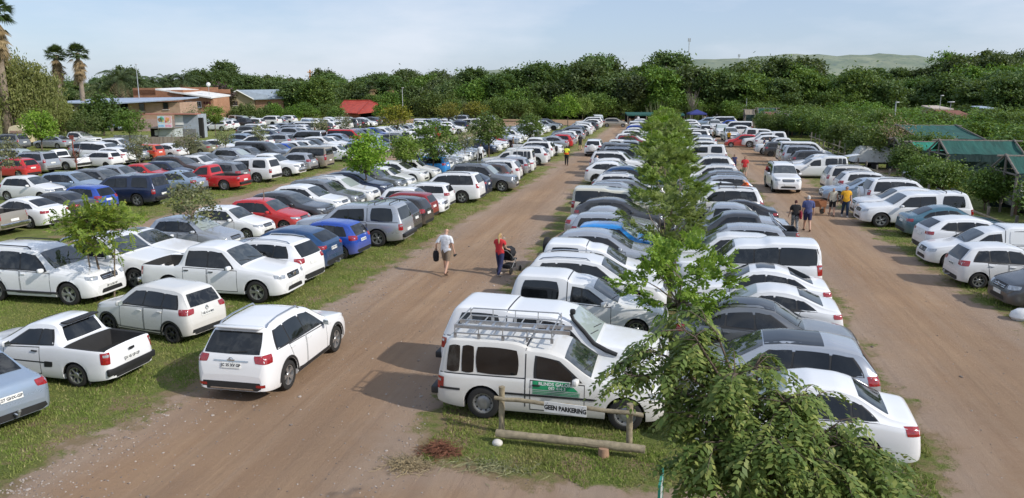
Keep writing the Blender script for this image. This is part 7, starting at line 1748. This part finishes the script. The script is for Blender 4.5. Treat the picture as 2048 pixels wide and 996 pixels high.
HAIRM = dict(blond=cloth('blond hair', (.45, .31, .14), 30), dark=cloth('dark hair', (.025, .016, .012), 30), white=cloth('white hair', (.62, .61, .58), 30), auburn=cloth('auburn hair', (.07, .022, .02), 30), bald=None)
SHOE = cloth('brown shoe', (.12, .07, .05)); SHOEW = cloth('pale shoe', (.6, .55, .5)); EYEM = plain('eye', (.02, .015, .012), .3)


def person(label, x, y, face, H=1.75, skin='fair', shirt='white', pants='khaki', hair='dark', shoe=SHOE, short_p=True, sleeve=.55, stride=16, build=1., larm=(8, 6, 14), rarm=(-8, 6, 14), pose=None, long_hair=False, nod=0., lean=0., group='people walking and standing among the cars', z=0.):
    """face = heading in degrees (0 = +x). arms: (forward, outward, elbow) degrees"""
    s = H / 1.75; V, E, R, lab = [], [], [], []
    def add(p, r, par=None, name=None):
        V.append(Vector(p) * s); R.append((r if isinstance(r, tuple) else (r, r))); i = len(V) - 1
        if par is not None: E.append((par, i)); lab.append(name)
        return i
    b = build; ln = math.radians(lean)
    def tilt(p):
        v = Vector(p); v.z -= .95; v = Matrix.Rotation(-ln, 3, 'X') @ v; v.z += .95; return v
    pel = add((0, 0, .95), (.150 * b, .115 * b)); sp = add(tilt((0, .01, 1.12)), (.140 * b, .105 * b), pel, 'torso'); ch = add(tilt((0, .0, 1.32)), (.165 * b, .115 * b), sp, 'torso'); nk = add(tilt((0, -.01, 1.45)), (.070, .065), ch, 'torso')
    n2 = add(tilt((0, .005 + nod * .3, 1.525)), .054, nk, 'neck'); h0 = add(tilt((0, .03 + nod, 1.585)), (.068, .075), n2, 'head'); h1 = add(tilt((0, .022 + nod, 1.66)), (.074, .092), h0, 'head'); h2 = add(tilt((0, .012 + nod, 1.715)), (.052, .062), h1, 'head')
    nose = add(tilt((0, .128 + nod, 1.628)), .014, h1, 'head')
    hands = {}
    for sg, st in ((-1, stride), (1, -stride)):
        a = math.radians(st); kb = math.radians(max(4, -st * 1.1 + 6)); hip = add((sg * .088, 0, .90), (.098 * b, .102 * b), pel, 'hip'); L1, L2 = .41, .42
        kn = Vector((sg * .095, math.sin(a) * L1, .90 - math.cos(a) * L1)); k = add(kn, (.060, .062), hip, 'thigh'); c = kn + Vector((0, math.sin(a - kb), -math.cos(a - kb))) * L2 * .4; cf = add(c, (.054, .060), k, 'shin')
        an = kn + Vector((0, math.sin(a - kb), -math.cos(a - kb))) * L2; ai = add(an, .036, cf, 'shin'); f = math.radians(-12 if st < 0 else 8); he = add(an + Vector((0, -.035, -.045)), .034, ai, 'foot'); ba = add(an + Vector((sg * .012, .12 * math.cos(f), -.055 + .12 * math.sin(f))), (.042, .026), ai, 'foot'); add(an + Vector((sg * .012, .19 * math.cos(f), -.062 + .19 * math.sin(f))), (.034, .018), ba, 'foot')
    for sg, (fw, outw, el) in ((-1, larm), (1, rarm)):
        f, o, e = math.radians(fw), math.radians(outw), math.radians(el); sh = add(tilt((sg * .165 * (.75 + .25 * b), -.01, 1.405)), .062, ch, 'torso'); d = Vector((sg * math.sin(o), math.sin(f) * math.cos(o), -math.cos(f) * math.cos(o)))
        s0 = tilt((sg * .195 * (.75 + .25 * b), -.01, 1.385)); s1 = add(s0, .056, sh, 'uarm'); ep = s0 + d * .27; ei = add(ep, .040, s1, 'uarm'); f2 = f + e; d2 = Vector((sg * math.sin(o) * .6, math.sin(f2) * math.cos(o), -math.cos(f2) * math.cos(o))).normalized(); wp = ep + d2 * .245; wi = add(wp, (.027, .024), ei, 'farm')
        pm = wp + d2 * .075; pi = add(pm, (.034, .018), wi, 'hand'); side = Vector((0, 1, 0)) - d2 * d2.y; side = side.normalized() if side.length > .1 else Vector((0, 0, 1))
        for j, (q, l) in enumerate(((-.027, .066), (-.009, .08), (.010, .074), (.028, .056))):
            k0 = pm + side * q + d2 * .03; kk = add(k0, .0095, pi, 'hand'); k1 = add(k0 + d2 * l * .5 + Vector((-sg * .008, 0, 0)), .0085, kk, 'hand'); add(k0 + d2 * l * .9 + Vector((-sg * .026, 0, 0)), .007, k1, 'hand')
        t0 = wp + d2 * .025 + side * .03; ti = add(t0, .011, wi, 'hand'); add(t0 + d2 * .045 + side * .025, .009, ti, 'hand'); hands[sg] = pm * s
    me = bpy.data.meshes.new('body'); bm = bmesh.new(); sk = bm.verts.layers.skin.verify(); bv = [bm.verts.new(v) for v in V]
    for e in E: bm.edges.new((bv[e[0]], bv[e[1]]))
    for i, v in enumerate(bv): v[sk].radius = (R[i][0] * s, R[i][1] * s); v[sk].use_root = i == 0
    bm.to_mesh(me); bm.free(); o = bpy.data.objects.new('tmp', me); COL.objects.link(o); o.modifiers.new('k', 'SKIN').use_smooth_shade = True; sb = o.modifiers.new('s', 'SUBSURF'); sb.levels = 1; sb.render_levels = 1
    ev = bpy.data.meshes.new_from_object(o.evaluated_get(bpy.context.evaluated_depsgraph_get())); bpy.data.objects.remove(o)
    zmin = min(v.co.z for v in ev.vertices)
    P = np.array([v.co[:] for v in ev.vertices]); Nn = np.array([v.normal[:] for v in ev.vertices]); A = np.array([V[e[0]][:] for e in E]); B = np.array([V[e[1]][:] for e in E])
    F = [list(p.vertices) for p in ev.polygons]; cen = np.array([P[f].mean(0) for f in F]); d = B - A; L2_ = (d ** 2).sum(1) + 1e-9; t = np.clip(((cen[:, None] - A) * d).sum(2) / L2_, 0, 1); dist = np.linalg.norm(cen[:, None] - (A + d * t[..., None]), axis=2); rad = np.array([np.mean(R[e[0]] + R[e[1]]) / 2 for e in E]) * s
    best = np.argmin(dist - rad * .6, 1); fl = [lab[k] for k in best]; ft = t[np.arange(len(F)), best]
    root = thing('person', label, 'person', (x, y, z - zmin + .004), math.radians(face - 90), group)
    for p in ev.polygons: p.use_smooth = True
    ev.materials.clear(); ev.materials.append(SKINS[skin]); link('body', ev, root)
    def wear(name, sel, off, mat, flare=0.):
        idx = [i for i in range(len(F)) if sel(fl[i], ft[i], cen[i])]
        if not idx: return
        used = sorted({v for i in idx for v in F[i]}); mp_ = {v: k for k, v in enumerate(used)}; Q = P[used] + Nn[used] * off * s
        m = bpy.data.meshes.new(name); m.from_pydata(Q.tolist(), [], [[mp_[v] for v in F[i]] for i in idx]); m.materials.append(mat)
        for p in m.polygons: p.use_smooth = True
        return link(name, m, root)
    zc = lambda c: c[2] / s
    wear('trousers' if not short_p else 'shorts', lambda n, t_, c: (n in ('hip', 'thigh') and (not short_p or n == 'hip' or t_ < .8 and zc(c) > .5)) or (n == 'torso' and zc(c) < 1.04) or (not short_p and n == 'shin' and zc(c) > .12), .016, CL[pants])
    sh = wear('shirt', lambda n, t_, c: (n == 'torso' and zc(c) > .92) or (n == 'hip' and zc(c) > .93) or (n == 'uarm' and zc(c) > 1.40 - .27 * sleeve - .03) or (n == 'neck' and zc(c) < 1.47), .026, CL[shirt])
    wear('shoes', lambda n, t_, c: n == 'foot' or (n == 'shin' and zc(c) < .10), .008, shoe)
    if hair != 'bald': wear('hair', lambda n, t_, c: n == 'head' and (zc(c) > 1.69 or (c[1] / s < .005 + nod and zc(c) > 1.575)), .014, HAIRM[hair])
    if long_hair:
        m = MB(); m.tube([Vector((0, -.075 + nod, 1.68)) * s, Vector((.01, -.115 + nod * .6, 1.58)) * s, Vector((.02, -.12, 1.44)) * s, Vector((.02, -.125, 1.32)) * s], [.03 * s, .042 * s, .04 * s, .012 * s], 8); m.obj('ponytail', HAIRM[hair], root)
    m = MB()
    for sx in (1, -1): m.lathe([(.001, 0), (.012, 0), (.012, .004), (.001, .006)], 8, 0, 'y', (sx * .032 * s, (.10 + nod) * s, 1.655 * s))
    m.box((0, (.098 + nod) * s, 1.585 * s), (.045 * s, .012 * s, .012 * s)); m.obj('face_features', EYEM, root)
    for sx in (1, -1): e_ = MB(); e_.box((sx * .080 * s, (.015 + nod) * s, 1.64 * s), (.02, .035 * s, .06 * s), bev=.008); e_.obj('ear', SKINS[skin], root)
    return root, hands

def hold(name, label, cat, root, hand, fn, mat):
    m = MB(); fn(m); o = m.obj(name, mat, None); o.matrix_world = Matrix.Translation(root.location) @ Matrix.Rotation(root.rotation_euler[2], 4, 'Z') @ Matrix.Translation(hand); tag(o, label, cat); return o
def bagshape(w, d, h):
    def f(m):
        n = 14; pr = [(.0, -.06), (.75, -.12), (.98, -.3), (1.0, -.6), (.85, -.92), (.4, -1.0), (0, -1.0)]
        vs = [(w / 2 * r * math.cos(2 * PI * i / n), d / 2 * r * math.sin(2 * PI * i / n), h * z - .03) for r, z in pr for i in range(n)]; m.add(vs, [(j * n + i, j * n + (i + 1) % n, (j + 1) * n + (i + 1) % n, (j + 1) * n + i) for j in range(len(pr) - 1) for i in range(n)])
        m.tube([(-w * .2, 0, -.1 * h - .03), (-w * .12, 0, .0), (w * .12, 0, .0), (w * .2, 0, -.1 * h - .03)], .01, 5)
    return f

def gp(px, py): p = at(px, py); return p[0], p[1]
x, y = gp(893, 549); r, hd = person('bald man in white T-shirt and khaki shorts walking away on the left road', x, y, 82, 1.82, shirt='white', pants='khaki', hair='bald', stride=14, larm=(-22, 30, 60), rarm=(4, 12, 12), nod=.05, build=1.08)
hold('shoulder_bag', 'black soft bag hanging from the bald man\'s bent left arm', 'bag', r, hd[-1] + Vector((.02, -.06, .02)), bagshape(.24, .2, .46), CL['black']); hold('camera', 'small black camera in the right hand of the bald man', 'camera', r, hd[1], lambda m: [m.box((0, .0, -.07), (.06, .13, .09), bev=.015), m.lathe([(.001, .0), (.035, .0), (.035, .07), (.001, .07)], 10, 0, 'y', (0, .06, -.07))], TRIM)
x, y = gp(1000, 551); r, hd = person('woman with blonde ponytail in red top and navy trousers pushing a pram', x, y, 74, 1.68, shirt='red', pants='navy', hair='blond', shoe=SHOEW, short_p=False, stride=13, larm=(18, 4, 50), rarm=(18, 6, 50), long_hair=True, sleeve=.25, build=.98)
pr = thing('pram', 'black and red pushchair in front of the blonde woman', 'pram', (x + .22, y + .60, 0), math.radians(74 - 90))
part(pr, 'frame', METAL, lambda m: [m.tube([(sx * .24, -.62, .98), (sx * .24, -.25, .75), (sx * .25, .42, .16)], .014, 6) for sx in (1, -1)] + [m.tube([(sx * .25, -.34, .14), (sx * .24, .12, .55)], .014, 6) for sx in (1, -1)] + [m.tube([(-.24, -.62, .98), (.24, -.62, .98)], .018, 6)])
part(pr, 'seat', CL['black'], lambda m: [m.box((0, .12, .5), (.4, .42, .06), bev=.02), m.box((0, -.16, .72), (.4, .07, .5), 0, Matrix.Rotation(.35, 4, "X"), bev=.02)] and None); part(pr, 'hood', CL['black'], lambda m: m.lathe([(.24, -.2), (.25, 0), (.24, .2)], 9, 0, 'y', (0, -.05, .78)) and None).rotation_euler = (0, 0, 0)
part(pr, 'blanket', CL['white'], lambda m: m.box((.05, .02, .78), (.34, .34, .1), bev=.04)); part(pr, 'basket', CL['black'], lambda m: m.box((0, .02, .26), (.36, .5, .16), bev=.03))
for sx, sy, rr_ in ((1, -.34, .14), (-1, -.34, .14), (1, .42, .11), (-1, .42, .11)): part(pr, 'wheel', RUBBER, lambda m: m.lathe([(.02, -.02), (rr_ - .02, -.02), (rr_, 0), (rr_ - .02, .02), (.02, .02)], 14, 0, 'y')).matrix_local = Matrix.Translation((sx * .27, sy, rr_)) @ Matrix.Rotation(PI / 2, 4, 'Z')
x, y = gp(1588, 464); r, hd = person('woman with short dark red hair, black top and patterned trousers walking away', x, y, 92, 1.62, shirt='black', pants='pattern', hair='auburn', short_p=False, stride=11, larm=(4, 16, 12), rarm=(0, 6, 10), sleeve=.6, build=1.1); hold('handbag', 'dark red shoulder bag carried by the woman in black', 'handbag', r, Vector((.24, -.08, 1.12)), bagshape(.14, .34, .42), plain('dark red leather', (.28, .02, .04), .5))
x, y = gp(1613, 462); person('grey-haired man in blue T-shirt and navy shorts walking away', x, y, 90, 1.82, shirt='blue', pants='navy', hair='white', stride=12, larm=(-2, 8, 10), rarm=(6, 10, 14), sleeve=.75, build=1.15)
x, y = gp(1663, 432); r, hd = person('man in cream vest and black shorts leaning forward, pulling a wooden trolley', x, y, -96, 1.66, shirt='cream', pants='black', hair='dark', stride=13, larm=(-20, 10, 8), rarm=(-24, 10, 8), sleeve=0., nod=.07, lean=10)
tr = thing('trolley', 'small wooden pull trolley behind the man in the vest', 'trolley', (x - .75, y + .55, 0), .25); OAK = plain('orange brown wood', (.30, .12, .05), .7)
part(tr, 'box', OAK, lambda m: [m.box((0, s * .3, .62), (.9, .04, .34)) for s in (1, -1)] + [m.box((s * .44, 0, .62), (.04, .6, .34)) for s in (1, -1)] + [m.box((0, 0, .46), (.9, .6, .03))]); part(tr, 'handle', OAK, lambda m: m.tube([(.4, 0, .55), (.95, -.3, .75)], .022, 6))
for sx in (1, -1):
    for sy in (1, -1): part(tr, 'leg', OAK, lambda m: m.box((sx * .38, sy * .26, .3), (.07, .07, .34)))
for sx in (1, -1): part(tr, 'wheel', RUBBER, lambda m: m.lathe([(.02, -.03), (.14, -.03), (.16, 0), (.14, .03), (.02, .03)], 14, 0, 'y')).matrix_local = Matrix.Translation((sx * .38, 0, .16)) @ Matrix.Rotation(0, 4, 'Z')
x, y = gp(1689, 434); r, hd = person('woman in mustard yellow top and dark trousers walking towards the camera', x, y, -88, 1.74, shirt='yellow', pants='jean', hair='auburn', shoe=SHOEW, short_p=False, stride=11, larm=(4, 10, 12), rarm=(2, 10, 14), sleeve=.45, build=1.15, long_hair=False); hold('sling_bag', 'small brown sling bag on the hip of the woman in yellow', 'bag', r, Vector((.25, .06, 1.05)), bagshape(.1, .24, .26), SHOE)
x, y = gp(1488, 357); r, hd = person('man in bright red shirt carrying a green bag on the right road', x, y, -92, 1.78, shirt='red', pants='beige', hair='dark', stride=14, larm=(2, 8, 20), rarm=(4, 8, 10)); hold('carrier_bag', 'dull green bag in the hand of the man in red', 'bag', r, hd[1], bagshape(.22, .18, .5), cloth('green bag', (.06, .09, .05)))
x, y = gp(1467, 350); person('woman in dark dress beside the man in bright red shirt', x, y, -80, 1.7, shirt='navy', pants='navy', hair='dark', short_p=False, stride=8, larm=(20, 8, 60), rarm=(20, 8, 60), sleeve=0.)
x, y = gp(1133, 331); r, hd = person('parking guard in yellow and orange high-visibility vest standing on the left road', x, y, 95, 1.76, 'brown', shirt='hivis', pants='black', hair='dark', short_p=False, stride=4, sleeve=.2, build=1.08)
m = MB(); m.lathe([(.205, .98), (.215, 1.05), (.21, 1.14)], 18, 0, 'z'); q_ = m.obj('orange_band', CL['orange'], r); q_.scale = (1, .78, 1)
x, y = gp(1160, 301); person('man in dark T-shirt and dark shorts standing by the white pickups', x, y, 120, 1.8, shirt='black', pants='black', hair='dark', stride=6)
x, y = gp(1527, 309); person('person in navy shirt by the long white minibus', x, y, 170, 1.76, shirt='navy', pants='black', hair='dark', stride=5); x, y = gp(1538, 308); person('person in black shirt and pale shorts next to the navy-shirted person', x, y, 190, 1.72, shirt='black', pants='beige', hair='dark', stride=5)
person('person in orange shirt loading the black hatch-tailed car', 4.9, 47.3, 200, 1.7, shirt='orange', pants='black', hair='dark', stride=3, nod=.06, lean=18, larm=(50, 6, 20), rarm=(50, 6, 20))
x, y = gp(697, 326); person('woman in white shirt at the open door of the beige van', x, y + .3, 160, 1.66, shirt='white', pants='beige', hair='dark', stride=8); x, y = gp(812, 312); person('person in grey shirt with bare arms beside the silver sedan in the far rows', x, y, -40, 1.75, shirt='grey', pants='jean', hair='dark', stride=4)
x, y = gp(961, 326); person('person in white shirt under the dark dense tree', x, y, -60, 1.74, 'brown', shirt='white', pants='black', hair='dark', short_p=False, stride=3); x, y = gp(1026, 305); person('person in dark red shirt between pickups by the pole railing', x, y, 20, 1.7, 'brown', shirt='khaki', pants='black', hair='dark', short_p=False, stride=3)
person('person in pale shirt bending behind the dark grey sloping-roof sedan', -5.45, 62.3, 60, 1.65, shirt='white', pants='jean', hair='dark', stride=4, lean=25, larm=(40, 6, 20), rarm=(40, 6, 20)); x, y = gp(1259, 257); person('person in khaki walking at the far end of the left road', x, y, -90, 1.75, shirt='khaki', pants='beige', hair='dark', stride=8)
x, y = gp(1421, 283); person('person in white shirt and black trousers beside the queueing crossover', x, y, 80, 1.78, shirt='white', pants='black', hair='dark', short_p=False, stride=8); x, y = gp(1455, 288); person('person in yellow shirt in front of the red crossing hatchback', x, y - 1.5, 60, 1.7, 'brown', shirt='yellow', pants='black', hair='dark', short_p=False, stride=4)
for px, sh_, lb in [(1268, 'black', 'person in black at the far awning stall'), (1273, 'white', 'person in white at the far awning stall'), (1404, 'beige', 'person in beige beside the blue gazebo'), (1410, 'navy', 'person in navy beside the blue gazebo')]:
    p = cp(px, 146); person(lb, p.x, p.y, -90, 1.75, 'brown', shirt=sh_, pants='black', hair='dark', short_p=False, stride=4)
# ------------------------------------------------------------------ grass blades, gravel and litter near the camera
def blades():
    rs = np.random.RandomState(31); Q = []
    def field(n, x0, x1, y0, y1, hh, patch=.35):
        x = rs.uniform(x0, x1, n); y = y0 + (y1 - y0) * rs.uniform(0, 1, n) ** 1.35
        nz = np.sin(x * 1.7 + np.sin(y * 1.1) * 2) * np.cos(y * 1.3 + x * .6) + .5 * np.sin(x * 5.1 + y * 3.7); d = dirt_depth(x, y)
        ok = (d < -.12 - .28 * np.abs(nz)) & (rs.uniform(0, 1, n) < .55 + .45 * np.clip(nz + .4, 0, 1)) & (nz > -1.15)
        x, y, nz = x[ok], y[ok], nz[ok]; n = len(x); h = hh * rs.uniform(.45, 1.25, n) * (1 + .4 * np.clip(nz, -.5, 1)); a = rs.uniform(0, 2 * PI, n); w = .007 + .0016 * np.sqrt(y); l = rs.uniform(.1, .9, n) * h; b = rs.uniform(0, 2 * PI, n)
        q = np.zeros((n, 3, 3)); q[:, 0] = np.stack([x - np.cos(a) * w, y - np.sin(a) * w, np.zeros(n)], 1); q[:, 1] = np.stack([x + np.cos(a) * w, y + np.sin(a) * w, np.zeros(n)], 1); q[:, 2] = np.stack([x + np.cos(b) * l, y + np.sin(b) * l, h], 1); Q.append(q)
    field(170000, -23.5, -10.3, 10.0, 36, .05); field(80000, -5.2, 5.7, 12.5, 22, .055); field(26000, 4.2, 6.6, 12.5, 32, .06); field(42000, 10, 14.5, 22, 46, .06); field(26000, -14, -9.3, 34, 62, .07); field(24000, -33, -27.5, 34, 62, .07)
    return np.concatenate(Q)
g = NT('grass blades'); geo = g.n('ShaderNodeNewGeometry'); isl_ = geo.outputs['Random Per Island']; P_ = geo.outputs['Position']; nz_ = g.noise(P_, .6, 4)
c_ = g.mix(g.rng(isl_, 0, 1), (.15, .225, .045), (.31, .37, .10)); c_ = g.mix(g.rng(nz_, .45, .66, 0, .65), c_, (.38, .34, .14)); c_ = g.mix(g.rng(isl_, .9, .93, 0, .8), c_, (.5, .43, .23))
d_ = g.n('ShaderNodeBsdfDiffuse', {'Color': c_}).outputs[0]; t_ = g.n('ShaderNodeBsdfTranslucent', {'Color': c_}).outputs[0]
GRASS_M = g.done(g.n('ShaderNodeMixShader', {0: .3, 1: d_, 2: t_}).outputs[0])
tag(link('grass', quads_mesh('grass', blades(), [GRASS_M], 3)), 'short grass blades on the parking strips', 'grass', kind='stuff')

def pebbles():
    rs = np.random.RandomState(8); mb_v, mb_f = [], []
    bm = bmesh.new(); bmesh.ops.create_icosphere(bm, subdivisions=1, radius=1); bv = np.array([v.co[:] for v in bm.verts]); bf = [[v.index for v in f.verts] for f in bm.faces]; bm.free()
    n = 0
    while n < 2600:
        if rs.uniform() < .7: y = 10.5 + 26 * rs.uniform() ** 1.6; e = np.interp(y, *(RL_L if rs.uniform() < .62 else RL_R)); x = e + (rs.exponential(.8) if e < -8 else -rs.exponential(.6))
        else: x = rs.uniform(-11, 10.5); y = 10.5 + 22 * rs.uniform() ** 1.5
        if dirt_depth(np.array(x), np.array(y)) < -.05: continue
        s = rs.uniform(.008, .02) * (2.0 if rs.uniform() < .03 else 1) * (1 + y * .012); o = len(mb_v)
        V = bv * s * np.array([rs.uniform(.8, 1.5), rs.uniform(.8, 1.3), rs.uniform(.45, .8)]) * rs.uniform(.85, 1.15, (len(bv), 1)); a = rs.uniform(0, 6.3); V = np.stack([V[:, 0] * math.cos(a) - V[:, 1] * math.sin(a), V[:, 0] * math.sin(a) + V[:, 1] * math.cos(a), V[:, 2]], 1) + [x, y, s * .2]
        mb_v += V.tolist(); mb_f += [[i + o for i in f] for f in bf]; n += 1
    me = bpy.data.meshes.new('gravel'); me.from_pydata(mb_v, [], mb_f)
    g = NT('gravel stones'); i = g.n('ShaderNodeNewGeometry').outputs['Random Per Island']; me.materials.append(g.done(g.bsdf(base=g.mix(g.rng(i, 0, 1), (.16, .125, .105), (.45, .39, .34)), rough=.95)))
    tag(link('gravel', me), 'loose gravel along the dirt road edges', 'gravel', kind='stuff')
pebbles()
